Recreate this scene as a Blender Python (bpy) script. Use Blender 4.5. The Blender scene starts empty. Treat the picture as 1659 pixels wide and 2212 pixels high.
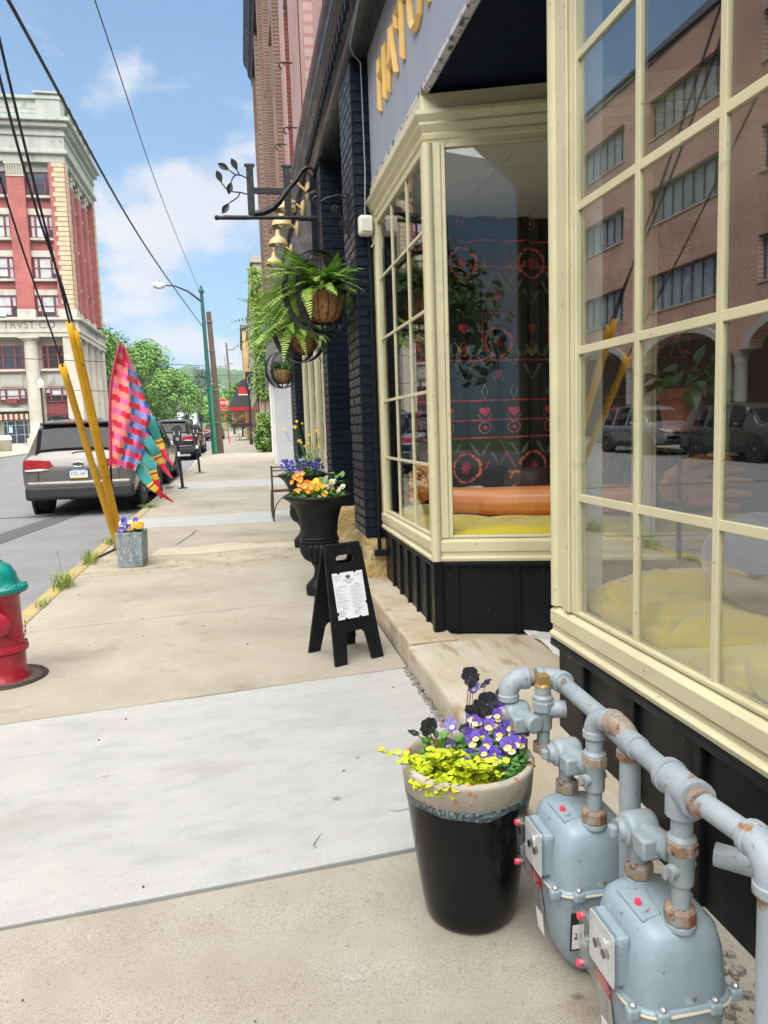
import bpy, bmesh, math, random
from mathutils import Vector, Matrix
R = math.radians
sc = bpy.context.scene
col = sc.collection
random.seed(7)
# ------------------------------------------------------------------ camera
cam_d = bpy.data.cameras.new("camera")
cam = bpy.data.objects.new("camera", cam_d)
col.objects.link(cam)
PITCH, YAW, ROLL = R(6.534), R(10.674), R(1.92)
fw = Vector((math.sin(YAW)*math.cos(PITCH), math.cos(YAW)*math.cos(PITCH), -math.sin(PITCH)))
lr = Vector((math.cos(YAW), -math.sin(YAW), 0))
ld = fw.cross(lr)
ex = lr*math.cos(ROLL) + ld*math.sin(ROLL)
ey = -lr*math.sin(ROLL) + ld*math.cos(ROLL)
mw = Matrix((ex, -ey, -fw)).transposed().to_4x4()
mw.translation = Vector((0, 0, 1.40))
cam.matrix_world = mw
cam_d.sensor_fit = 'VERTICAL'
cam_d.sensor_height = 24
cam_d.lens = 1600/2212*24
cam_d.clip_start = 0.05
cam_d.clip_end = 6000
sc.camera = cam
# ------------------------------------------------------------------ sky, sun, exposure
SUN_EL, SUN_AZ = R(64), R(178)      # azimuth clockwise from +Y
w = bpy.data.worlds.new("World"); sc.world = w; w.use_nodes = True
nt = w.node_tree; nt.nodes.clear()
def wn(t, **k):
    n = nt.nodes.new(t)
    for a, b in k.items():
        setattr(n, a, b)
    return n
def wl(a, b): nt.links.new(a, b)
sky = wn('ShaderNodeTexSky', sky_type='NISHITA', sun_disc=False, sun_elevation=SUN_EL, sun_rotation=SUN_AZ,
         air_density=1.0, dust_density=1.2, ozone_density=1.6)
tc = wn('ShaderNodeTexCoord')
mp = wn('ShaderNodeMapping'); mp.inputs['Scale'].default_value = (1.0, 1.0, 1.7); mp.inputs['Location'].default_value = (7.538, 5.008, 5.781)
wl(tc.outputs['Generated'], mp.inputs['Vector'])
n1 = wn('ShaderNodeTexNoise'); n1.inputs['Scale'].default_value = 3.0; n1.inputs['Detail'].default_value = 8; n1.inputs['Roughness'].default_value = .52; n1.inputs['Distortion'].default_value = .15
wl(mp.outputs[0], n1.inputs['Vector'])
r1 = wn('ShaderNodeValToRGB'); r1.color_ramp.elements[0].position = .518; r1.color_ramp.elements[1].position = .60
r1.color_ramp.interpolation = 'EASE'
wl(n1.outputs['Fac'], r1.inputs['Fac'])
n2 = wn('ShaderNodeTexNoise'); n2.inputs['Scale'].default_value = 7; n2.inputs['Detail'].default_value = 5
wl(mp.outputs[0], n2.inputs['Vector'])
cl = wn('ShaderNodeMixRGB'); cl.inputs[1].default_value = (2.6, 2.85, 3.35, 1); cl.inputs[2].default_value = (3.6, 3.65, 3.8, 1)
wl(n2.outputs['Fac'], cl.inputs['Fac'])
# milky air towards the horizon
sx = wn('ShaderNodeSeparateXYZ'); wl(tc.outputs['Generated'], sx.inputs[0])
mr = wn('ShaderNodeMapRange'); mr.inputs['From Min'].default_value = 0.0; mr.inputs['From Max'].default_value = .55; mr.inputs['To Min'].default_value = .7; mr.inputs['To Max'].default_value = 0.26
wl(sx.outputs['Z'], mr.inputs['Value'])
hz = wn('ShaderNodeMixRGB'); hz.inputs[2].default_value = (1.75, 2.65, 3.5, 1)
wl(mr.outputs[0], hz.inputs['Fac']); 
boost = wn('ShaderNodeMixRGB', blend_type='MULTIPLY'); boost.inputs['Fac'].default_value = 1; boost.inputs[2].default_value = (.50, .66, .78, 1)
wl(sky.outputs[0], boost.inputs[1]); wl(boost.outputs[0], hz.inputs[1])
mx = wn('ShaderNodeMixRGB'); wl(r1.outputs['Color'], mx.inputs['Fac']); wl(hz.outputs[0], mx.inputs[1]); wl(cl.outputs[0], mx.inputs[2])
bg = wn('ShaderNodeBackground'); bg.inputs['Strength'].default_value = 0.074
wl(mx.outputs[0], bg.inputs['Color'])
wo = wn('ShaderNodeOutputWorld'); wl(bg.outputs[0], wo.inputs['Surface'])
sd = bpy.data.lights.new("sun", 'SUN'); sd.energy = 3.5; sd.angle = R(95); sd.color = (1, .955, .88)
sun = bpy.data.objects.new("sun", sd); col.objects.link(sun)
sdir = Vector((math.sin(SUN_AZ)*math.cos(SUN_EL), math.cos(SUN_AZ)*math.cos(SUN_EL), math.sin(SUN_EL)))
sun.rotation_euler = sdir.to_track_quat('Z', 'Y').to_euler()
sun.location = (-20, -20, 40)
vs = sc.view_settings
vs.view_transform = 'Standard'; vs.look = 'None'; vs.exposure = 1.8; vs.gamma = 1.0; vs.use_curve_mapping = False
sc.cycles.use_denoising = True
sc.cycles.max_bounces = 8; sc.cycles.diffuse_bounces = 3; sc.cycles.glossy_bounces = 4; sc.cycles.transmission_bounces = 4
sc.cycles.transparent_max_bounces = 32; sc.cycles.volume_bounces = 0
sc.cycles.caustics_reflective = False; sc.cycles.caustics_refractive = False
sc.cycles.sample_clamp_indirect = 6.0
sc.cycles.use_adaptive_sampling = True; sc.cycles.adaptive_threshold = 0.015

# ------------------------------------------------------------------ helpers
SL = 0.0098
def gz(y): return SL*y
def V(*a): return Vector(a)
class MB:
    def __init__(s): s.v = []; s.f = []
    def add(s, vs_, fs, M=None):
        o = len(s.v)
        s.v += [tuple(M @ Vector(p)) if M else tuple(p) for p in vs_]
        s.f += [tuple(i+o for i in f) for f in fs]
        return s
    def box(s, c, d, rz=0, M=None):
        x, y, z = d[0]/2, d[1]/2, d[2]/2
        vv = [(-x,-y,-z),(x,-y,-z),(x,y,-z),(-x,y,-z),(-x,-y,z),(x,-y,z),(x,y,z),(-x,y,z)]
        T = Matrix.Translation(c) @ Matrix.Rotation(rz, 4, 'Z')
        if M: T = M @ T
        return s.add(vv, [(3,2,1,0),(4,5,6,7),(0,1,5,4),(1,2,6,5),(2,3,7,6),(3,0,4,7)], T)
    def bb(s, x0, x1, y0, y1, z0, z1, M=None):
        return s.box(((x0+x1)/2,(y0+y1)/2,(z0+z1)/2), (abs(x1-x0),abs(y1-y0),abs(z1-z0)), 0, M)
    def tube(s, path, r, n=8, cap=True, M=None, closed=False):
        P = [Vector(p) for p in path]; m = len(P)
        rs = r if isinstance(r, (list, tuple)) else [r]*m
        rings = []; up = None
        for i, p in enumerate(P):
            if closed: t = (P[(i+1) % m]-P[i-1])
            else: t = (P[min(i+1, m-1)]-P[max(i-1, 0)])
            if t.length < 1e-9: t = Vector((0,0,1))
            t.normalize()
            if up is None:
                up = Vector((0,0,1)) if abs(t.z) < .9 else Vector((1,0,0))
            a = t.cross(up)
            if a.length < 1e-6: a = t.orthogonal()
            a.normalize(); b = a.cross(t).normalized(); up = b
            rings.append([p + (a*math.cos(2*math.pi*k/n)+b*math.sin(2*math.pi*k/n))*rs[i] for k in range(n)])
        return s.loft(rings, cap and not closed, M, closed)
    def loft(s, rings, cap=True, M=None, closed=False):
        n = len(rings[0]); vv = [p for r_ in rings for p in r_]; ff = []
        m = len(rings)
        for i in range(m if closed else m-1):
            j = (i+1) % m
            for k in range(n):
                l = (k+1) % n
                ff.append((i*n+k, i*n+l, j*n+l, j*n+k))
        if cap:
            ff.append(tuple(range(n-1, -1, -1))); ff.append(tuple((m-1)*n+k for k in range(n)))
        return s.add(vv, ff, M)
    def lathe(s, prof, n=24, M=None, cap=True, flute=0, nf=0, frange=None):
        rings = []
        for (r, z) in prof:
            ring = []
            for k in range(n):
                a = 2*math.pi*k/n; q = r
                if flute and frange and frange[0] <= z <= frange[1]:
                    q = r*(1-flute*(1-abs(math.sin(a*nf/2))))
                ring.append(Vector((q*math.cos(a), q*math.sin(a), z)))
            rings.append(ring)
        return s.loft(rings, cap, M)
    def prism(s, poly, h, M=None):
        n = len(poly)
        vv = [(p[0], p[1], 0) for p in poly]+[(p[0], p[1], h) for p in poly]
        ff = [tuple(range(n-1, -1, -1)), tuple(range(n, 2*n))]+[(i, (i+1) % n, n+(i+1) % n, n+i) for i in range(n)]
        return s.add(vv, ff, M)
    def sphere(s, c, r, n=10, m=7, sq=(1,1,1), M=None):
        prof = [(max(1e-4, math.sin(math.pi*i/m))*1, -math.cos(math.pi*i/m)) for i in range(m+1)]
        T = Matrix.Translation(c) @ Matrix.Diagonal((r*sq[0], r*sq[1], r*sq[2], 1))
        if M: T = M @ T
        return s.lathe(prof, n, T)
    def grid(s, fn, nu, nv, M=None):
        vv = [fn(i/nu, j/nv) for i in range(nu+1) for j in range(nv+1)]
        ff = [(i*(nv+1)+j, (i+1)*(nv+1)+j, (i+1)*(nv+1)+j+1, i*(nv+1)+j+1) for i in range(nu) for j in range(nv)]
        return s.add(vv, ff, M)
    def mesh(s, name, mat=None, smooth=None):
        me = bpy.data.meshes.new(name); me.from_pydata(s.v, [], s.f); me.update()
        if mat: me.materials.append(mat)
        bm = bmesh.new(); bm.from_mesh(me); bmesh.ops.recalc_face_normals(bm, faces=bm.faces); bm.to_mesh(me); bm.free()
        if smooth:
            me.polygons.foreach_set('use_smooth', [True]*len(me.polygons)); me.set_sharp_from_angle(angle=R(smooth))
        return me
def link(o, parent=None):
    col.objects.link(o)
    if parent: o.parent = parent
    return o
def obj(name, mesh, parent=None, M=None, kind=None, label=None, cat=None, group=None):
    o = bpy.data.objects.new(name, mesh); link(o, parent)
    if M is not None: o.matrix_local = M
    return tag(o, label, cat, group, kind)
def tag(o, label=None, cat=None, group=None, kind=None):
    if label: o['label'] = label
    if cat: o['category'] = cat
    if group: o['group'] = group
    if kind: o['kind'] = kind
    return o
def part(name, mb, mat, parent=None, smooth=None, bevel=0, M=None, kind=None, label=None, cat=None, group=None, seg=2, solid=0, subs=0):
    o = obj(name, mb.mesh(name, mat, smooth), parent, M, kind, label, cat, group)
    if subs:
        m = o.modifiers.new('s', 'SUBSURF'); m.levels = subs; m.render_levels = subs
    if solid:
        m = o.modifiers.new('t', 'SOLIDIFY'); m.thickness = solid; m.offset = 0
    if bevel:
        m = o.modifiers.new('b', 'BEVEL'); m.width = bevel; m.segments = seg; m.limit_method = 'ANGLE'; m.angle_limit = R(40)
    return o
def thing(name, label, cat, loc=(0,0,0), rz=0, group=None, kind=None):
    o = bpy.data.objects.new(name, None); link(o); o.empty_display_size = .1
    o.location = loc; o.rotation_euler = (0,0,rz)
    return tag(o, label, cat, group, kind)
def copy_tree(o, parent=None, label=None, group=None):
    c = o.copy(); col.objects.link(c); c.parent = parent
    if label: c['label'] = label
    if group: c['group'] = group
    for ch in [x for x in bpy.data.objects if x.parent == o]: copy_tree(ch, c)
    return c
def T(x=0,y=0,z=0,rx=0,ry=0,rz=0,s=1):
    return Matrix.Translation((x,y,z)) @ Matrix.Rotation(rz,4,'Z') @ Matrix.Rotation(ry,4,'Y') @ Matrix.Rotation(rx,4,'X') @ Matrix.Scale(s,4)
def frame3(o, ax, ay, az=None):
    ax = Vector(ax).normalized(); ay = Vector(ay).normalized(); az = ax.cross(ay) if az is None else Vector(az)
    m = Matrix((ax, ay, az)).transposed().to_4x4(); m.translation = Vector(o); return m
def text_mesh(txt, size, extrude=.001, align='CENTER', bold=0):
    cu = bpy.data.curves.new('t', 'FONT'); cu.body = txt; cu.size = size; cu.extrude = extrude; cu.align_x = align; cu.align_y = 'CENTER'
    cu.offset = bold; cu.resolution_u = 3
    o = bpy.data.objects.new('t', cu); col.objects.link(o)
    dg = bpy.context.evaluated_depsgraph_get(); dg.update()
    me = bpy.data.meshes.new_from_object(o.evaluated_get(dg)); bpy.data.objects.remove(o); bpy.data.curves.remove(cu)
    return me
def text(name, txt, size, mat, parent, M, extrude=.001, align='CENTER', bold=0):
    me = text_mesh(txt, size, extrude, align, bold); me.name = name; me.materials.clear(); me.materials.append(mat)
    return obj(name, me, parent, M)
def arc(cx, cy, r, a0, a1, n, ry=None):
    ry = r if ry is None else ry
    return [(cx+r*math.cos(R(a0+(a1-a0)*i/n)), cy+ry*math.sin(R(a0+(a1-a0)*i/n))) for i in range(n+1)]
def rrect(w_, h_, r, n=4, cx=0, cy=0):
    p = []
    for (sx_, sy_, a) in ((1,1,0),(-1,1,90),(-1,-1,180),(1,-1,270)):
        p += arc(cx+sx_*(w_/2-r), cy+sy_*(h_/2-r), r, a, a+90, n)
    return p

# ------------------------------------------------------------------ materials
MATS = {}
def mat(name, c, rough=.6, metal=0, c2=None, scale=6, lo=.4, hi=.65, bump=0, bscale=60, spec=.5, coat=0, stretch=None, c3=None, s3=40, lo3=.6, hi3=.7, c4=None, s4=300, lo4=.52, hi4=.75, detail=5, sheen=0, trans=0, emit=None, alpha=None, sss=0, rvar=0, bdist=.004):
    m = bpy.data.materials.new(name); m.use_nodes = True; t = m.node_tree; b = t.nodes['Principled BSDF']
    L = t.links.new
    b.inputs['Base Color'].default_value = (*c, 1); b.inputs['Roughness'].default_value = rough; b.inputs['Metallic'].default_value = metal
    b.inputs['Specular IOR Level'].default_value = spec; b.inputs['Coat Weight'].default_value = coat; b.inputs['Coat Roughness'].default_value = .06
    if sheen: b.inputs['Sheen Weight'].default_value = sheen
    if trans: b.inputs['Transmission Weight'].default_value = trans
    if sss: b.inputs['Subsurface Weight'].default_value = sss; b.inputs['Subsurface Radius'].default_value = (.02,.01,.005)
    if emit: b.inputs['Emission Color'].default_value = (*emit[:3], 1); b.inputs['Emission Strength'].default_value = emit[3]
    co = None
    if c2 or bump or c3 or rvar:
        tc_ = t.nodes.new('ShaderNodeTexCoord'); co = tc_.outputs['Object']
        if stretch:
            mp_ = t.nodes.new('ShaderNodeMapping'); mp_.inputs['Scale'].default_value = stretch; L(co, mp_.inputs[0]); co = mp_.outputs[0]
    last = None
    if c2:
        n = t.nodes.new('ShaderNodeTexNoise'); n.inputs['Scale'].default_value = scale; n.inputs['Detail'].default_value = detail; n.inputs['Roughness'].default_value = .62; L(co, n.inputs['Vector'])
        r_ = t.nodes.new('ShaderNodeMapRange'); r_.inputs['From Min'].default_value = lo; r_.inputs['From Max'].default_value = hi; L(n.outputs['Fac'], r_.inputs['Value'])
        x = t.nodes.new('ShaderNodeMixRGB'); x.inputs[1].default_value = (*c, 1); x.inputs[2].default_value = (*c2, 1); L(r_.outputs[0], x.inputs['Fac']); last = x.outputs[0]
    if c3:
        n = t.nodes.new('ShaderNodeTexNoise'); n.inputs['Scale'].default_value = s3; n.inputs['Detail'].default_value = 3; L(co, n.inputs['Vector'])
        r_ = t.nodes.new('ShaderNodeMapRange'); r_.inputs['From Min'].default_value = lo3; r_.inputs['From Max'].default_value = hi3; L(n.outputs['Fac'], r_.inputs['Value'])
        x = t.nodes.new('ShaderNodeMixRGB'); x.inputs[1].default_value = (*c, 1); x.inputs[2].default_value = (*c3, 1)
        if last: L(last, x.inputs[1])
        L(r_.outputs[0], x.inputs['Fac']); last = x.outputs[0]
    if c4:
        tg = t.nodes.new('ShaderNodeTexCoord'); n = t.nodes.new('ShaderNodeTexNoise'); n.inputs['Scale'].default_value = s4; n.inputs['Detail'].default_value = 2; L(tg.outputs['Object'], n.inputs['Vector'])
        r_ = t.nodes.new('ShaderNodeMapRange'); r_.inputs['From Min'].default_value = lo4; r_.inputs['From Max'].default_value = hi4; L(n.outputs['Fac'], r_.inputs['Value'])
        x = t.nodes.new('ShaderNodeMixRGB'); x.inputs[1].default_value = (*c, 1); x.inputs[2].default_value = (*c4, 1)
        if last: L(last, x.inputs[1])
        L(r_.outputs[0], x.inputs['Fac']); last = x.outputs[0]
    if last: L(last, b.inputs['Base Color'])
    if rvar:
        n = t.nodes.new('ShaderNodeTexNoise'); n.inputs['Scale'].default_value = scale*1.7; n.inputs['Detail'].default_value = 4; L(co, n.inputs['Vector'])
        r_ = t.nodes.new('ShaderNodeMapRange'); r_.inputs['From Min'].default_value = .3; r_.inputs['From Max'].default_value = .7; r_.inputs['To Min'].default_value = max(.02, rough-rvar); r_.inputs['To Max'].default_value = min(1, rough+rvar)
        L(n.outputs['Fac'], r_.inputs['Value']); L(r_.outputs[0], b.inputs['Roughness'])
    if bump:
        n = t.nodes.new('ShaderNodeTexNoise'); n.inputs['Scale'].default_value = bscale; n.inputs['Detail'].default_value = 4; L(co, n.inputs['Vector'])
        u = t.nodes.new('ShaderNodeBump'); u.inputs['Strength'].default_value = bump; u.inputs['Distance'].default_value = bdist; L(n.outputs['Fac'], u.inputs['Height']); L(u.outputs[0], b.inputs['Normal'])
    MATS[name] = m
    return m
def glass_mat(name, f0=.1, tint=(.97,.985,.98), rough=0.0, ex=4.8):
    m = bpy.data.materials.new(name); m.use_nodes = True; t = m.node_tree; t.nodes.clear(); L = t.links.new; N = t.nodes.new
    ge = N('ShaderNodeNewGeometry'); d = N('ShaderNodeVectorMath'); d.operation = 'DOT_PRODUCT'; L(ge.outputs['Normal'], d.inputs[0]); L(ge.outputs['Incoming'], d.inputs[1])
    def ma(op, a, b):
        k = N('ShaderNodeMath'); k.operation = op
        for i, v_ in enumerate((a, b)):
            if v_ is None: continue
            if isinstance(v_, (int, float)): k.inputs[i].default_value = v_
            else: L(v_, k.inputs[i])
        return k.outputs[0]
    c_ = ma('ABSOLUTE', d.outputs['Value'], None); q = ma('SUBTRACT', 1.0, c_); p = ma('POWER', q, ex); f = ma('ADD', ma('MULTIPLY', p, 1-f0), f0)
    tr = N('ShaderNodeBsdfTransparent'); tr.inputs['Color'].default_value = (*tint, 1)
    gl = N('ShaderNodeBsdfGlossy'); gl.inputs['Roughness'].default_value = rough
    mx_ = N('ShaderNodeMixShader'); L(f, mx_.inputs['Fac']); L(tr.outputs[0], mx_.inputs[1]); L(gl.outputs[0], mx_.inputs[2])
    o = N('ShaderNodeOutputMaterial'); L(mx_.outputs[0], o.inputs['Surface'])
    MATS[name] = m; return m
def brick_mat(name, c1, c2, mort, w_=.21, h_=.075, ms=.012, plane='xz', bump=.4, rough=.85, var=None, off=(0,0,0)):
    m = bpy.data.materials.new(name); m.use_nodes = True; t = m.node_tree; b = t.nodes['Principled BSDF']; L = t.links.new; N = t.nodes.new
    tc_ = N('ShaderNodeTexCoord'); s_ = N('ShaderNodeSeparateXYZ'); L(tc_.outputs['Object'], s_.inputs[0]); cb = N('ShaderNodeCombineXYZ')
    if plane == 'xy+z':
        a = N('ShaderNodeMath'); a.operation = 'ADD'; L(s_.outputs['X'], a.inputs[0]); L(s_.outputs['Y'], a.inputs[1]); L(a.outputs[0], cb.inputs[0])
    else: L(s_.outputs[plane[0].upper()], cb.inputs[0])
    L(s_.outputs['Z'], cb.inputs[1])
    br = N('ShaderNodeTexBrick'); L(cb.outputs[0], br.inputs['Vector']); br.inputs['Scale'].default_value = 1; br.inputs['Brick Width'].default_value = w_; br.inputs['Row Height'].default_value = h_
    br.inputs['Mortar Size'].default_value = ms; br.inputs['Color1'].default_value = (*c1, 1); br.inputs['Color2'].default_value = (*c2, 1); br.inputs['Mortar'].default_value = (*mort, 1)
    out = br.outputs['Color']
    n = N('ShaderNodeTexNoise'); n.inputs['Scale'].default_value = .6; n.inputs['Detail'].default_value = 6; L(tc_.outputs['Object'], n.inputs['Vector'])
    r_ = N('ShaderNodeMapRange'); r_.inputs['From Min'].default_value = .3; r_.inputs['From Max'].default_value = .7; r_.inputs['To Min'].default_value = .75; r_.inputs['To Max'].default_value = 1.15; L(n.outputs['Fac'], r_.inputs['Value'])
    x = N('ShaderNodeMixRGB'); x.blend_type = 'MULTIPLY'; x.inputs['Fac'].default_value = 1; L(out, x.inputs[1]); L(r_.outputs[0], x.inputs[2]); L(x.outputs[0], b.inputs['Base Color'])
    b.inputs['Roughness'].default_value = rough
    u = N('ShaderNodeBump'); u.inputs['Strength'].default_value = bump; u.inputs['Distance'].default_value = .01; u.invert = True; L(br.outputs['Fac'], u.inputs['Height']); L(u.outputs[0], b.inputs['Normal'])
    MATS[name] = m; return m

m_cream = mat('cream_paint', (.62,.58,.375), .40, c2=(.565,.525,.335), scale=3.5, bump=.22, bscale=22, rvar=.12, c3=(.44,.41,.27), s3=11, lo3=.66, hi3=.80, c4=(.30,.27,.19), s4=38, lo4=.70, hi4=.76)
m_black = mat('black_paint', (.006,.007,.009), .42, spec=.18, c2=(.009,.010,.012), scale=4, bump=.15, bscale=45, rvar=.12, c3=(.09,.09,.09), s3=30, lo3=.72, hi3=.76)
m_blackbrick = mat('black_brick_paint', (.005,.009,.019), .36, spec=.26, c2=(.008,.012,.024), scale=9, bump=.18, bscale=40, rvar=.1)
m_mortar = mat('black_mortar', (.010,.012,.018), .8, spec=.15, bump=.4, bscale=80)
m_fascia = mat('lavender_fascia', (.31,.345,.415), .55, c2=(.285,.315,.385), scale=3, bump=.12, bscale=20, c3=(.26,.285,.37), s3=6, lo3=.62, hi3=.75, stretch=(1,1,.3))
m_gold = mat('gold_letter', (.80,.52,.17), .35, c2=(.74,.47,.14), scale=5, coat=.2)
m_navy = mat('navy_soffit', (.005,.009,.020), .6, spec=.1, c2=(.007,.012,.025), scale=3)
m_stone = mat('sandstone_step', (.41,.33,.215), .85, c2=(.49,.43,.335), scale=2.6, bump=.4, bscale=28, c3=(.30,.21,.12), s3=7, lo3=.60, hi3=.75, bdist=.008)
m_ystone = mat('yellow_rough_stone', (.42,.30,.11), .9, c2=(.50,.42,.26), scale=6, bump=1, bscale=16, bdist=.03, c3=(.10,.07,.04), s3=9, lo3=.6, hi3=.7)
m_conc = mat('tan_concrete', (.325,.293,.232), .92, c2=(.38,.348,.285), scale=2.2, bump=.45, bscale=170, c3=(.19,.165,.125), s3=4.0, lo3=.62, hi3=.85, detail=8, bdist=.003, c4=(.17,.15,.115), s4=240)
m_conc2 = mat('near_concrete', (.315,.285,.232), .92, c2=(.375,.345,.29), scale=3.2, bump=.5, bscale=210, c3=(.20,.18,.145), s3=60, lo3=.60, hi3=.80, detail=9, bdist=.003, c4=(.16,.14,.11), s4=330, lo4=.5, hi4=.72)
m_concw = mat('pale_new_concrete', (.405,.405,.388), .9, c2=(.36,.36,.345), scale=2.4, bump=.35, bscale=120, c3=(.315,.316,.305), s3=8, lo3=.48, hi3=.85, detail=9, stretch=(.8,1.6,1), bdist=.003, c4=(.24,.245,.235), s4=300, lo4=.54, hi4=.74)
m_concold = mat('old_concrete', (.31,.275,.20), .95, c2=(.40,.355,.27), scale=4, bump=.8, bscale=60, c3=(.2,.17,.12), s3=12, lo3=.58, hi3=.7, bdist=.008)
m_joint = mat('dark_joint', (.045,.048,.046), .95, bump=.5, bscale=90)
m_asph = mat('asphalt', (.215,.215,.22), .9, c2=(.18,.18,.185), scale=1.6, bump=.6, bscale=220, c3=(.24,.24,.24), s3=240, lo3=.60, hi3=.7, detail=7, bdist=.004, c4=(.10,.10,.10), s4=420, lo4=.54, hi4=.7)
m_asphd = mat('asphalt_patch', (.085,.085,.09), .9, bump=.5, bscale=200, bdist=.004)
m_kerb = mat('kerb_concrete', (.36,.335,.28), .95, c2=(.30,.28,.22), scale=5, bump=.5, bscale=70)
m_kerby = mat('worn_yellow_kerb', (.44,.31,.07), .8, c2=(.30,.26,.18), scale=9, lo=.40, hi=.58, bump=.5, bscale=60)
m_glass = glass_mat('window_glass', .195)
m_glass_s = glass_mat('clear_shop_glass', .035, ex=5.6)
m_glassd = mat('dark_building_glass', (.02,.025,.03), .06, spec=1.0)
m_white = mat('white_paint', (.78,.78,.76), .5, c2=(.70,.70,.69), scale=5)
m_iron = mat('black_iron', (.012,.013,.017), .45, metal=.2, spec=.3, bump=.5, bscale=70, c2=(.04,.04,.045), scale=20)
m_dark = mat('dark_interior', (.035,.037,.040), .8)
m_grass = mat('grass_blade', (.16,.26,.035), .6, c2=(.26,.30,.06), scale=10)

def stain_mat(name, c, dens=.8):
    m = bpy.data.materials.new(name); m.use_nodes = True; t = m.node_tree; b = t.nodes['Principled BSDF']; L = t.links.new; N = t.nodes.new
    b.inputs['Base Color'].default_value = (*c, 1); b.inputs['Roughness'].default_value = .95
    tc_ = N('ShaderNodeTexCoord'); n = N('ShaderNodeTexNoise'); n.inputs['Scale'].default_value = 2.2; n.inputs['Detail'].default_value = 6; L(tc_.outputs['Object'], n.inputs['Vector'])
    ln = N('ShaderNodeVectorMath'); ln.operation = 'LENGTH'; L(tc_.outputs['Object'], ln.inputs[0])
    a = N('ShaderNodeMath'); a.operation = 'SUBTRACT'; a.inputs[0].default_value = .75; L(ln.outputs['Value'], a.inputs[1])
    k = N('ShaderNodeMath'); k.operation = 'MULTIPLY_ADD'; L(n.outputs['Fac'], k.inputs[0]); k.inputs[1].default_value = 1.6; k.inputs[2].default_value = -.75
    p = N('ShaderNodeMath'); p.operation = 'ADD'; L(a.outputs[0], p.inputs[0]); L(k.outputs[0], p.inputs[1])
    r_ = N('ShaderNodeMapRange'); r_.inputs['From Min'].default_value = 0.0; r_.inputs['From Max'].default_value = 1.0; r_.inputs['To Max'].default_value = dens; L(p.outputs[0], r_.inputs['Value']); L(r_.outputs[0], b.inputs['Alpha'])
    return m
# ------------------------------------------------------------------ terrain, road, pavements
def slope_quad(pts, h, top=0.0):
    """slab from 4 (x,y) corners following the street's slope; top/thickness"""
    mb = MB()
    vv = [(x, y, gz(y)+top-h) for x, y in pts]+[(x, y, gz(y)+top) for x, y in pts]
    n = len(pts)
    return mb.add(vv, [tuple(range(n-1,-1,-1)), tuple(range(n,2*n))]+[(i,(i+1)%n,n+(i+1)%n,n+i) for i in range(n)])
def smooth01(a, b, x):
    t = max(0, min(1, (x-a)/(b-a))); return t*t*(3-2*t)
def terr(x, y):
    z = gz(min(y, 170)) - .35
    if y > 170: z += .002*(y-170)
    h = smooth01(330, 950, y)*(50+9*math.sin(x*.006+1.0)+6*math.sin(x*.017+y*.004)+3*math.sin(x*.05+y*.02))
    h += smooth01(180, 330, abs(x))*smooth01(-50, 300, y)*10
    return z+h
gm = MB()
xs = [-1600,-1100,-800,-600,-450,-350,-260,-200,-150,-110,-80,-55,-35,-20,-8,4,12,22,35,50,70,95,125,160,210,270,350,450,600,800,1100,1600]
ys = [-250,-120,-60,-20,10,40,70,100,130,160,190,230,280,330,390,450,520,590,660,730,800,870,940,1020,1150,1400,1900]
nx, ny = len(xs)-1, len(ys)-1
gm.grid(lambda u,v: (xs[round(u*nx)], ys[round(v*ny)], terr(xs[round(u*nx)], ys[round(v*ny)])), nx, ny)
m_ground = mat('ground_grass', (.075,.12,.03), .95, c2=(.05,.09,.025), scale=.03, bump=.3, bscale=1.0)
part('ground', gm, m_ground, kind='structure', smooth=60)
m_hill = mat('hill_wood', (.050,.105,.025), 1, c2=(.028,.066,.02), scale=.07, lo=.35, hi=.62)
# wooded far hill: lumpy crowns merged into one mass
hw = MB(); rr = random.Random(3)
for i in range(2600):
    x = rr.uniform(-420, 520); y = rr.uniform(430, 960)
    r_ = rr.uniform(5, 11)
    z = terr(x, y)+r_*.5
    hw.sphere((x, y, z), r_, 6, 4, (1, 1, rr.uniform(.7, 1.1)), )
part('far_woods', hw, m_hill, kind='stuff', smooth=80, label='hazy green wooded hill at the end of the street', cat='woods')

road = thing('road', 'grey asphalt street', None, kind='structure')
road_bed = slope_quad([(-13.4,-40),(-1.75,-40),(-1.75,175),(-13.4,175)], .2, -.10)
part('asphalt', road_bed, m_asph, road)
for k, pts in enumerate([[(-3.95,9.2),(-3.45,9.2),(-2.62,15.9),(-2.95,16.0)], [(-13.2,13.1),(-2.9,13.9),(-2.9,14.02),(-13.2,13.25)]]):
    part('tar_patch', slope_quad(pts, .01, -.094), m_asphd, road)
for yy in (28, 36, 44, 52):
    part('lane_line', slope_quad([(-7.2,yy),(-7.05,yy),(-7.05,yy+3),(-7.2,yy+3)], .005, -.094), m_white, road)
for k in range(7):
    part('crosswalk_bar', slope_quad([(-11.6+k*1.35,63),(-11.0+k*1.35,63),(-11.0+k*1.35,66),(-11.6+k*1.35,66)], .005, -.094), m_white, road)



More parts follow.
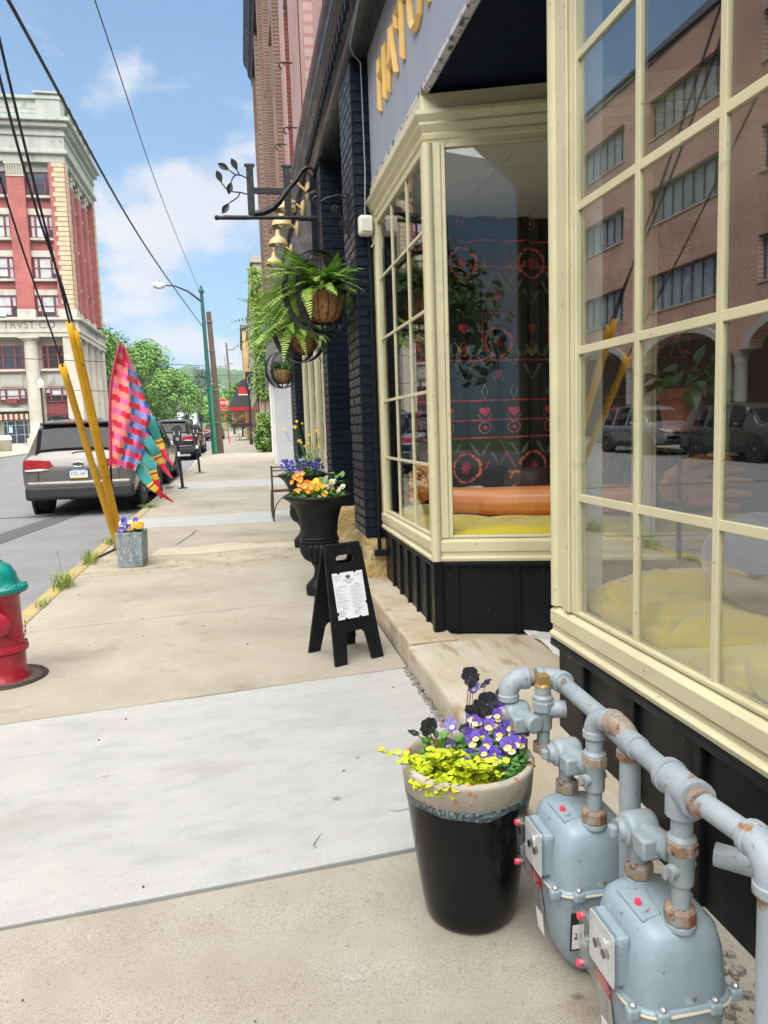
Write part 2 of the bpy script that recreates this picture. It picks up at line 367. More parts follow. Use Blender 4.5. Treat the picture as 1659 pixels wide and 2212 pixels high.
sw = thing('sidewalk', 'concrete pavement in front of the shops', None, kind='structure')
part('joint_bed', slope_quad([(-1.63,-6),(1.9,-6),(1.9,175),(-1.63,175)], .3, -.016), m_joint, sw)
J = [(-6,0),(-.2,.02),(2.19,.082),(3.888,.129),(5.70,.159),(7.508,.106),(8.95,.05),(10.66,-.047),(11.97,.077),(14.6,.03),(17.0,0),(19.1,.01)]
for yy in (22.2,25.3,28.4,31.5,34.6,37.7,40.8,43.9,47,50.1,53.2,56.3,59.4,62.5,65.6): J.append((yy,.01))
J.append((174,0))
mats_ = [m_conc2,m_conc2,m_concw,m_conc,m_conc,m_concold,m_conc,m_concw,m_conc,m_conc,m_concw,m_conc]
def slab_edges(j0, j1, x0, x1, gap, wob=0.0, n=9, seed=0):
    q = random.Random(seed)
    lo_ = []; hi_ = []
    for i in range(n+1):
        x = x0+(x1-x0)*i/n
        lo_.append((x, j0[0]+j0[1]*x+gap+q.uniform(-wob, wob))); hi_.append((x, j1[0]+j1[1]*x-gap+q.uniform(-wob, wob)))
    return lo_+hi_[::-1]
for i in range(len(J)-1):
    ym = (J[i][0]+J[i+1][0])/2
    x1 = .845 if 2.2 < ym < 5.8 else (1.9 if ym > 8 else 1.24)
    if i == 3: x1 = .86
    gap = {1:.003,2:.012,3:.007}.get(i, .007)
    poly = slab_edges(J[i], J[i+1], -1.615, x1, gap, .004 if i < 8 else 0, seed=i)
    o = part('slab', slope_quad(poly, .10, 0.0 if i not in (2,7,10) else .003), mats_[i] if i < len(mats_) else m_conc, sw, bevel=.004 if i < 9 else 0)
# lighter patch of resurfacing in the old slab
part('patch', slope_quad([(-1.05,8.35),(-.55,8.3),(.1,8.45),(.62,8.4),(.55,8.75),(.2,8.7),(-.2,8.95),(-.6,8.8),(-.98,8.85)], .02, .006), mat('pale_patch', (.47,.42,.32), .95, c2=(.40,.36,.28), scale=7, bump=.8, bscale=60, bdist=.008), sw, bevel=.004)
def crack(pts, w_=.006, dz=.004):
    mb = MB(); P = []
    for i in range(len(pts)-1):
        a, b = Vector(pts[i]), Vector(pts[i+1]); nseg = 5
        for k in range(nseg): P.append(a.lerp(b, k/nseg)+Vector((random.uniform(-.012,.012), random.uniform(-.012,.012))))
    P.append(Vector(pts[-1]))
    L_ = []; Rr = []
    for i, p in enumerate(P):
        t = (P[min(i+1,len(P)-1)]-P[max(i-1,0)]).normalized(); nn = Vector((-t.y, t.x)); h = w_*(.4+.8*random.random())*(1 if 0 < i < len(P)-1 else .1)
        L_.append(p+nn*h); Rr.append(p-nn*h)
    vv = [(p.x, p.y, gz(p.y)+dz) for p in L_+Rr]; n = len(P)
    return mb.add(vv, [(i, i+1, n+i+1, n+i) for i in range(n-1)])
cr = mat('crack_dirt', (.07,.062,.05), 1)
for pts in ([(-.95,8.9),(-.4,8.72),(.1,8.86),(.35,8.8)], [(-.85,8.95),(-.72,9.6),(-.66,10.3)], [(.0,10.1),(.5,9.5),(.85,9.3)], [(-1.6,7.5),(-.8,7.62),(.0,7.66),(.6,7.8)],
            [(.45,2.5),(.6,2.43)], [(.52,2.40),(.64,2.48)], [(.15,2.30),(.2,2.40)]):
    part('crack', crack(pts, .005 if pts[0][1] > 5 else .0016, .0065 if 8.2 < pts[0][1] < 9 else .0045), cr, sw)
gv = MB(); q = random.Random(5)
for i in range(26):
    x, y = q.uniform(-1.4, .8), q.uniform(1.0, 6.0)
    gv.sphere((x, y, gz(y)+.005), q.uniform(.0025, .006), 6, 4, (1,1,.7))
part('grit', gv, mat('dark_grit', (.05,.045,.04), 1), sw, kind='stuff')
def stain(x, y, rx, ry, c, dens=.8, dz=.0048):
    b = MB(); b.grid(lambda u,v: (u*2-1, v*2-1, (v*2-1)*ry*SL), 6, 6); mm = stain_mat('stain', c, dens)
    return part('stain', b, mm, sw, M=Matrix.Translation((x,y,gz(y)+dz)) @ Matrix.Diagonal((rx,ry,1,1)))
stain(-.25,3.0,.28,.10,(.30,.25,.17),0.19,.0085); stain(-.9,2.75,.5,.2,(.33,.32,.28),0.17,.0085); stain(.35,3.35,.35,.15,(.5,.5,.49),0.22,.0085); stain(.74,1.50,.10,.07,(.33,.17,.06),0.41); stain(.64,1.42,.2,.14,(.26,.2,.12),0.28)
stain(-1.15,4.75,.35,.22,(.19,.155,.10),0.25); stain(-.5,1.35,.5,.3,(.28,.25,.2),0.19); stain(.1,5.0,.8,.4,(.26,.235,.19),0.19); stain(-.8,6.4,.7,.5,(.25,.22,.17),0.19); stain(0,9.6,.8,.5,(.22,.19,.13),0.28); stain(-.6,13.5,.9,1.2,(.22,.20,.15),0.22); stain(.2,16,.8,1.2,(.22,.20,.16),0.22); stain(-.4,21,.9,2,(.24,.21,.16),0.22); stain(.3,25,1,2,(.44,.41,.35),0.28)
q = random.Random(77)
for i in range(26):
    x, y = q.uniform(-1.5,.8), q.choice((q.uniform(.9,2.0),q.uniform(2.4,3.7),q.uniform(4.3,7.2),q.uniform(7.6,10.4)))
    r_ = q.uniform(.012,.035); stain(x, y, r_, r_*.9, q.choice(((.10,.09,.08),(.14,.12,.10),(.5,.5,.48))), .75, .0085 if 2.3 < y < 3.8 else .005)
# kerb
kb = thing('kerb', 'kerb of the near pavement, painted yellow near the hydrant', None, kind='structure')
y0 = -6.0; i = 0
while y0 < 120:
    L_ = 2.4 if y0 < 40 else 8
    mm = m_kerby if 2 < y0 < 12 else m_kerb
    sh = 0 if y0 < 24 else -.12*smooth01(24, 30, y0)
    part('kerb_stone', slope_quad([(-1.76+sh,y0+.006),(-1.62,y0+.006),(-1.62,y0+L_-.006),(-1.76+sh,y0+L_-.006)], .28, .004), mm, kb, bevel=.02)
    y0 += L_
# opposite pavement
ow = thing('opposite_sidewalk', 'pavement on the far side of the street', None, kind='structure')
part('pavement', slope_quad([(-19.5,-40),(-13.58,-40),(-13.58,175),(-19.5,175)], .3, 0.0), m_conc, ow)
part('kerb_line', slope_quad([(-13.6,-40),(-13.4,-40),(-13.4,175),(-13.6,175)], .3, .004), m_kerb, ow, bevel=.02)
part('bank_forecourt', slope_quad([(-60,70.2),(-19.5,70.2),(-19.5,78.2),(-60,78.2)], .3, 0.0), m_conc, ow)
part('side_street', slope_quad([(-90,54),(-19.52,54),(-19.52,70),(-90,70)], .3, -.06), m_asph, ow)
# back lot ground on the right
part('gravel_lot', slope_quad([(1.92,26.4),(30,26.4),(30,38.6),(1.92,38.6)], .3, .0), mat('gravel', (.27,.25,.22), 1, c2=(.34,.32,.29), scale=40, bump=.8, bscale=60, bdist=.02), sw)
# grass tufts in the kerb joint
def tuft(n, h, spread, seed):
    q = random.Random(seed); mb = MB()
    for i in range(n):
        a = q.uniform(0, 6.28); l = h*q.uniform(.5, 1); d = spread*q.uniform(.3, 1)
        bx, by = q.gauss(0,.22)*spread, q.gauss(0,.5)*spread
        w_ = .0035; ca, sa = math.cos(a), math.sin(a)
        p = [(bx, by, 0), (bx+ca*d*.35, by+sa*d*.35, l*.65), (bx+ca*d, by+sa*d, l*q.uniform(.7,1))]
        mb.add([(p[0][0]-sa*w_, p[0][1]+ca*w_, 0), (p[0][0]+sa*w_, p[0][1]-ca*w_, 0), (p[1][0]+sa*w_, p[1][1]-ca*w_, p[1][2]), (p[1][0]-sa*w_, p[1][1]+ca*w_, p[1][2]), p[2]], [(0,1,2,3),(3,2,4)])
    return mb
for k, (x, y, n, h, s_, lab) in enumerate([(-1.66,5.35,25,.08,.08,'small grass tuft on the kerb just behind the fire hydrant'),
        (-1.64,6.25,28,.09,.09,'sparse grass tuft on the yellow kerb nearest the hydrant cap'), (-1.63,6.95,90,.19,.17,'bushy grass tuft with a tall seed stalk on the yellow kerb'),
        (-1.63,8.15,75,.19,.16,'spiky grass tuft on the kerb left of the metal planter'), (-1.64,9.5,70,.13,.16,'grass tuft on the kerb behind the yellow guards'), (-1.66,13.6,140,.07,.25,'low grass growing along the kerb beside the silver car'), (-1.68,17.6,120,.07,.3,'low grass along the kerb at the nearer parking meter')]):
    o = part('grass_tuft', tuft(n, h, s_, k), m_grass, M=T(x, y, gz(y)), label=lab, cat='grass', group='grass tufts along the kerb')
st = MB(); st.tube([(0,0,0),(-.01,0,.15),(-.03,.01,.30)], .002, 5); st.tube([(-.03,.01,.30),(-.032,.01,.33)], .005, 6)
part('seed_stalk', st, mat('dry_stalk', (.2,.15,.1), .9), [o for o in bpy.data.objects if o.name.startswith('grass_tuft')][2])
# ------------------------------------------------------------------ storefront (black shop with cream bay windows)
XN, XM = 1.22, 1.10           # street plane of near bay and far bay
sf = thing('storefront', 'black painted shop front with cream bay windows and gold letters on a lavender fascia', 'storefront')
def bar(a, b, w_, h_, M=None):   # helper box between two points on a line in XY plane (vertical height h_)
    pass
def prof_ext(prof, p0, p1, nrm):
    """extrude a (out,z) profile along p0->p1 (xy); out along nrm"""
    mb = MB(); nrm = Vector((nrm[0], nrm[1], 0)).normalized(); rings = []
    for p in (p0, p1):
        rings.append([Vector((p[0], p[1], 0))+nrm*o_+Vector((0,0,z)) for o_, z in prof])
    return mb.loft(rings, True)
def prof_path(prof, pts, nrms):
    mb = MB(); rings = []
    for p, n_ in zip(pts, nrms):
        rings.append([Vector((p[0], p[1], 0))+Vector((n_[0], n_[1], 0))*o_+Vector((0,0,z)) for o_, z in prof])
    return mb.loft(rings, True)
SILL = lambda z0, z1: [(-.05,z0),(.03,z0),(.034,z0+.018),(.018,z0+.03),(.018,z0+.05),(.028,z0+.058),(.028,z1-.02),(.012,z1-.008),(.0,z1),(-.05,z1)]
def wall_panels(parent, p0, p1, z0, z1, nrm, battens, th=.02, name='panel'):
    """board panels with raised battens between; p0->p1 along; battens at distances"""
    a = Vector((p0[0],p0[1],0)); b = Vector((p1[0],p1[1],0)); t = (b-a); Ln = t.length; t.normalize(); n_ = Vector((nrm[0],nrm[1],0)).normalized()
    d = [0]+list(battens)+[Ln]
    for i in range(len(d)-1):
        m_ = MB(); c = a+t*((d[i]+d[i+1])/2); M_ = frame3(c+Vector((0,0,(z0+z1)/2)), t, n_, Vector((0,0,1)) if t.cross(n_).z > 0 else Vector((0,0,1)))
        m_.box((0,-th/2,0), (d[i+1]-d[i]-.004, th, z1-z0), 0, M_); part('panel', m_, m_black, parent)
    for x in battens:
        m_ = MB(); c = a+t*x; M_ = frame3(c+Vector((0,0,(z0+z1)/2)), t, n_, Vector((0,0,1)))
        m_.box((0,.008,0), (.032,.022,z1-z0-.004), 0, M_); part('batten', m_, m_black, parent, bevel=.004)
def glazed(parent, p0, p1, z0, z1, nrm, vm, hm, mw=.032, fr=.035, pane=True, mat_=None, gl=None):
    """window: frame, muntins and separate panes on the line p0->p1. vm: distances of vertical muntins, hm: heights"""
    mat_ = mat_ or m_cream
    a = Vector((p0[0],p0[1],0)); b = Vector((p1[0],p1[1],0)); t = b-a; Ln = t.length; t.normalize(); n_ = Vector((nrm[0],nrm[1],0)).normalized()
    M_ = frame3(a, t, n_, Vector((0,0,1)))
    f_ = MB()
    f_.bb(0,fr,-.03,.012,z0,z1,M_); f_.bb(Ln-fr,Ln,-.03,.012,z0,z1,M_); f_.bb(fr,Ln-fr,-.03,.011,z0,z0+fr*.7,M_); f_.bb(fr,Ln-fr,-.03,.011,z1-fr,z1,M_)
    part('window_frame', f_, mat_, parent, bevel=.005)
    for x in vm:
        m_ = MB(); m_.bb(x-mw*.42,x+mw*.42,-.014,.003,z0+.005,z1-.005,M_); part('muntin', m_, mat_, parent, bevel=.002)
    for z in hm:
        m_ = MB(); m_.bb(.005,Ln-.005,-.0125,.002,z-mw*.46,z+mw*.46,M_); part('muntin', m_, mat_, parent, bevel=.002)
    if pane:
        xs_ = [fr]+list(vm)+[Ln-fr]; zs_ = [z0+fr*.7]+list(hm)+[z1-fr]
        for i in range(len(xs_)-1):
            for j in range(len(zs_)-1):
                m_ = MB(); m_.bb(xs_[i]+.004,xs_[i+1]-.004,-.011,-.006,zs_[j]+.004,zs_[j+1]-.004,M_); part('pane', m_, gl or m_glass, parent)
# ---- near bay
nb = obj('bay_window', None, sf)
NY0, NY1 = -.6, 2.74
part('sill', prof_ext(SILL(.535,.665), (XN,NY0), (XN,NY1+.02), (-1,0)), m_cream, nb, bevel=.002)
wall_panels(nb, (XN,NY0), (XN,NY1), .012, .50, (-1,0), [.22,.58,.94,1.30,1.66,2.02,2.38,2.74,3.10])
cap = MB(); cap.bb(XN-.035,XN+.03,NY0,NY1+.012,.503,.533); part('panel_cap', cap, m_black, nb, bevel=.006)
glazed(nb, (XN,NY0), (XN,2.575), .667, 3.15, (-1,0), [NY0*-1+y for y in (.56,1.15,1.742,2.148)], [1.115,1.652,2.155,2.66], mw=.031, fr=.024)
cp_ = MB(); cp_.bb(XN-.012,XN+.045,2.578,2.755,.667,3.15); part('corner_post', cp_, m_cream, nb, bevel=.006)
c2_ = MB(); c2_.tube([(XN-.002,2.742,.667),(XN-.002,2.742,3.149)], .028, 14); part('post_bead', c2_, m_cream, nb, smooth=50)
c2_ = MB(); c2_.bb(XN-.022,XN-.0125,2.60,2.655,.667,3.15); part('post_trim', c2_, m_cream, nb, bevel=.005)
wp = MB(); wp.bb(XN+.047,XN+.17,2.70,2.735,.66,3.149); part('inner_post', wp, mat('pale_blue_primer', (.80,.86,.88), .6, c2=(.70,.77,.79), scale=9, bump=.2), nb, bevel=.004)
# return side of the near bay into the entrance recess
wall_panels(nb, (XN+.05,NY1), (2.95,2.80), .17, .53, (.06,1), [.3,.6,.9,1.2,1.5])
part('sill', prof_ext(SILL(.535,.665), (XN+.05,NY1+.005), (2.95,2.80), (-.05,1)), m_cream, nb, bevel=.002)
glazed(nb, (XN+.08,NY1), (2.95,2.80), .667, 3.15, (-.05,1), [], [], fr=.06, gl=m_glass_s)
# ---- far bay
fb = obj('bay_window', None, sf)
A = (XM,4.22); B = (3.05,3.56); E_ = (XM,5.80)
sn = Vector((-(A[1]-B[1]), -(B[0]-A[0]), 0)).normalized()   # towards camera
sn = (sn.x, sn.y)
part('sill', prof_ext(SILL(.60,.735), (XM,4.225), E_, (-1,0)), m_cream, fb, bevel=.002)
part('sill', prof_ext(SILL(.60,.735), A, B, sn), m_cream, fb, bevel=.002)
wall_panels(fb, A, E_, .17, .565, (-1,0), [.20,.46,.72,.98,1.24])
wall_panels(fb, A, B, .165, .565, sn, [.12,.48,.86,1.24,1.62])
m_ = MB(); m_.bb(XM-.03,XM+.03,4.225,5.80,.568,.598); part('panel_cap', m_, m_black, fb, bevel=.006)
part('panel_cap', prof_ext([(-.03,.568),(.03,.568),(.03,.598),(-.03,.598)], A, B, sn), m_black, fb, bevel=.005)
m_ = MB(); m_.bb(XM-.026,XM+.03,4.175,4.235,.165,.60); part('corner_board', m_, m_black, fb, bevel=.006)
m_ = MB(); m_.tube([(XM+.004,4.205,.60),(XM+.004,4.205,2.96)], .031, 16); part('corner_post', m_, m_cream, fb, smooth=50)
m_ = MB(); m_.bb(XM-.014,XM+.04,4.242,4.272,.735,2.96); part('post_trim', m_, m_cream, fb, bevel=.004)
ta = Vector((B[0]-A[0],B[1]-A[1],0)).normalized()
M_ = frame3((A[0],A[1],0), ta, Vector((sn[0],sn[1],0)), Vector((0,0,1)))
m_ = MB(); m_.bb(.035,.085,-.035,.016,.735,2.96,M_); part('post_board', m_, m_cream, fb, bevel=.006)
m_ = MB(); m_.bb(1.15,1.23,-.035,.02,.735,3.0,M_); part('mullion', m_, m_cream, fb, bevel=.006)
glazed(fb, (XM,4.272), (XM,5.72), .735, 2.958, (-1,0), [.46,.94], [1.165,1.60,2.07,2.52], mw=.021, fr=.028, gl=m_glass_s)
p_ = M_ @ Vector((.085,0,0)); q_ = M_ @ Vector((1.15,0,0)); r_ = M_ @ Vector((1.23,0,0)); s_ = M_ @ Vector((2.08,0,0))
glazed(fb, (p_.x,p_.y), (q_.x,q_.y), .735, 2.958, sn, [], [], fr=.024, gl=m_glass_s)
glazed(fb, (r_.x,r_.y), (s_.x,s_.y), .735, 2.958, sn, [], [], fr=.024, gl=m_glass_s)
m_ = MB(); m_.bb(XM-.02,XM+.05,5.722,5.82,.60,3.0); part('corner_post', m_, m_cream, fb, bevel=.008)
CORN = [(-.05,2.955),(.010,2.955),(.012,2.975),(.020,2.983),(.024,3.005),(.018,3.016),(.030,3.034),(.042,3.054),(.038,3.068),(.050,3.085),(.062,3.102),(.062,3.122),(.03,3.128),(.025,3.218),(-.05,3.218)]
# mitred cornice round the corner
nA = Vector((-1,0)); nB = Vector(sn); bis = (nA+nB).normalized(); bis = bis/bis.dot(nA)
part('window_cornice', prof_path(CORN, [(XM,5.83),(A[0],A[1]),(B[0],B[1])], [(-1,0),(bis.x,bis.y),sn]), m_cream, fb, smooth=25)
# ---- fascia, soffit, cornice
m_ = MB(); m_.bb(1.08,1.14,-1.5,5.795,3.25,4.16); part('fascia', m_, m_fascia, sf)
m_ = MB(); m_.bb(1.142,3.2,-1.5,6.0,3.251,3.33); part('soffit', m_, m_navy, sf)
m_ = MB(); m_.bb(1.075,1.115,-1.5,5.797,3.222,3.249); part('fascia_edge', m_, mat('chipped_edge', (.55,.55,.58), .7, c2=(.03,.03,.04), scale=14, lo=.5, hi=.62), sf)
CP = [(1.16,4.162),(.93,4.162),(.915,4.17),(.905,4.20),(.915,4.235),(.93,4.25),(.895,4.27),(.890,4.40),(.87,4.41),(.85,4.45),(.82,4.47),(.815,4.52),(.79,4.55),(.78,4.60),(.80,4.615),(1.2,4.70),(1.2,4.162)]
m_cornice = mat('dark_metal_cornice', (.05,.052,.065), .30, metal=.3, c2=(.028,.03,.04), scale=6, stretch=(1,.2,1), bump=.1, bscale=20, rvar=.12)
mb = MB(); mb.loft([[Vector((x,yy,z)) for x, z in CP] for yy in (-1.5, 14.2)], True); part('cornice', mb, m_cornice, sf, smooth=30)
dn = MB(); dn.bb(.868,.8895,0,.065,4.29,4.385); dme = dn.mesh('dentil', m_black)
for k in range(95):
    o = obj('dentil', dme, sf, T(0,.2+k*.145,0)); 
# gold letters: ridge-profiled strokes
def ridge(pts, w_=.052, d=.03, x=1.078):
    mb = MB(); P = [Vector((p[0], p[1])) for p in pts]; rings = []
    for i, p in enumerate(P):
        t = (P[min(i+1,len(P)-1)]-P[max(i-1,0)]).normalized(); n_ = Vector((-t.y, t.x))*w_/2
        a, b = p+n_, p-n_
        if i in (0, len(P)-1):
            e = t*(w_*.45)*(1 if i else -1)
            # pointed facet ends
            inner = [Vector((x,a.x,a.y)),Vector((x-.012,a.x,a.y)),Vector((x-d,p.x,p.y)),Vector((x-.012,b.x,b.y)),Vector((x,b.x,b.y))]
            outer = [Vector((x,(a+e).x,(a+e).y)),Vector((x-.010,(a+e).x,(a+e).y)),Vector((x-.010,(p+e*1.05).x,(p+e*1.05).y)),Vector((x-.010,(b+e).x,(b+e).y)),Vector((x,(b+e).x,(b+e).y))]
            rings += [inner, outer] if i else [outer, inner]
        else:
            rings.append([Vector((x,a.x,a.y)),Vector((x-.012,a.x,a.y)),Vector((x-d,p.x,p.y)),Vector((x-.012,b.x,b.y)),Vector((x,b.x,b.y))])
    return mb.loft(rings, True)
def letter(strokes):
    mb = MB()
    for i, s_ in enumerate(strokes): mb.add(*( (lambda r_: (r_.v, r_.f))(ridge(s_, x=1.078-.0009*i)) ))
    return part('letter', mb, m_gold, sf)
letter([[(5.30,3.585),(5.30,3.895)], [(5.11,3.585),(5.11,3.895)], [(5.28,3.79),(5.14,3.79)]])
letter([[(4.99,3.585),(4.90,3.90)], [(4.88,3.895),(4.76,3.585)], [(4.95,3.70),(4.82,3.70)]])
letter([[(4.57,3.585),(4.57,3.90)], [(4.74,3.90),(4.40,3.90)], [(4.715,3.82),(4.725,3.89)]])
letter([[(4.10,3.82),(4.13,3.88),(4.20,3.91),(4.29,3.90),(4.345,3.84),(4.36,3.75),(4.345,3.66),(4.29,3.60),(4.20,3.585),(4.14,3.61),(4.11,3.67)]])
letter([[(3.97,3.585),(3.97,3.895)], [(3.78,3.585),(3.78,3.895)], [(3.95,3.75),(3.80,3.75)]])
# ---- brick pilasters: every brick its own piece
brick_me = {}
def brick_mesh(l, h, d):
    k = (round(l,3), round(h,3), round(d,3))
    if k not in brick_me:
        b = MB(); c_ = .005
        x, y, z = l/2, d/2, h/2
        vv = [(-x,-y,-z),(x,-y,-z),(x,-y,z),(-x,-y,z),(-x+c_,y,-z+c_),(x-c_,y,-z+c_),(x-c_,y,z-c_),(-x+c_,y,z-c_)]
        b.add(vv, [(3,2,1,0),(4,5,6,7),(0,1,5,4),(1,2,6,5),(2,3,7,6),(3,0,4,7)])
        brick_me[k] = b.mesh('brick', m_blackbrick)
    return brick_me[k]
def brick_face(parent, o, t, n_, Ln, z0, z1, hb=.0755, lb=.215, q=None, cnt=[0], name='brick', mesh_fn=None, merge=None):
    q = q or random.Random(int(o[1]*100)); mesh_fn = mesh_fn or brick_mesh
    rows = int((z1-z0)/hb); t = Vector(t); n_ = Vector(n_)
    for r_ in range(rows):
        z = z0+hb*(r_+.5); x = 0; first = lb*.5 if r_ % 2 else lb
        seg = first
        while x < Ln-.02:
            l = min(seg, Ln-x)
            if Ln-x-l < .03: l = Ln-x
            c_ = Vector((o[0],o[1],z))+t*(x+l/2)+n_*q.uniform(-.002,.003)
            M_ = frame3(c_, t, n_, Vector((0,0,1)))
            if merge is not None:
                me_ = mesh_fn(l-.009, hb-.009, .014); merge.add([v_.co for v_ in me_.vertices], [tuple(p_.vertices) for p_ in me_.polygons], M_)
            else:
                obj(name, mesh_fn(l-.009, hb-.009, .014), parent, M_)
            cnt[0] += 1
            x += l; seg = lb
    return cnt[0]
def pilaster(px0, px1, y0, y1, z0, z1, lab, merged=False):
    p_ = obj('pilaster', None, sf); p_['label'] = lab
    m_ = MB(); m_.bb(px0+.007,px1,y0+.007,y1,z0,z1); part('core', m_, m_mortar, p_)
    mg = MB() if merged else None
    brick_face(p_, (px0+.007,y0+.007), (1,0,0), (0,-1,0), px1-px0-.01, z0+.004, z1, merge=mg)
    brick_face(p_, (px0+.007,y1), (0,-1,0), (-1,0,0), y1-y0-.01, z0+.004, z1, merge=mg)
    if mg: part('brickwork', mg, m_blackbrick, p_, kind='stuff')
    return p_
p1 = pilaster(.945,1.20,5.83,6.42,.52,4.16,'black brick pilaster with the pipe beside the far bay')
p2 = pilaster(.945,1.24,7.97,8.42,.55,4.16,'black brick pilaster behind the near urn', True)
def roughstone(cx0,cx1,cy0,cy1,cz0,cz1,seed,parent):
    bm = bmesh.new(); bmesh.ops.create_cube(bm, size=1); bmesh.ops.subdivide_edges(bm, edges=bm.edges[:], cuts=9, use_grid_fill=True)
    q = random.Random(seed)
    from mathutils import noise
    for v in bm.verts:
        p = Vector((cx0+(v.co.x+.5)*(cx1-cx0), cy0+(v.co.y+.5)*(cy1-cy0), cz0+(v.co.z+.5)*(cz1-cz0)))
        e = v.co.normalized()*.018*noise.noise(p*9+Vector((seed,0,0)))+v.co.normalized()*.010*noise.noise(p*23)
        if v.co.z < -.49: e.z = 0
        k = sum(1 for c_ in v.co if abs(c_) > .49)
        if k >= 2: e -= Vector([.018*math.copysign(1,c_) if abs(c_) > .49 else 0 for c_ in v.co])*(.6+.8*q.random())
        v.co = p+e
    me = bpy.data.meshes.new('base_stone'); bm.to_mesh(me); bm.free(); me.materials.append(m_ystone)
    me.polygons.foreach_set('use_smooth', [True]*len(me.polygons))
    return obj('base_stone', me, parent)
roughstone(.93,1.24,5.84,6.45,.07,.53,1,sf); roughstone(.92,1.26,7.90,8.48,.07,.56,2,sf)
# recessed black wall between and above
m_ = MB(); m_.bb(1.26,1.40,5.83,8.4,.0,4.16); part('recess_wall', m_, m_blackbrick, sf)
m_ = MB(); m_.bb(.885,1.30,8.43,14.2,3.30,4.161); part('upper_wall', m_, m_blackbrick, sf)
m_ = MB(); m_.tube([(1.14,6.50,.3),(1.14,6.50,4.1)], .035, 10); part('downpipe', m_, m_black, sf, smooth=50)
# ---- second bay further along
b2 = obj('bay_window', None, sf)
part('sill', prof_ext(SILL(.66,.80), (1.10,8.62), (1.10,12.7), (-1,0)), m_cream, b2)
wall_panels(b2, (1.10,8.62), (1.10,12.7), .08, .655, (-1,0), [.4*i for i in range(1,10)])
for yy, w_ in ((8.64,.16),(9.62,.12),(10.5,.16),(11.55,.12),(12.55,.16)):
    m_ = MB(); m_.bb(1.07,1.16,yy,yy+w_,.80,2.96); part('mullion', m_, m_cream, b2, bevel=.01)
for a_, b_ in ((8.80,9.62),(9.74,10.5),(10.66,11.55),(11.67,12.55)):
    m_ = MB(); m_.bb(1.105,1.111,a_,b_,.80,2.95); part('pane', m_, m_glass, b2)
m_ = MB(); m_.bb(1.05,1.17,8.6,12.75,2.96,3.12); part('head', m_, m_cream, b2, bevel=.02)
m_ = MB(); m_.bb(2.4,2.46,8.5,12.8,.5,3.2); part('back_wall', m_, mat('back_wall_green', (.10,.12,.10), .8), b2)
p3 = pilaster(.96,1.26,13.0,14.1,.16,4.16,'black brick pilaster next to the white siding', True)
# ---- interior shell
m_ceil = mat('ceiling_tile', (.74,.74,.72), .9, c2=(.68,.68,.66), scale=2)
inn = obj('display_interior', None, sf)
m_ = MB(); m_.bb(XN+.03,4.2,-1.4,2.68,.55,.60); part('display_floor', m_, mat('display_board', (.30,.20,.12), .7, c2=(.2,.13,.08), scale=8, stretch=(1,8,1)), inn)
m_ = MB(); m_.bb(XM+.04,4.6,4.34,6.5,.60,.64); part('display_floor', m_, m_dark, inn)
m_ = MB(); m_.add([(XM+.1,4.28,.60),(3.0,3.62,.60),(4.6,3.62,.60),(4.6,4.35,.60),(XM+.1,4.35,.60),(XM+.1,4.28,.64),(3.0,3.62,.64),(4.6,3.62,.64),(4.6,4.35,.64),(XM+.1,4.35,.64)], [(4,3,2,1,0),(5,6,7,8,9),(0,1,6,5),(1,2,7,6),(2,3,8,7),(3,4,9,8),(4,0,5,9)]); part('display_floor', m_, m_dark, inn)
m_ = MB(); m_.bb(3.9,4.0,-1.4,6.6,0,3.25); part('back_wall', m_, mat('shop_back', (.06,.06,.06), .9), inn)
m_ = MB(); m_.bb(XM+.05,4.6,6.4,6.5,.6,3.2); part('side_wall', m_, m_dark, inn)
def clip_half(P, f_):
    out = []
    for i in range(len(P)):
        a, b_ = P[i], P[(i+1) % len(P)]; fa, fb_ = f_(a), f_(b_)
        if fa >= 0: out.append(a)
        if (fa >= 0) != (fb_ >= 0):
            t = fa/(fa-fb_); out.append((a[0]+(b_[0]-a[0])*t, a[1]+(b_[1]-a[1])*t))
    return out
inside = lambda p: (p[1]-A[1])*(B[0]-A[0])-(p[0]-A[0])*(B[1]-A[1])-.06
for iy in range(6):
    for ix in range(6):
        x0 = XM+.03+ix*.61; yy = 2.95+iy*.61
        poly = clip_half([(x0+.004,yy+.004),(x0+.606,yy+.004),(x0+.606,yy+.606),(x0+.004,yy+.606)], inside)
        if len(poly) > 2: m_ = MB(); m_.prism(poly, .02, T(0,0,3.05)); part('ceiling_tile', m_, m_ceil, inn)
m_ = MB(); m_.prism(clip_half([(XM+.03,2.95),(4.6,2.95),(4.6,6.6),(XM+.03,6.6)], inside), .02, T(0,0,3.073)); part('ceiling_grid', m_, m_white, inn)
m_ = MB(); m_.bb(XN+.04,3.9,-1.3,2.7,3.16,3.2); part('ceiling', m_, m_ceil, inn)
# entrance recess
m_ = MB(); m_.bb(1.0,3.1,2.82,4.3,.02,.150); part('recess_floor', m_, m_stone, sf)
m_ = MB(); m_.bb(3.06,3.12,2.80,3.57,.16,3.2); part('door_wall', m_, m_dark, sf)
d_ = obj('door', None, sf); m_ = MB(); m_.bb(3.0,3.05,2.83,3.4,.17,2.3); part('door_leaf', m_, m_black, d_); m_ = MB(); m_.tube([(2.97,2.95,1.0),(2.97,2.95,1.4)], .012, 8); part('handle', m_, m_gold, d_, smooth=50)
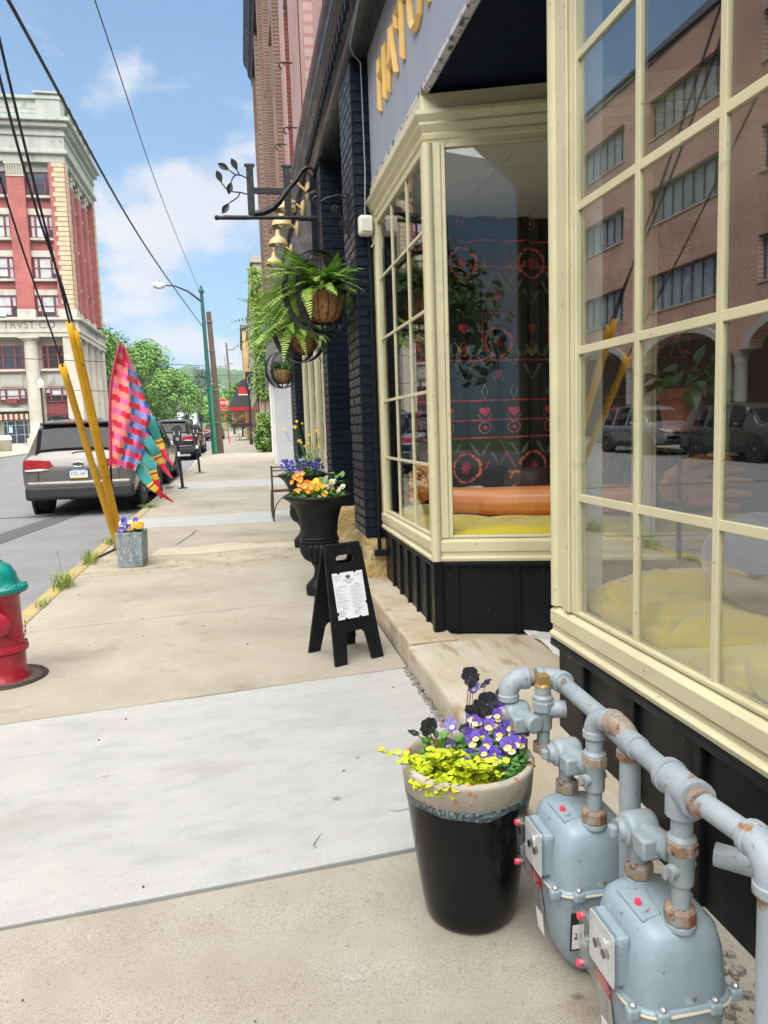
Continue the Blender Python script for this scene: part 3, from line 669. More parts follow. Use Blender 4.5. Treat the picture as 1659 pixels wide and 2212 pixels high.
# ---- upper masonry of the building
m_pink = brick_mat('pink_painted_brick', (.50,.30,.29), (.44,.25,.24), (.55,.40,.38), plane='yz', w_=.20, h_=.07, bump=.6)
m_tan = brick_mat('tan_brick', (.245,.135,.095), (.175,.095,.07), (.33,.26,.21), plane='yz', w_=.21, h_=.075, bump=.8)
m_redb = mat('red_reveal_brick', (.20,.055,.045), .8, c2=(.27,.085,.065), scale=9, bump=.5, bscale=60)
m_tanb = mat('tan_reveal_brick', (.26,.16,.11), .85, c2=(.35,.25,.17), scale=7, bump=.6, bscale=60)
m_lmort = mat('light_mortar', (.52,.47,.42), .95)
up = thing('brick_block', 'tall pink and tan brick block rising above the black cornice', 'building')
def upper(y0, y1, z0, z1, cols_, rows_, m_, revk):
    """wall at x=1.2: piers between window columns, spandrels between rows; far reveals of separate bricks"""
    ys_ = [y0]+[q for o in cols_ for q in o]+[y1]
    for i in range(0, len(ys_), 2):
        b = MB(); b.bb(1.20,1.60,ys_[i],ys_[i+1],z0,z1); part('wall', b, m_, up)
    for (a, b_) in cols_:
        zs = [z0]+[q for r_ in rows_ for q in r_]+[z1]
        for i in range(0, len(zs), 2):
            b = MB(); b.bb(1.203,1.60,a+.001,b_-.001,zs[i],zs[i+1]); part('spandrel', b, m_, up)
        for (za, zb) in rows_:
            g_ = MB(); g_.bb(1.50,1.52,a+.001,b_-.001,za+.001,zb-.001); part('window_pane', g_, m_glassd, up)
            s_ = MB(); s_.bb(1.13,1.49,a-.08,b_+.08,za-.12,za+.003); part('window_sill', s_, m_tanb, up)
            l_ = MB(); l_.bb(1.204,1.498,b_-.014,b_-.0015,za+.004,zb-.002); part('reveal_mortar', l_, m_lmort, up)
            for r_ in range(int((zb-za-.01)/.0755)):
                if len(reveal_count) >= 298: break
                reveal_count.append(1); obj('brick', revk, up, frame3((1.345, b_-.018, za+.01+.0755*(r_+.5)), (1,0,0), (0,-1,0), Vector((0,0,1))))
reveal_count = []
rb = MB(); rb.bb(-.135,.135,-.012,.012,-.0335,.0335); rb_r = rb.mesh('brick', m_redb); rb_t = MB(); rb_t.bb(-.135,.135,-.012,.012,-.0335,.0335); rb_t = rb_t.mesh('brick', m_tanb)
upper(6.2,16.0,4.70,14.6,[(8.3,9.3),(11.2,12.3),(13.9,15.0)],[(5.9,9.3),(10.6,13.6)],m_pink,rb_r)
upper(16.02,28.8,4.71,14.55,[(17.6,18.8),(20.4,21.6),(23.2,24.4),(26.0,27.2)],[(6.0,9.3),(10.6,13.4)],m_tan,rb_t)
for y_ in (10.2,16.2,19.6,22.4,25.2,28.1):
    b = MB(); b.bb(1.08,1.199,y_,y_+.55,4.72,13.9); part('brick_pier', b, m_tan if y_ > 15 else m_pink, up)
b = MB(); b.loft([[Vector((x,yy,z)) for x, z in [(1.21,13.9),(1.06,13.9),(1.04,14.1),(.95,14.2),(.92,14.45),(.82,14.6),(.80,14.8),(1.21,14.95)]] for yy in (6.2,28.9)], True); part('roof_cornice', b, m_black, up, smooth=30)
for y_, z_ in ((9.9,10.2),(10.9,8.9),(13.4,7.6),(15.4,7.0),(18.9,6.3),(13.0,6.4)):
    b = MB(); b.tube([(1.2,y_,z_),(1.02,y_,z_)], .012, 6); b.tube([(1.02+.05*math.cos(a*.6),y_,z_-.05+.05*math.sin(a*.6)) for a in range(9)], .012, 6); part('iron_hook', b, m_iron, up)
b = MB(); b.bb(1.63,9,6.3,28.75,4.7,14.4); part('building_mass', b, m_tan, up)
# lower shop with white siding
ws = thing('white_shop', 'neighbouring shop with white ribbed metal siding and grey fascia', 'shop')
b = MB()
yy = 14.3; k = 0
P = []
while yy < 26.2:
    d_ = .0 if k % 2 else .06
    P += [(1.24-d_,yy),(1.24-d_,yy+.13)]; yy += .155; k += 1
poly = P+[(1.4,P[-1][1]),(1.4,P[0][1])]
b.add([(x,y,gz(y)+.02) for x,y in poly]+[(x,y,3.1) for x,y in poly], [(i,(i+1)%len(poly),len(poly)+(i+1)%len(poly),len(poly)+i) for i in range(len(poly))]+[tuple(range(len(poly),2*len(poly)))])
part('ribbed_siding', b, mat('white_siding', (.60,.61,.635), .4, c2=(.52,.53,.55), scale=2), ws)
b = MB(); b.bb(1.12,1.24,25.8,26.3,.26,3.1); part('corner_trim', b, m_white, ws, bevel=.01)
b = MB(); b.tube([(1.10,26.35,.5),(1.10,26.35,3.3)], .05, 8); part('downpipe', b, m_white, ws)
b = MB(); b.loft([[Vector((x,y_,z)) for x,z in [(1.4,3.1),(1.02,3.1),(.98,3.25),(1.05,3.4),(1.1,4.5),(.95,4.7),(.92,4.9),(1.4,5.0)]] for y_ in (14.25,28.7)], True)
part('fascia', b, mat('grey_fascia', (.23,.22,.215), .7, c2=(.19,.18,.18), scale=2), ws, smooth=20)
b = MB(); b.bb(1.42,9,14.3,28.6,.1,4.69); part('wall', b, m_tan, ws)
# ------------------------------------------------------------------ stone steps
def slabstone(name, x0, x1, y0, y1, z0, z1, seed, m_, lab, cat='step', amp=.010, cuts=10, group=None, rot=0):
    from mathutils import noise
    bm = bmesh.new(); bmesh.ops.create_cube(bm, size=1); bmesh.ops.subdivide_edges(bm, edges=bm.edges[:], cuts=cuts, use_grid_fill=True)
    for v in bm.verts:
        c_ = v.co.copy()
        p = Vector((x0+(c_.x+.5)*(x1-x0), y0+(c_.y+.5)*(y1-y0), z0+(c_.z+.5)*(z1-z0)))
        p.z += gz(p.y)
        n_ = noise.noise(p*6+Vector((seed*3,0,0))); n2 = noise.noise(p*17)
        k = sum(1 for q in c_ if abs(q) > .49)
        if c_.z > .49: p.z += amp*.5*n_
        if c_.x < -.49: p.x += amp*n_*1.2+amp*.5*n2
        if abs(c_.y) > .49: p.y += amp*n_
        if k >= 2 and c_.z > .49:
            if c_.x < -.49: p.x += .006; p.z -= .004
        v.co = p
    me = bpy.data.meshes.new(name); bm.to_mesh(me); bm.free(); me.materials.append(m_)
    me.polygons.foreach_set('use_smooth', [True]*len(me.polygons)); me.set_sharp_from_angle(angle=R(50))
    o = obj(name, me, label=lab, cat=cat, group=group)
    b = o.modifiers.new('b','BEVEL'); b.width = .008; b.segments = 3; b.limit_method = 'ANGLE'; b.angle_limit = R(60)
    return o
m_stone2 = mat('sandstone_weathered', (.43,.365,.265), .85, c2=(.50,.455,.375), scale=3, bump=.4, bscale=30, stretch=(2.5,.7,1), c3=(.29,.21,.12), s3=5, lo3=.58, hi3=.75, bdist=.008)
slabstone('stone_step', .875,1.16,4.015,5.84,-.03,.135,1,m_stone,'narrow sandstone step under the far bay window','step',group='sandstone steps')
slabstone('stone_step', .862,1.62,2.02,3.985,-.03,.132,2,m_stone2,'broad worn sandstone step in front of the entrance recess','step',group='sandstone steps')
from mathutils import noise as _ns
cv = MB(); cv.grid(lambda u,v: (1.58+.95*u, 2.80+1.25*v+.05*math.sin(9*u), .178+.022*_ns.noise(Vector((u*6,v*7,0)))+.012*_ns.noise(Vector((u*15,v*15,3)))), 26, 30)
part('floor_sheet', cv, mat('pale_canvas', (.62,.62,.60), .9, c2=(.50,.51,.50), scale=5, bump=.4, bscale=60), smooth=60, solid=.004, label='crumpled pale sheet covering the recess floor behind the step', cat='sheet')
rb_ = MB(); q = random.Random(8)
for i in range(420):
    t = q.random(); y = .9+1.4*t; x = 1.10+q.uniform(-.07,.07)-(.20*smooth01(1.55,2.1,y))
    r_ = q.uniform(.004,.012); rb_.box((x,y,gz(y)+r_*.5), (r_*2,r_*1.6,r_*1.3), q.uniform(0,3), )
for i in range(260):
    y = q.uniform(3.1,4.0); x = .85+q.uniform(-.025,.012); r_ = q.uniform(.003,.008); rb_.box((x,y,gz(y)+r_*.5), (r_*2,r_*1.6,r_*1.3), q.uniform(0,3))
part('rubble', rb_, mat('rubble_stone', (.16,.14,.12), 1, c2=(.32,.30,.27), scale=30), kind='stuff', label='loose rubble along the foot of the step and wall', cat='rubble')

# ------------------------------------------------------------------ leaves and flowers
def leaf_mb(L_, W, fold=.15, droop=.2, n=4, tip=.9):
    mb = MB(); rows = []
    for i in range(n+1):
        t = i/n; w_ = W*math.sin(math.pi*(t**tip))*.5+.0004
        z = -droop*L_*t*t
        rows.append([(-w_, t*L_, z+fold*w_*1.5), (0, t*L_, z), (w_, t*L_, z+fold*w_*1.5)])
    vv = [p for r_ in rows for p in r_]; ff = []
    for i in range(n):
        for k in range(2): ff.append((i*3+k, i*3+k+1, i*3+k+4, i*3+k+3))
    return mb.add(vv, ff)
def rot_to(d, roll=0):
    d = Vector(d).normalized(); q_ = d.to_track_quat('Y','Z').to_matrix().to_4x4()
    return q_ @ Matrix.Rotation(roll,4,'Y')
m_jenny = mat('golden_leaf', (.50,.56,.012), .5, c2=(.36,.48,.012), scale=25, sss=.1)
m_green = mat('green_leaf', (.06,.19,.03), .5, c2=(.10,.26,.04), scale=25)
m_green2 = mat('mid_leaf', (.12,.30,.05), .5, c2=(.07,.2,.04), scale=25)
m_stem = mat('stem', (.10,.20,.05), .6)
m_soil = mat('soil', (.035,.024,.017), 1, bump=1, bscale=60, c2=(.07,.05,.035), scale=40, bdist=.02)
m_viol = mat('violet_petal', (.08,.035,.32), .55, c2=(.13,.07,.45), scale=60)
m_lilac = mat('lilac_petal', (.22,.18,.50), .55); m_whitep = mat('white_petal', (.78,.74,.70), .55); m_yel = mat('yellow_petal', (.80,.52,.02), .55); m_blackp = mat('black_petal', (.008,.006,.014), .45, sheen=.3)
m_orange = mat('orange_petal', (.72,.17,.015), .55, c2=(.80,.30,.02), scale=30); m_mari = mat('marigold', (.85,.38,.01), .55); m_blue = mat('blue_petal', (.035,.03,.27), .55, c2=(.07,.07,.42), scale=30)
m_paley2 = mat('cream_petal', (.78,.70,.50), .55); m_paley = mat('pale_yellow_petal', (.75,.62,.22), .55)
def pansy_mesh(name, top, side, low, eye, r_=.014):
    """five overlapping petals in one face: materials top / side / low / eye"""
    me = bpy.data.meshes.new(name); vv = []; ff = []; mi = []
    def petal(a, L_, W, z, m_, c0=.12):
        ca, sa = math.cos(a), math.sin(a); o = len(vv); n = 7
        pts = [(c0*L_*.2, 0)]+[(L_*(.55+.45*math.cos(t)), W*math.sin(t)) for t in [math.pi*(-.75+1.5*i/n) for i in range(n+1)]]
        for k, (u, v_) in enumerate(pts):
            vv.append((ca*u-sa*v_, sa*u+ca*v_, z+.12*u+(.0015*math.sin(k*2.1)) ))
        for k in range(1, len(pts)-1): ff.append((o, o+k, o+k+1)); mi.append(m_)
    petal(R(65), r_*1.25, r_*.62, 0, 0); petal(R(115), r_*1.25, r_*.62, .0006, 0)
    petal(R(10), r_*1.05, r_*.5, .0014, 1); petal(R(170), r_*1.05, r_*.5, .0018, 1)
    petal(R(270), r_*1.05, r_*.72, .0024, 2); petal(R(270), r_*.68, r_*.46, .0034, 3)
    me.from_pydata(vv, [], ff); me.update()
    for m_ in (top, side, low, eye): me.materials.append(m_)
    me.polygons.foreach_set('material_index', mi); me.polygons.foreach_set('use_smooth', [True]*len(mi))
    return me
pan_vy = pansy_mesh('flower', m_viol, m_viol, m_paley2, m_yel, .0165); pan_b = pansy_mesh('flower', m_blackp, m_blackp, m_blackp, m_blackp, .02); pan_o = pansy_mesh('flower', m_orange, m_orange, m_mari, m_yel, .024)
pan_y = pansy_mesh('flower', m_yel, m_yel, m_mari, m_orange, .024); pan_w = pansy_mesh('flower', m_whitep, m_paley, m_paley, m_viol, .022); pan_bl = pansy_mesh('flower', m_blue, m_blue, m_viol, m_lilac, .022); pan_l = pansy_mesh('flower', m_lilac, m_lilac, m_viol, m_whitep, .015)
def flower_at(me, p, d, parent, s=1, roll=0):
    d = Vector(d).normalized(); q_ = d.to_track_quat('Z','Y').to_matrix().to_4x4()
    M_ = Matrix.Translation(p) @ q_ @ Matrix.Rotation(roll,4,'Z') @ Matrix.Scale(s,4)
    return obj('flower', me, parent, M_)
def foliage(center, rx, ry, h, n, L_, W, seed, z0=0, upb=.6):
    q = random.Random(seed); mb = MB(); base = leaf_mb(L_, W)
    for i in range(n):
        a = q.uniform(0, 6.283); r_ = math.sqrt(q.random()); x, y = center[0]+rx*r_*math.cos(a), center[1]+ry*r_*math.sin(a)
        z = z0+h*q.random()*(1-.6*r_)
        d = (math.cos(a)*q.uniform(.2,1)+q.uniform(-.5,.5), math.sin(a)*q.uniform(.2,1)+q.uniform(-.5,.5), q.uniform(-.1,upb))
        mb.add(base.v, base.f, Matrix.Translation((x,y,z)) @ rot_to(d, q.uniform(-.8,.8)) @ Matrix.Scale(q.uniform(.6,1.15),4))
    return mb
def stems(pairs, r_=.0012):
    mb = MB()
    for a, b in pairs:
        a, b = Vector(a), Vector(b); m_ = (a+b)/2+Vector((random.uniform(-.006,.006),random.uniform(-.006,.006),.008))
        mb.tube([a,m_,b], r_, 5, False)
    return mb

# ------------------------------------------------------------------ black glazed pot with flowers
PX, PY = .575, 1.915
pot = thing('flower_pot', 'tall black glazed flower pot with a bare clay rim, left of the gas meters', 'pot', (PX,PY,gz(PY)))
m_glaze = mat('black_glaze', (.004,.0045,.006), .16, spec=.28, c3=(.18,.17,.15), s3=55, lo3=.735, hi3=.76, rvar=.05)
m_rim = mat('clay_rim', (.38,.335,.265), .9, c2=(.44,.40,.335), scale=9, bump=.4, bscale=90, c3=(.42,.15,.07), s3=34, lo3=.60, hi3=.66)
m_gl2 = mat('teal_crackle', (.035,.055,.065), .35, c2=(.20,.27,.28), scale=120, lo=.5, hi=.62, bump=.9, bscale=110, bdist=.006)
def wob(k, amp): return [amp*math.sin(k*1.7+.4), amp*math.sin(k*3.1)]
b = MB(); b.lathe([(.10,0),(.121,.004),(.128,.016),(.136,.06),(.150,.16),(.163,.26),(.171,.33),(.1745,.363)], 64); part('body', b, m_glaze, pot, smooth=60)
b = MB(); b.lathe([(.170,.358),(.1762,.360),(.1775,.368),(.1785,.377),(.1780,.386),(.170,.392)], 64)
b.v = [(x,y,z+(.004*math.sin(math.atan2(y,x)*5+1)+.003*math.sin(math.atan2(y,x)*9)) if z < .364 else z) for x,y,z in b.v]
part('crackle_band', b, m_gl2, pot, smooth=60)
b = MB(); b.lathe([(.172,.380),(.1787,.384),(.184,.44),(.186,.447),(.182,.456),(.172,.458),(.165,.450),(.160,.42),(.158,.36)], 64, cap=False); part('rim', b, m_rim, pot, smooth=60)
b = MB(); b.lathe([(.001,.405),(.08,.412),(.162,.40)], 24, cap=False); part('soil', b, m_soil, pot, smooth=60)
zt = gz(PY)
def P_(x, y, z): return Vector((PX+x, PY+y, zt+z))
jen = thing('creeping_jenny', 'golden creeping jenny spilling over the left of the black pot', 'plant', (PX,PY,zt))
lj = leaf_mb(.026,.027,.1,.15,3,1.0).mesh('leaf', m_jenny)
q = random.Random(21); sp = []; nl = 0
for i in range(34):
    a = q.uniform(R(165),R(300)); r0 = q.uniform(.02,.10); r1 = q.uniform(.09,.165)
    if i == 0: a, r1 = R(176), .235
    if i == 1: a, r1 = R(182), .20
    s0 = Vector((r0*math.cos(a), r0*math.sin(a), .42)); s1 = Vector((r1*math.cos(a+q.uniform(-.2,.2)), r1*math.sin(a+q.uniform(-.2,.2)), q.uniform(.445,.50)))
    if r1 > .19: s1.z = .475
    sp.append((s0, s1)); k = 7 if r1 > .19 else 4
    for j in range(k):
        t = (j+1)/k; p = s0.lerp(s1, t)+Vector((0,0,.012*math.sin(t*3)))
        dr = (s1-s0).normalized(); sd_ = dr.cross(Vector((0,0,1))).normalized()
        for sg in (-1, 1):
            if nl >= 298: break
            d = dr*.35+sd_*sg*(.9)+Vector((0,0,q.uniform(.1,.6)))
            obj('leaf', lj, jen, Matrix.Translation(p) @ rot_to(d, q.uniform(-.5,.5)) @ Matrix.Scale(q.uniform(.7,1.2)*(1-.25*t),4)); nl += 1
part('stem', stems(sp, .0014), m_stem, jen)
part('inner_leaves', foliage((-.055,-.055),.11,.10,.075,950,.024,.024,4,.42), m_jenny, jen, kind='stuff')
vio = thing('viola_plant', 'purple, white and yellow violas filling the right of the black pot', 'flowers', (PX,PY,zt))
part('foliage', foliage((.07,.0),.095,.12,.10,800,.028,.014,5,.415), m_green, vio, kind='stuff'); q = random.Random(11); ps = []
spots = [(.02,-.02,.52),(.05,-.03,.50),(.035,.02,.545),(.07,.01,.535),(.10,.02,.55),(.09,-.02,.525),(.12,-.01,.535),(.06,-.06,.485),(.115,.035,.575),(.14,.03,.56),(.10,.05,.585),(.135,-.03,.515),(.075,.04,.56),(.15,.0,.53),(.03,.045,.55),(.125,.06,.59),(.16,.025,.55),(.11,-.055,.49),(.03,-.055,.49),(.06,.06,.57)]
spots += [(x+q.uniform(-.03,.03),y+q.uniform(-.035,.03),z-q.uniform(.01,.05)) for (x,y,z) in spots+spots]
for i, (x,y,z) in enumerate(spots):
    flower_at(pan_vy, (x,y,z), (-.35+q.uniform(-.35,.3),-1,.35+q.uniform(-.2,.4)), vio, q.uniform(.75,1.05), q.uniform(-.5,.5)); ps.append(((x*.8,y*.8+.02,.42),(x,y+.006,z)))
for (x,y,z) in [(.0,.03,.53),(-.03,.05,.53),(-.02,-.07,.47),(.0,-.09,.455),(-.045,.02,.49),(.05,.09,.62),(.085,.09,.63),(.01,-.105,.445)]:
    flower_at(pan_l, (x,y,z), (q.uniform(-.8,.5),-.6,q.uniform(-.5,.3)), vio, 1.2, q.uniform(-.6,.6)); ps.append(((x*.8,y*.8,.42),(x,y,z)))
part('stem', stems(ps), m_stem, vio)
blk = thing('black_pansy', 'near-black pansies nodding on tall stems at the back of the black pot', 'flowers', (PX,PY,zt)); ps = []
for (x,y,z,d,s_) in [(-.145,.02,.535,(-.4,-.6,-.7),.9),(-.11,.02,.545,(.3,-1,-.1),1.2),(-.095,.025,.545,(-.6,-.8,.2),1.0),(.035,.07,.66,(-.3,-1,.1),1.25),(.045,.075,.645,(.5,-.8,-.4),1.1),(.075,.04,.585,(-.1,-1,.2),1.5),(.055,.04,.575,(-.7,-.7,-.1),1.2),(.11,.05,.60,(.7,-.8,.0),1.1),(.03,.045,.57,(-.4,-.9,-.4),1.0)]:
    flower_at(pan_b, (x,y,z), d, blk, s_); ps.append(((x*.5,y*.7+.02,.42),(x,y+.008,z)))
part('stem', stems(ps, .0016), mat('dark_stem', (.14,.08,.06), .6), blk)
part('leaves', foliage((-.06,.03),.07,.07,.10,130,.034,.026,9,.42,.9), m_green2, blk)

# ------------------------------------------------------------------ gas meters and pipework
m_gp = mat('blue_grey_enamel', (.265,.34,.385), .44, c2=(.215,.285,.33), scale=7, lo=.35, hi=.7, c3=(.40,.44,.45), s3=34, lo3=.68, hi3=.76, bump=.28, bscale=55, rvar=.14, c4=(.16,.14,.11), s4=44, lo4=.66, hi4=.74)
m_pipe = mat('painted_gas_pipe', (.315,.365,.40), .46, c2=(.25,.295,.33), scale=7, c3=(.26,.13,.06), s3=24, lo3=.64, hi3=.72, bump=.2, bscale=60, rvar=.1, c4=(.20,.19,.17), s4=70, lo4=.68, hi4=.75)
m_rust = mat('rusty_fitting', (.30,.31,.28), .65, c2=(.20,.075,.025), scale=18, lo=.34, hi=.68, bump=.7, bscale=80, c3=(.36,.20,.06), s3=50, lo3=.56, hi3=.7, c4=(.05,.03,.02), s4=60, lo4=.6, hi4=.7)
m_cast = mat('cast_valve', (.27,.32,.34), .45, c2=(.24,.29,.31), scale=8, c3=(.32,.15,.06), s3=18, lo3=.66, hi3=.72, bump=.2, bscale=60)
m_brass = mat('brass_plug', (.42,.28,.10), .4, metal=.5); m_clear = glass_mat('index_cover_plastic', .16, (.93,.95,.96), .08); m_pinkc = mat('red_seal', (.85,.05,.10), .35); m_steel = mat('steel_bolt', (.45,.47,.48), .35, metal=.7)
m_red = mat('label_red', (.62,.015,.03), .5); m_foil = mat('foil_label', (.45,.46,.47), .35, metal=.4, c2=(.25,.25,.26), scale=60); m_paper = mat('white_label', (.8,.8,.8), .5); m_ink = mat('ink', (.015,.015,.02), .6)
m_cord = mat('seam_cord', (.50,.45,.36), .9)
def sring(hx, hy, z, n=32, e=4.0, ox=0, oy=0, M=None):
    P2 = []
    for k in range(n):
        a = 2*math.pi*k/n; c_, s_ = math.cos(a), math.sin(a)
        P2.append(Vector((ox+hx*math.copysign(abs(c_)**(2/e), c_), oy+hy*math.copysign(abs(s_)**(2/e), s_), z)))
    return P2
def gas_meter(x, y, label, zb):
    g_ = thing('gas_meter', label, 'gas meter', (x,y,zb), group='blue grey gas meters'); g_.scale = (1.06,1.06,1.09)
    b = MB(); b.loft([sring(.02,.03,.0,e=2.4),sring(.045,.055,.008,e=2.6),sring(.070,.078,.05,e=3),sring(.086,.094,.11,e=3.5),sring(.096,.104,.18,e=4),sring(.100,.108,.225,e=4)], True); part('lower_case', b, m_gp, g_, smooth=50)
    b = MB(); b.loft([sring(.105,.113,.222,e=4),sring(.106,.114,.226,e=4),sring(.106,.114,.234,e=4),sring(.103,.111,.238,e=4)], True); part('flange', b, m_gp, g_, smooth=40)
    b = MB(); b.tube([Vector((p.x*1.012,p.y*1.012,.230)) for p in sring(.106,.114,0,48,4)], .0028, 6, closed=True); part('seam_cord', b, m_cord, g_)
    b = MB(); b.loft([sring(.099,.108,.238,e=4),sring(.097,.107,.27,e=4),sring(.090,.102,.32,e=4.5),sring(.080,.094,.358,e=4.5),sring(.070,.085,.370,e=3.8),sring(.055,.07,.375,e=3.2)], True); part('upper_case', b, m_gp, g_, smooth=50)
    b = MB(); b.prism([(-.045,-.055),(.0,-.045),(.01,.03),(-.045,.045)], .012, T(-.02,.0,.367)); part('top_cover', b, m_gp, g_, bevel=.004)
    b = MB(); b.tube([(-.05,-.012,.378),(-.05,-.012,.388)], .0062, 10); part('seal', b, m_pinkc, g_, smooth=40)
    for sx_, sy_ in ((-1,-.8),(-.55,-1),(.45,-1),(1,-.8),(-1,.8),(1,.8),(1,0)):
        b = MB(); X, Y = sx_*.104, sy_*.112
        b.box((X,Y,.232),(.024,.02,.022)); part('bolt_lug', b, m_gp, g_, bevel=.005)
        b = MB(); b.lathe([(.007,0),(.007,.006),(.004,.009)], 8, T(X,Y,.243)); part('bolt', b, m_steel, g_, smooth=30)
    # index housing on the street side (-x)
    b = MB(); b.prism([(-.048,.245),(.048,.245),(.052,.345),(-.052,.345)], .032, frame3((-.085,0,0),(0,-1,0),(0,0,1),(-1,0,0))); part('index_housing', b, m_gp, g_, bevel=.008)
    ic = MB(); ic.prism(rrect(.110,.112,.012,4,0,.295), .028, frame3((-.112,0,0),(0,-1,0),(0,0,1),(-1,0,0))); part('index_cover', ic, m_clear, g_, bevel=.003)
    b = MB(); b.prism(rrect(.098,.100,.006,3,0,.295), .002, frame3((-.1175,0,0),(0,-1,0),(0,0,1),(-1,0,0))); dp = part('dial_plate', b, m_paper, g_)
    for k in range(4):
        b = MB(); b.lathe([(.009,0),(.009,.001)], 12, frame3((-.1197,-.024+.016*k,.30-.012*(k%2)),(0,1,0),(0,0,1),(-1,0,0))); part('dial', b, m_ink if k % 2 else m_foil, dp)
    for zz, yy in ((.335,.042),(.235,.045)):
        b = MB(); b.tube([(-.138,yy-.0,zz),(-.148,yy,zz)], .0065, 10); part('seal', b, m_pinkc, g_, smooth=40)
        b = MB(); b.tube([(-.126,yy,zz),(-.145,yy,zz)], .0095, 10); part('seal_cup', b, m_clear, g_, smooth=40)
    def sticker(y0, y1, z0, z1, m_, dx, par=None):
        xs_ = -.101-dx
        b = MB(); M_ = frame3((xs_,0,0),(0,-1,0),(0,0,1),(-1,0,0)); b.bb(y0,y1,z0,z1,0,.0012,M_)
        # follow the tapering case
        b.v = [(v_[0]+(.225-v_[2])*.10, v_[1], v_[2]) for v_ in b.v]
        return part('label', b, m_, g_)
    sticker(-.055,.0,.185,.215,m_red,.002); sticker(-.055,.0,.115,.182,m_foil,.002); sticker(-.05,-.012,.06,.112,m_paper,.003)
    b = MB(); M_ = frame3((-.075,-.1135,0),(1,0,0),(0,0,1),(0,-1,0)); b.bb(0,.036,.10,.195,0,.0015,M_); b.v = [(v_[0],v_[1]+(.225-v_[2])*.09,v_[2]) for v_ in b.v]; part('label', b, m_ink, g_)
    b = MB(); b.bb(.004,.032,.105,.165,.0016,.0026,M_); b.v = [(v_[0],v_[1]+(.225-v_[2])*.09,v_[2]) for v_ in b.v]; part('label', b, m_paper, g_)
    t_ = text('label_text', '21', .022, m_ink, g_, T(-.057,-.1085,.137,R(90)), .0004)
    # spuds
    for xx, yo in ((0.0,.072),(0.0,-.072)):
        b = MB(); b.lathe([(.024,.366),(.029,.369),(.029,.377),(.024,.380)], 12, T(xx,yo,0)); part('boss', b, m_gp, g_, smooth=40)
        b = MB(); b.lathe([(.026,.378),(.0295,.381),(.0295,.403),(.026,.407),(.02,.41)], 8, T(xx,yo,0)); part('swivel_nut', b, m_rust, g_, bevel=.002)
    return g_
G1 = (.79,1.655,.022); G2 = (.79,1.295,.012)
gas_meter(G1[0],G1[1],'gas meter beside the black flower pot, farther of the two',G1[2])
gas_meter(G2[0],G2[1],'gas meter at the bottom right corner, nearer of the two',G2[2])
gp = thing('gas_pipework', 'rusty blue grey gas pipes, valves and elbows above the two meters', 'pipes', (0,0,0))
def pipe(path, r_, name='pipe', m_=None, n=16): b = MB(); b.tube(path, r_, n); return part(name, b, m_ or m_pipe, gp, smooth=45)
def elbow(c, d0, d1, r_, R_=.05, m_=None):
    d0, d1 = Vector(d0).normalized(), Vector(d1).normalized(); c = Vector(c); P = []
    for k in range(9):
        a = math.pi/2*k/8; P.append(c+d0*R_*(1-math.sin(a))+d1*R_*(1-math.cos(a)))
    b = MB(); b.tube(P, r_*1.2, 16); part('elbow', b, m_ or m_pipe, gp, smooth=45)
    for e, d in ((P[0],d0),(P[-1],d1)):
        b = MB(); b.tube([e-d*.004,e+d*.016], r_*1.33, 16); part('elbow_collar', b, m_ or m_pipe, gp, bevel=.003, smooth=40)
def tee(c, d0, db, r_, m_=None):
    c, d0, db = Vector(c), Vector(d0).normalized(), Vector(db).normalized()
    b = MB(); b.tube([c-d0*.05,c+d0*.05], r_*1.3, 16); b.tube([c,c+db*.055], r_*1.3, 16)
    for e in (c-d0*.05,c+d0*.05): b.tube([e-d0*.009,e+d0*.009], r_*1.45, 16)
    part('tee', b, m_ or m_pipe, gp, smooth=45)
def hexn(c, r_, h, m_=None, name='union_nut', n=8):
    b = MB(); b.lathe([(r_*.8,0),(r_,.004),(r_,h-.004),(r_*.8,h)], n, T(*c)); return part(name, b, m_ or m_rust, gp, bevel=.0015)
def valve(x, y, z):
    """meter valve block with side plug on a vertical axis at x,y; z bottom"""
    b = MB(); b.tube([(x,y,z),(x,y,z+.05)], .018, 14); part('nipple', b, m_cast, gp, smooth=45)
    b = MB(); b.lathe([(.019,.045),(.0235,.05),(.0245,.06),(.0245,.105),(.028,.110),(.028,.142),(.024,.147),(.020,.15)], 14, T(x,y,z)); part('valve_body', b, m_cast, gp, smooth=35)
    b = MB(); b.tube([(x,y,z+.08),(x-.036,y-.012,z+.08)], .014, 12); b.tube([(x,y,z+.08),(x+.030,y+.01,z+.08)], .010, 10); part('valve_plug', b, m_cast, gp, smooth=45)
    b = MB(); b.lathe([(.009,0),(.010,.003),(.010,.010),(.006,.012)], 6, frame3((x-.036,y-.012,z+.08),(0,1,0),(0,0,1),(-1,-.3,0))); part('plug_screw', b, m_steel, gp)
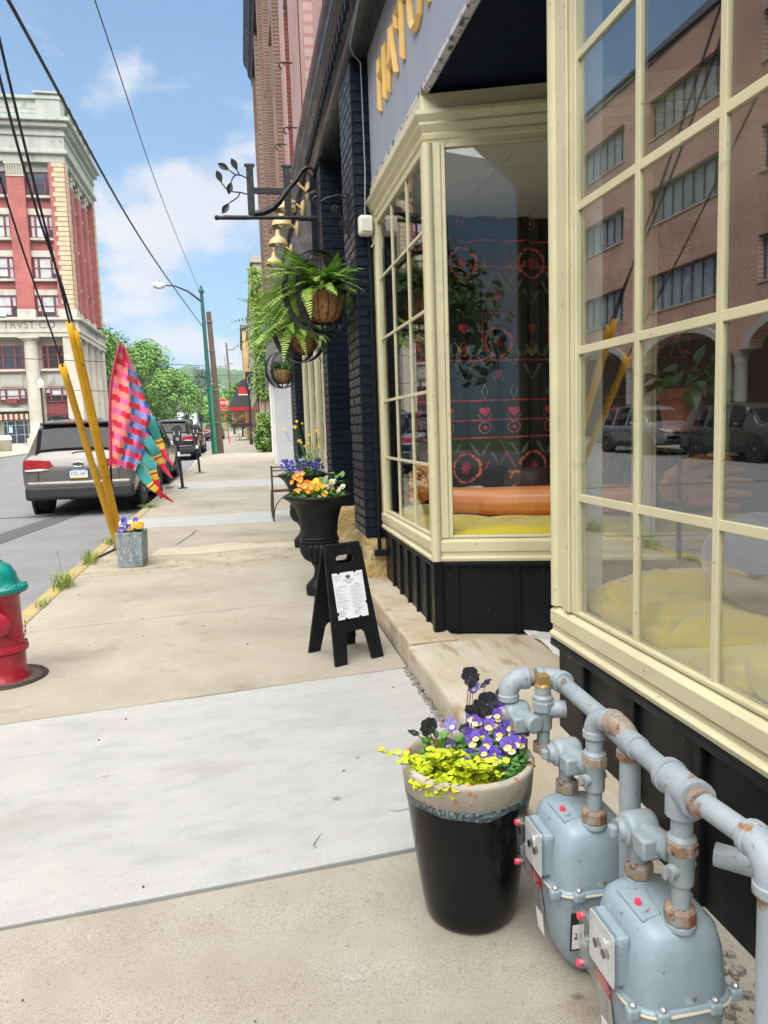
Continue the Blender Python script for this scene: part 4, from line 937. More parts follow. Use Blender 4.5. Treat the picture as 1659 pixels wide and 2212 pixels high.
def regulator(x, y, z, r_=.034):
    b = MB(); b.tube([(x,y,z),(x,y,z+.055)], .020, 14); part('nipple', b, m_cast, gp, smooth=45)
    b = MB(); b.lathe([(.028,-.035),(.034,-.03),(.036,-.02),(.036,.02),(.034,.03),(.028,.035)], 20, frame3((x,y,z+.085),(0,1,0),(0,0,1),(1,0,0))); part('regulator_body', b, m_cast, gp, smooth=45)
    b = MB(); b.lathe([(.030,-.012),(.032,.0),(.024,.004),(.022,.016)], 20, frame3((x-.036,y,z+.085),(0,1,0),(0,0,1),(-1,0,0))); part('regulator_cap', b, m_cast, gp, smooth=45)
    b = MB(); b.box((x-.060,y,z+.085),(.016,.022,.024)); part('cap_lug', b, m_cast, gp, bevel=.004)
    b = MB(); b.tube([(x,y,z+.085),(x+.02,y-.10,z+.085)], .026, 14); b.box((x-.012,y-.06,z+.08),(.05,.045,.045)); part('regulator_arm', b, m_cast, gp, bevel=.006, smooth=40)
for g_ in (G1, G2):
    gx, gy, g0 = g_; vy = gy-.079; ry = gy+.079; z0 = g0+.455
    valve(gx,vy,z0-.01); hexn((gx,vy,z0+.100),.031,.030)
    regulator(gx,ry,z0-.02)
    pipe([(gx,vy,z0+.13),(gx,vy,z0+.205)],.021)
hA, hT, hE = Vector((.855,1.90,.665)), Vector((.79,1.216,.70)), Vector((.80,1.02,.70))
dh = (hT-hA).normalized()
# far meter: riser turns over into the drop leg beside it
elbow((G1[0],G1[1]-.079,.705),(0,0,-1),(.25,-1,0),.021,.042)
elbow((G1[0]+.028,G1[1]-.195,.708),(-.25,1,0),(0,0,-1),.0225,.048,m_rust)
pipe([(G1[0]+.028,G1[1]-.195,.655),(G1[0]+.028,G1[1]-.195,.0)],.0235)
# header
pipe([hA,hA.lerp(hT,.55)],.0225)
b = MB(); b.tube([hA.lerp(hT,.50),hA.lerp(hT,.72)],.027,18); part('coupling', b, m_pipe, gp, smooth=45)
pipe([hA.lerp(hT,.68),hT],.0225)
tee(hT, dh, (0,0,-1), .0245)
b = MB(); b.tube([hT+dh*.06,hT+dh*.075],.0265,16); part('rust_ring', b, m_rust, gp, smooth=45)
pipe([hT+dh*.05,hE],.0215)
elbow(hE+dh*.045, -dh, (0,0,-1), .0235,.05)
pipe([hE+dh*.045+Vector((0,0,-.05)),hE+dh*.045+Vector((0,0,-.70))],.0225)
pipe([(.83,1.17,.585),(1.0,.99,.585)],.022)
# far end of the header turns out and down
elbow(hA+Vector((0,.05,0)),(.05,-1,0),(-1,.1,0),.0245,.04)
pipe([(.79,1.957,.668),(.765,1.96,.668)],.025,'nipple',m_rust)
elbow((.715,1.963,.668),(1,-.05,0),(0,0,-1),.0245,.045)
pipe([(.715,1.963,.62),(.715,1.963,.50)],.0235)
hexn((.715,1.963,.485),.030,.022,m_pipe)
# capped spare branch with brass plug
sx0, sy0 = .79, 1.885
pipe([(.85,1.87,.60),(sx0,sy0,.60)],.024)
hexn((sx0,sy0,.475),.031,.030); valve(sx0,sy0,.495)
hexn((sx0,sy0,.595),.032,.034,m_cast); pipe([(sx0,sy0,.62),(sx0,sy0,.665)],.022,'nipple',m_cast)
b = MB(); b.lathe([(.023,0),(.021,.006),(.018,.008),(.018,.012)],14,T(sx0,sy0,.665)); b.box((sx0,sy0,.688),(.032,.032,.026)); part('brass_plug', b, m_brass, gp, bevel=.003)
regulator(.735,1.95,.485); hexn((.735,1.95,.465),.034,.028)
b = MB(); b.tube([(.83,1.84,.70),(.86,1.83,.63),(.90,1.83,.63)],.006,6); part('pipe_clip', b, m_steel, gp)
# ------------------------------------------------------------------ folding A-frame menu sign
m_plast = mat('black_plastic', (.006,.007,.009), .45, spec=.2, bump=.06, bscale=90, c2=(.012,.013,.015), scale=12)
af = thing('menu_sign', 'black folding floor sign holding a white cafe menu', 'sign', (.615,4.165,gz(4.165)), R(22))
def sign_panel(Ln=.685):
    out = [(-.165,0),(-.085,0),(-.062,.165),(-.045,.185),(.045,.185),(.062,.165),(.085,0),(.165,0),(.125,Ln-.02),(.112,Ln),(-.112,Ln),(-.125,Ln-.02)]
    me_b = bmesh.new()
    vs_ = [me_b.verts.new((x,y,0)) for x,y in out]; e1 = [me_b.edges.new((vs_[i],vs_[(i+1)%len(vs_)])) for i in range(len(vs_))]
    hole = rrect(.115,.048,.023,5,0,Ln-.075)
    hv = [me_b.verts.new((x,y,0)) for x,y in hole]; e2 = [me_b.edges.new((hv[i],hv[(i+1)%len(hv)])) for i in range(len(hv))]
    bmesh.ops.triangle_fill(me_b, use_beauty=True, edges=e1+e2)
    for f in list(me_b.faces):
        c_ = f.calc_center_median()
        if abs(c_.x) < .0575 and abs(c_.y-(Ln-.075)) < .024 and all(v in hv for v in f.verts): me_b.faces.remove(f)
    r_ = bmesh.ops.extrude_face_region(me_b, geom=me_b.faces[:]); bmesh.ops.translate(me_b, vec=(0,0,-.018), verts=[v for v in r_['geom'] if isinstance(v, bmesh.types.BMVert)])
    bmesh.ops.recalc_face_normals(me_b, faces=me_b.faces)
    me = bpy.data.meshes.new('panel'); me_b.to_mesh(me); me_b.free(); me.materials.append(m_plast); return me
sp_me = sign_panel()
lean = math.asin(.155/.685)
MF = frame3((0,0,0), (1,0,0), (0,math.sin(lean),math.cos(lean)))            # front panel frame: normal = x cross y -> towards -y
MF = Matrix.Translation((0,0,0)) @ Matrix(((1,0,0,0),(0,math.sin(lean),-math.cos(lean),0),(0,math.cos(lean),math.sin(lean),0),(0,0,0,1)))
fo = obj('front_panel', sp_me, af, MF)
MBk = Matrix.Translation((0,.335,0)) @ Matrix(((1,0,0,0),(0,-math.sin(lean),-math.cos(lean),0),(0,math.cos(lean),-math.sin(lean),0),(0,0,0,1)))
bo = obj('rear_panel', sp_me, af, MBk)
for o in (fo, bo):
    m_ = o.modifiers.new('b','BEVEL'); m_.width = .003; m_.segments = 2; m_.limit_method = 'ANGLE'
for k in range(5):
    b = MB(); b.tube([(-.118+.048*k,.168,.672),(-.118+.048*k+.042,.168,.672)], .014, 10); part('hinge', b, m_plast, af, smooth=40)
PW, PH, PC = .205, .272, .395
b = MB(); b.bb(-PW/2,PW/2,PC-PH/2,PC+PH/2,.0015,.0028); pg = part('menu_sheet', b, mat('paper', (.80,.80,.84), .7), af, M=MF)
m_txt = mat('menu_ink', (.06,.07,.12), .8); m_txt2 = mat('fine_print', (.36,.37,.43), .8)
def mt(txt, x, y, s_, al='LEFT', m_=None): text('menu_text', txt, s_, m_ or m_txt, pg, T(x,PC+y,.0032), .0001, al)
mt('CATTAIL',0,.088,.018,'CENTER'); mt('CAFE',0,.074,.016,'CENTER')
lf = MB()
for k in range(9):
    a = R(40+12.5*k); lf.add([(0,PC+.094,.0034),(.0015+.018*math.cos(a-.09),PC+.094+.02*math.sin(a-.09),.0034),(.026*math.cos(a),PC+.094+.030*math.sin(a),.0034),(.018*math.cos(a+.09),PC+.094+.02*math.sin(a+.09),.0034)],[(0,1,2,3)])
part('menu_logo', lf, m_txt, pg)
for i, s_ in enumerate(('WED 8 AM - 2 PM','THURS 8 AM - 2 PM','FRI 8 AM - 3 PM','SAT 8 AM - 3 PM')): mt(s_,-.096,.118-.0085*i,.0062)
mt('MARKET ST.',.096,.118,.006,'RIGHT'); mt('MEADVILLE PA 16335',.096,.1095,.006,'RIGHT')
mt('HANDHELDS',-.05,.052,.0105,'CENTER'); mt('MAINS',.052,.060,.0105,'CENTER'); mt('DRINKS',-.045,-.078,.0105,'CENTER'); mt('SIDES',.05,-.085,.0105,'CENTER')
fine = MB()
for i, s_ in enumerate(('CLASSIC - 8','SPICIER - 8','CHICKPEASY - 8','BREAKFAST BURRITO - 12','LOXED IN - 12')):
    mt(s_,-.096,.040-.0235*i,.0078)
    for k in range(2): fine.bb(-.096,-.096+.085-.02*k,PC+.032-.0235*i-.0055*k,PC+.0335-.0235*i-.0055*k,.0029,.0031)
for i, s_ in enumerate(('AVOCADO TOAST - 12','HUMMUS TOAST - 12','SHAKSHUKA - 10','SOUTHWEST BOWL - 12','BISCUITS & GRAVY - 12','PANCAKES - 9')):
    mt(s_,.006,.048-.0225*i,.0078)
    for k in range(2): fine.bb(.006,.09-.02*k,PC+.040-.0225*i-.0055*k,PC+.0415-.0225*i-.0055*k,.0029,.0031)
for i, s_ in enumerate(('HOT COFFEE - 3','COLD BREW - 4','TURMERIC LATTE - 5','MATCHA LATTE - 6','SWEETENERS')): mt(s_,-.096,-.088-.0072*i,.006)
for i, s_ in enumerate(('BACON/SAUSAGE - 4','HUMMUS - 5','POTATOES - 3','BISCUIT - 4')): mt(s_,.012,-.095-.0072*i,.006)
part('fine_print', fine, m_txt2, pg)
for (x, y) in ((-.06,PH/2),(.05,PH/2),(-PW/2,-.10),(PW/2,-.055),(-.05,-PH/2),(.045,-PH/2)):
    b = MB(); b.lathe([(.009,.001),(.009,.004)], 14, T(x,PC+y,.001)); part('sheet_clip', b, m_plast, af, M=MF)
text('embossed_name', 'HEADLINE', .026, m_plast, af, MF @ T(.03,.232,.0), .0016)

# ------------------------------------------------------------------ fire hydrant
hy = thing('fire_hydrant', 'red fire hydrant with a teal bonnet at the left edge', 'hydrant', (-1.402,4.46,gz(4.46))); hy.scale = (.94,.94,.91)
m_hred = mat('hydrant_red', (.42,.012,.035), .34, coat=.2, c2=(.33,.012,.03), scale=6, bump=.3, bscale=26, c3=(.03,.01,.012), s3=26, lo3=.73, hi3=.76)
m_teal = mat('hydrant_teal', (.004,.225,.185), .32, coat=.2, c2=(.004,.18,.15), scale=6, bump=.1, bscale=20, c3=(.02,.03,.03), s3=26, lo3=.74, hi3=.77)
b = MB(); b.lathe([(.15,-.02),(.15,.0),(.128,.02),(.125,.10),(.128,.17),(.145,.18),(.148,.195),(.145,.21),(.125,.22),(.122,.30),(.120,.52),(.132,.535),(.135,.55)], 40, flute=.035, nf=10, frange=(.03,.165)); part('barrel', b, m_hred, hy, smooth=50)
b = MB(); b.lathe([(.135,.55),(.165,.552),(.172,.565),(.172,.58),(.160,.592),(.130,.60),(.118,.63),(.110,.67),(.085,.715),(.05,.738),(.04,.745),(.04,.752),(.03,.756)], 40, flute=.05, nf=8, frange=(.61,.72)); part('bonnet', b, m_teal, hy, smooth=50)
b = MB(); b.lathe([(.024,.755),(.020,.80),(.012,.803)], 5, None); part('operating_nut', b, m_ink, hy)
for k in range(8):
    a = k*math.pi/4+.2; b = MB(); b.lathe([(.014,0),(.014,.014),(.008,.018)], 6, T(.150*math.cos(a),.150*math.sin(a),.588)); part('bonnet_bolt', b, m_teal, hy)
for az, r_ in ((R(-78),.052),(R(180),.04),(R(0),.04)):
    d = Vector((math.cos(az),math.sin(az),0))
    if az == 0: continue
    M_ = frame3(Vector((0,0,.38))+d*.10, Vector((0,0,1)).cross(d), (0,0,1), d)
    b = MB(); b.lathe([(r_*1.25,0),(r_*1.3,.035),(r_*1.12,.04),(r_*1.12,.055),(r_*1.35,.058),(r_*1.35,.075),(r_*1.05,.085),(r_*.4,.088)], 20, M_); nz = part('nozzle_cap', b, m_hred, hy, smooth=40)
    b = MB(); b.lathe([(.018,.085),(.015,.11)], 5, M_); part('cap_nut', b, m_hred, nz)
for k in range(10):
    a = k*.6283; b = MB(); b.lathe([(.013,0),(.013,.012),(.008,.016)], 6, T(.137*math.cos(a),.137*math.sin(a),.208)); part('flange_bolt', b, m_hred, hy)
for k in range(12):
    t_ = k/11; b = MB(); a = R(-78)+1.7*t_; p_ = Vector((.135*math.cos(a),.135*math.sin(a),.34-.09*math.sin(math.pi*t_))); b.tube([p_+Vector((.010*math.cos(u)*-math.sin(a),.010*math.cos(u)*math.cos(a),.010*math.sin(u))) for u in [j*.785 for j in range(8)]], .0028, 5, closed=True); part('chain_link', b, m_hred, hy)
b = MB(); b.lathe([(.205,.004),(.215,.012),(.235,.012),(.245,.002)], 40, cap=False); part('ground_ring', b, mat('ring_iron', (.03,.018,.02), .7, bump=.5, bscale=50), hy, smooth=40)
b = MB(); b.lathe([(.001,.004),(.21,.0045)], 30, cap=False); part('ring_dirt', b, mat('ring_dirt', (.09,.07,.05), 1, c2=(.2,.05,.03), scale=40, lo=.58, hi=.66), hy)

# ------------------------------------------------------------------ cast iron urns
m_urn = mat('black_urn', (.006,.007,.009), .45, spec=.25, c2=(.012,.013,.015), scale=8, bump=.25, bscale=50, c3=(.22,.21,.2), s3=60, lo3=.74, hi3=.77, rvar=.1)
def make_urn():
    u = thing('garden_urn', 'x', 'urn', (0,0,0))
    b = MB(); b.lathe([(.150,0),(.152,.01),(.152,.075),(.145,.082)], 4, Matrix.Rotation(R(45),4,'Z')); 
    b = MB(); b.prism([(.135*math.cos(R(22.5+45*k)),.135*math.sin(R(22.5+45*k))) for k in range(8)], .075); part('plinth', b, m_urn, u, bevel=.008)
    b = MB(); b.lathe([(.118,.074),(.110,.095),(.085,.115),(.060,.15),(.052,.20),(.060,.235),(.075,.25),(.075,.262),(.06,.268)], 32); part('stem', b, m_urn, u, smooth=50)
    b = MB(); b.lathe([(.06,.262),(.095,.272),(.135,.30),(.160,.345),(.166,.385),(.158,.42),(.145,.435)], 72, flute=.10, nf=18, frange=(.268,.425)); part('fluted_bowl', b, m_urn, u, smooth=70)
    b = MB(); b.lathe([(.140,.432),(.160,.437),(.164,.447),(.150,.456),(.156,.462),(.156,.47),(.148,.478)], 48); part('collar', b, m_urn, u, smooth=40)
    b = MB(); b.lathe([(.146,.474),(.150,.52),(.155,.58),(.165,.64),(.185,.70),(.215,.75),(.255,.785),(.272,.792),(.280,.80),(.278,.812),(.262,.818),(.235,.805),(.225,.78)], 56, cap=False); part('flared_body', b, m_urn, u, smooth=60)
    b = MB(); b.lathe([(.001,.785),(.23,.782)], 24, cap=False); part('soil', b, m_soil, u)
    return u
u1 = make_urn(); u1.location = (.585,5.98,gz(5.98)); u1['label'] = 'black fluted urn right behind the menu sign with orange and yellow pansies'; u1['group'] = 'black garden urns'
u2 = copy_tree(u1, None, 'black urn behind the first urn with blue flowers, beside the bench', 'black garden urns'); u2.location = (.655,8.35,gz(8.35)+.01)
f1 = thing('pansy_bed', 'orange, yellow and pale pansies growing in the nearer urn', 'flowers', (.585,5.98,gz(5.98)))
part('foliage', foliage((0,0),.20,.20,.09,460,.05,.028,31,.79), m_green2, f1, kind='stuff'); q = random.Random(5)
for i in range(80):
    a = q.uniform(0,6.28); r_ = .21*math.sqrt(q.random()); x, y = r_*math.cos(a), r_*math.sin(a); z = .86+.08*q.random()-(r_*.15)
    me_ = pan_o if x < -.06 else (pan_y if x < .04 else pan_w)
    if x < -.12 and q.random() < .4: z += .09
    if x > .08 and q.random() < .5: continue
    flower_at(me_, (x,y,z), (q.uniform(-.7,.5),-1,q.uniform(.1,.9)), f1, q.uniform(.7,1.05), q.uniform(-.5,.5))
lme = leaf_mb(.07,.045,.15,.25).mesh('leaf', m_green2)
for i in range(18):
    x, y = q.uniform(.03,.22), q.uniform(-.15,.12); obj('leaf', lme, f1, T(x,y,.88+q.uniform(0,.09)) @ rot_to((q.uniform(-.3,1),q.uniform(-1,.5),.4), q.uniform(-.6,.6)))
f2 = thing('lobelia_bed', 'violet blue flowers with tall yellow buttercups in the farther urn', 'flowers', (.655,8.35,gz(8.35)))
part('foliage', foliage((0,0),.23,.2,.10,520,.045,.018,33,.79), m_green, f2, kind='stuff')
for i in range(48):
    a = q.uniform(0,6.28); r_ = .23*math.sqrt(q.random()); flower_at(pan_bl, (r_*math.cos(a),r_*math.sin(a),.86+.12*q.random()), (q.uniform(-.6,.6),-1,q.uniform(-.1,.8)), f2, q.uniform(.8,1.2))
pr = []; yb = pansy_mesh('flower', m_yel, m_yel, m_yel, m_yel, .018)
for i in range(14):
    x, y, z = q.uniform(-.25,.35), q.uniform(-.15,.15), q.uniform(1.12,1.42); pr.append(((x*.3+.1,y*.5,.82),(x,y,z))); flower_at(yb, (x,y,z), (q.uniform(-.5,.5),-.8,.6), f2, q.uniform(.8,1.2))
part('stem', stems(pr, .003), m_green2, f2)
part('tall_leaves', foliage((.10,0),.12,.1,.3,60,.07,.03,37,.85,1.2), m_green2, f2)

# ------------------------------------------------------------------ iron bench
bn = thing('iron_bench', 'rusty brown iron bench behind the urns', 'bench', (.40,10.68,gz(10.68)))
m_rbr = mat('brown_iron', (.045,.022,.02), .6, c2=(.09,.04,.03), scale=20, bump=.3, bscale=60)
for x in (0,.62):
    b = MB(); b.tube([(x,0,0),(x,.0,.42),(x-.0,-.03,.80)], .014, 8); part('back_post', b, m_rbr, bn)
    b = MB(); b.tube([(x,.40,0),(x,.40,.42)], .013, 8); part('leg', b, m_rbr, bn)
    b = MB(); b.tube([(x,.40-.40*math.cos(R(a)),.05+.33*math.sin(R(a))) for a in range(0,181,15)], .008, 6); part('side_arch', b, m_rbr, bn)
for z in (.78,.73,.65): b = MB(); b.tube([(-.01,-.028,z),(.63,-.028,z)], .009, 8); part('back_rail', b, m_rbr, bn)
b = MB(); b.tube([(.31-.30*math.cos(R(a)),.0,.08+.32*math.sin(R(a))) for a in range(0,181,12)], .008, 6); part('front_arch', b, m_rbr, bn)
for k in range(7): b = MB(); b.box((.31,.03+.058*k,.425),(.64,.04,.012)); part('seat_slat', b, m_rbr, bn)
gm3 = copy_tree([o for o in bpy.data.objects if o.name.startswith('gas_meter')][0], None, 'small far gas meter on the wall behind the iron bench'); gm3.location = (.93,12.75,.30)
for o in [o for o in bpy.data.objects if o.parent == gm3]: pass
pp = thing('gas_riser', 'grey gas riser pipe bent over the far meter behind the bench', 'pipe', (.93,12.75,0))
b = MB(); b.tube([(-.045,.03,.72),(-.045,.03,.84),(-.02,.03,.88),(.12,.03,.88)], .03, 10); part('pipe', b, m_pipe, pp, smooth=45)
b = MB(); b.tube([(.12,.03,.80),(.12,.03,.95)], .04, 10); part('tee', b, m_pipe, pp, smooth=45)
b = MB(); b.tube([(.065,.0,.72),(.065,.0,.80),(.12,.02,.86)], .025, 10); part('pipe', b, m_pipe, pp, smooth=45)

# ------------------------------------------------------------------ square zinc planter
zp = thing('zinc_planter', 'square mottled zinc planter with blue and orange flowers at the kerb', 'planter', (-1.155,7.88,gz(7.88)), R(-3))
m_zinc = mat('mottled_zinc', (.30,.34,.37), .5, metal=.35, c2=(.16,.20,.23), scale=16, bump=.1, bscale=40, stretch=(1,1,.45), c3=(.50,.53,.55), s3=60, lo3=.58, hi3=.66)
bm = bmesh.new()
def ringq(s_, sy_, z): return [bm.verts.new((x*s_,y*sy_,z)) for x, y in ((-1,-1),(1,-1),(1,1),(-1,1))]
r0, r1, r2, r3 = ringq(.118,.155,0), ringq(.130,.17,.355), ringq(.121,.161,.355), ringq(.118,.158,.30)
bm.faces.new(r0[::-1])
for a_, b_ in ((r0,r1),(r1,r2),(r2,r3)):
    for k in range(4): bm.faces.new((a_[k],a_[(k+1)%4],b_[(k+1)%4],b_[k]))
bm.faces.new(r3)
me = bpy.data.meshes.new('box'); bm.to_mesh(me); bm.free(); me.materials.append(m_zinc); o = obj('box', me, zp); m_ = o.modifiers.new('b','BEVEL'); m_.width = .003
b = MB(); b.bb(-.117,.117,-.157,.157,.30,.315); part('soil', b, m_soil, zp)
f3 = thing('planter_flowers', 'dark blue pansies and orange marigolds in the zinc planter', 'flowers', (-1.155,7.88,gz(7.88)))
part('foliage', foliage((0,0),.11,.15,.08,260,.045,.02,41,.32), m_green2, f3, kind='stuff'); mar = pansy_mesh('flower', m_mari, m_mari, m_mari, m_orange, .022)
mbm = MB()
for i in range(40):
    a = i*2.4; r_ = .022*math.sqrt(i/40); mbm.add([(v_[0],v_[1],v_[2]) for v_ in leaf_mb(.016,.010,.2,.1,2).v], leaf_mb(.016,.010,.2,.1,2).f, T(r_*math.cos(a),r_*math.sin(a),.012-r_*.3) @ rot_to((math.cos(a),math.sin(a),.9-r_*40)))
mar_me = mbm.mesh('flower', m_mari)
for i in range(26):
    x, y = q.uniform(-.12,.12), q.uniform(-.16,.10)
    if x > .0 and y < -.02: obj('flower', mar_me, f3, T(x,y,.39+.05*q.random(),R(35)))
    else: flower_at(pan_bl if q.random() < .8 else pan_w, (x,y,.38+.09*q.random()), (q.uniform(-.6,.6),-1,.5), f3, 1.3)

# ------------------------------------------------------------------ patchwork feather flag
fl = thing('feather_flag', 'tall patchwork flag in red, pink and blue with teal and yellow tails', 'flag', (-1.50,8.95,gz(8.95)))
def cloth(c, n): return mat(n, c, .7, c2=tuple(x*.86 for x in c), scale=6, bump=.15, bscale=300, sheen=.2)
FC = [cloth((.68,.008,.04),'flag_red'), cloth((.85,.13,.36),'flag_pink'), cloth((.92,.28,.23),'flag_coral'), cloth((.30,.33,.72),'flag_periwinkle'), cloth((.02,.12,.50),'flag_blue'), cloth((.02,.26,.24),'flag_teal'), cloth((.82,.52,.03),'flag_yellow'), cloth((.42,.01,.06),'flag_crimson')]
sl = [(-1.278,2.45),(-1.362,2.195),(-1.413,1.985),(-1.447,1.713),(-1.462,1.408),(-1.48,1.062)]
fe = [(-1.252,2.412),(-1.170,2.14),(-1.100,1.90),(-1.020,1.60),(-1.089,1.333),(-1.225,.988)]
def poly_at(P, t):
    d = [0]
    for i in range(len(P)-1): d.append(d[-1]+math.dist(P[i],P[i+1]))
    s_ = t*d[-1]
    for i in range(len(P)-1):
        if s_ <= d[i+1]+1e-9:
            u = (s_-d[i])/(d[i+1]-d[i]); return (P[i][0]+(P[i+1][0]-P[i][0])*u, P[i][1]+(P[i+1][1]-P[i][1])*u)
    return P[-1]
OX, OY, OZ = -1.50, 8.95, gz(8.95)
NU, NV = 44, 84
vv = []; ff = []; mi = []
for j in range(NV+1):
    v_ = j/NV; a = poly_at(sl, v_); c_ = poly_at(fe, v_)
    for i in range(NU+1):
        u = i/NU; x = a[0]+(c_[0]-a[0])*u; z = a[1]+(c_[1]-a[1])*u - .03*u*(1-u)
        y = OY-.05 + .07*math.sin(u*6+v_*4)*u + .04*math.sin(u*13+v_*10)*u + .018*math.sin(u*23-v_*17)*u + .25*u*(1-v_*.4)
        vv.append((x-OX,y-OY,z-OZ))
for j in range(NV):
    for i in range(NU):
        n_ = NU+1; ff.append((j*n_+i,j*n_+i+1,(j+1)*n_+i+1,(j+1)*n_+i))
        wpos = vv[j*n_+i]; u = i/NU
        x_, z_ = wpos[0], wpos[2]
        row = math.floor((z_+x_*.50)/.074); s_ = (x_*.92+row*.045)/.088; ce = math.floor(s_); fr_ = s_-ce
        v_ = j/NV; ub = .78-.42*v_
        if u < .02: k = 7
        elif row % 2 == 0:
            k = (1,0)[ce % 2]
        else:
            k = 2 if u < ub else 3
            if ub-.04 < u < ub: k = 5
            if ub <= u < ub+.05: k = 4
            if u > .90: k = (4 if fr_ < .6 else 5)
        if z_ > 2.15 and u > .4: k = 0
        mi.append(k)
me = bpy.data.meshes.new('fabric'); me.from_pydata(vv, [], ff); me.update()
for m_ in FC: me.materials.append(m_)
me.polygons.foreach_set('material_index', mi); me.polygons.foreach_set('use_smooth', [True]*len(mi)); fo_ = obj('fabric', me, fl)
m_ = fo_.modifiers.new('s','SOLIDIFY'); m_.thickness = .002
b = MB(); b.tube([(x-OX+.004,-.05,z-OZ) for x,z in [poly_at(sl,k/12) for k in range(13)]], [.012+.006*k/12 for k in range(13)], 8); part('sleeve', b, FC[7], fl, smooth=60)
def tail(P, w0, seed, y0):
    q = random.Random(seed); vv = []; ff = []; mi = []; n = 26
    for j in range(n+1):
        t = j/n; p = poly_at(P, t); p2 = poly_at(P, min(1,t+.02)); p0 = poly_at(P, max(0,t-.02))
        d = Vector((p2[0]-p0[0],p2[1]-p0[1])).normalized(); nn = Vector((-d.y,d.x)); w_ = w0*(1-.85*t**1.6)/2
        y = y0+.03*math.sin(t*7+seed)
        for s_ in (-1,-.3,.4,1): vv.append((p[0]+nn.x*w_*s_-OX, y-OY+.02*math.sin(s_*2+t*4), p[1]+nn.y*w_*s_-OZ))
    for j in range(n):
        t = j/n; k = 5 if t < .40 else (6 if t < .46 else (7 if t < .50 else (6 if t < .58 else 0)))
        for i in range(3): ff.append((j*4+i,j*4+i+1,(j+1)*4+i+1,(j+1)*4+i)); mi.append(k)
    me = bpy.data.meshes.new('tail'); me.from_pydata(vv,[],ff); me.update()
    for m_ in FC: me.materials.append(m_)
    me.polygons.foreach_set('material_index', mi); me.polygons.foreach_set('use_smooth', [True]*len(mi)); o = obj('tail', me, fl); m_ = o.modifiers.new('s','SOLIDIFY'); m_.thickness = .002
tail([(-1.225,1.04),(-1.085,.84),(-.98,.72),(-.834,.60)], .12, 1, OY+.10); tail([(-1.17,1.20),(-1.05,1.03),(-1.0,.82),(-.976,.64)], .12, 2, OY+.15)
tail([(-1.10,1.37),(-.985,1.17),(-.91,.98),(-.828,.876)], .12, 3, OY+.19); tail([(-1.04,1.60),(-.957,1.32),(-.90,1.15),(-.804,1.02)], .11, 4, OY+.22)
b = MB(); b.tube([(.0,0,0),(.0,0,.5),(.02,-.03,1.0)], .012, 8); part('pole', b, m_plast, fl, smooth=50)
b = MB(); b.lathe([(.03,0),(.03,.05),(.018,.07),(.018,.30),(.022,.31)], 12); part('pole_socket', b, m_steel, fl, smooth=40)
b = MB(); b.tube([(0,0,.012),(-.12,-.7,.012)], .010, 6); b.tube([(0,0,.012),(.3,.4,.012)], .010, 6); part('ground_foot', b, m_plast, fl)

# ------------------------------------------------------------------ guy wires with yellow guards, overhead cables
m_guard = mat('yellow_guard', (.72,.40,.008), .42, c2=(.62,.33,.008), scale=5, c3=(.20,.12,.02), s3=11, lo3=.70, hi3=.73)
m_wire = mat('black_cable', (.015,.017,.022), .5)
def guard(P, r_, lab):
    g_ = thing('guy_wire_guard', lab, 'guy guard', P[0], group='yellow guy wire guards'); o_ = Vector(P[0])
    d = (Vector(P[-1])-o_); n_ = 14; pts = [Vector(P[0]).lerp(Vector(P[-1]), k/n_) for k in range(n_+1)]
    if len(P) > 2:
        pts = [Vector((*[sum(c) for c in zip(*[])],)) if False else Vector(P[0]).lerp(Vector(P[1]), k/n_*2) if k <= n_/2 else Vector(P[1]).lerp(Vector(P[2]), k/n_*2-1) for k in range(n_+1)]
    b = MB(); rings_o = pts
    b.tube([p-o_ for p in pts], r_, 14, False); part('guard_tube', b, m_guard, g_, smooth=60, solid=.006)
def wire(P, r_, lab, cat='cable', sag=0, group=None, name='cable', n=16):
    a, c_ = Vector(P[0]), Vector(P[-1]); pts = []
    if len(P) == 2:
        pts = [a.lerp(c_, k/n)-Vector((0,0,sag*4*(k/n)*(1-k/n))) for k in range(n+1)]
    else: pts = [Vector(p) for p in P]
    if len(P) > 2:
        Q_ = pts; pts = []
        for i in range(len(Q_)-1):
            p0, p1, p2, p3 = Q_[max(0,i-1)], Q_[i], Q_[i+1], Q_[min(len(Q_)-1,i+2)]
            pts += [.5*(2*p1+(p2-p0)*t+(2*p0-5*p1+4*p2-p3)*t*t+(3*p1-p0-3*p2+p3)*t*t*t) for t in [k/10 for k in range(10)]]
        pts.append(Q_[-1])
    b = MB(); b.tube([p-a for p in pts], r_, 6); part(name, b, m_wire, M=T(*a), label=lab, cat=cat, group=group, smooth=60)
BA = (-1.415,8.80,.10)
guard([BA,(-1.46,8.1,1.30),(-1.50,7.42,2.46)], .030, 'taller yellow plastic guard on the guy wire beside the flag')
guard([(-1.395,8.83,.10),(-1.435,8.12,1.28),(-1.47,7.47,2.40)], .027, 'yellow guard pressed against the right side of the taller guard')
guard([(-1.44,8.79,.10),(-1.50,7.98,1.10),(-1.55,7.23,2.05)], .030, 'shorter yellow guard leaning left with an open top')
wire([(-1.415,8.80,.10),(-1.50,7.42,2.456),(-1.56,6.1,4.30),(-1.60,2.68,9.1)], .011, 'guy wire rising from the taller yellow guard', 'guy wire', group='guy wires')
wire([(-1.395,8.83,.10),(-1.47,7.47,2.40),(-1.60,6.2,4.04),(-1.60,2.70,8.6)], .011, 'guy wire rising from the right yellow guard', 'guy wire', group='guy wires')
wire([(-1.44,8.79,.10),(-1.55,7.23,2.05),(-1.60,5.97,3.27),(-1.60,2.68,6.5)], .008, 'thin guy wire rising from the shorter yellow guard', 'guy wire', group='guy wires')
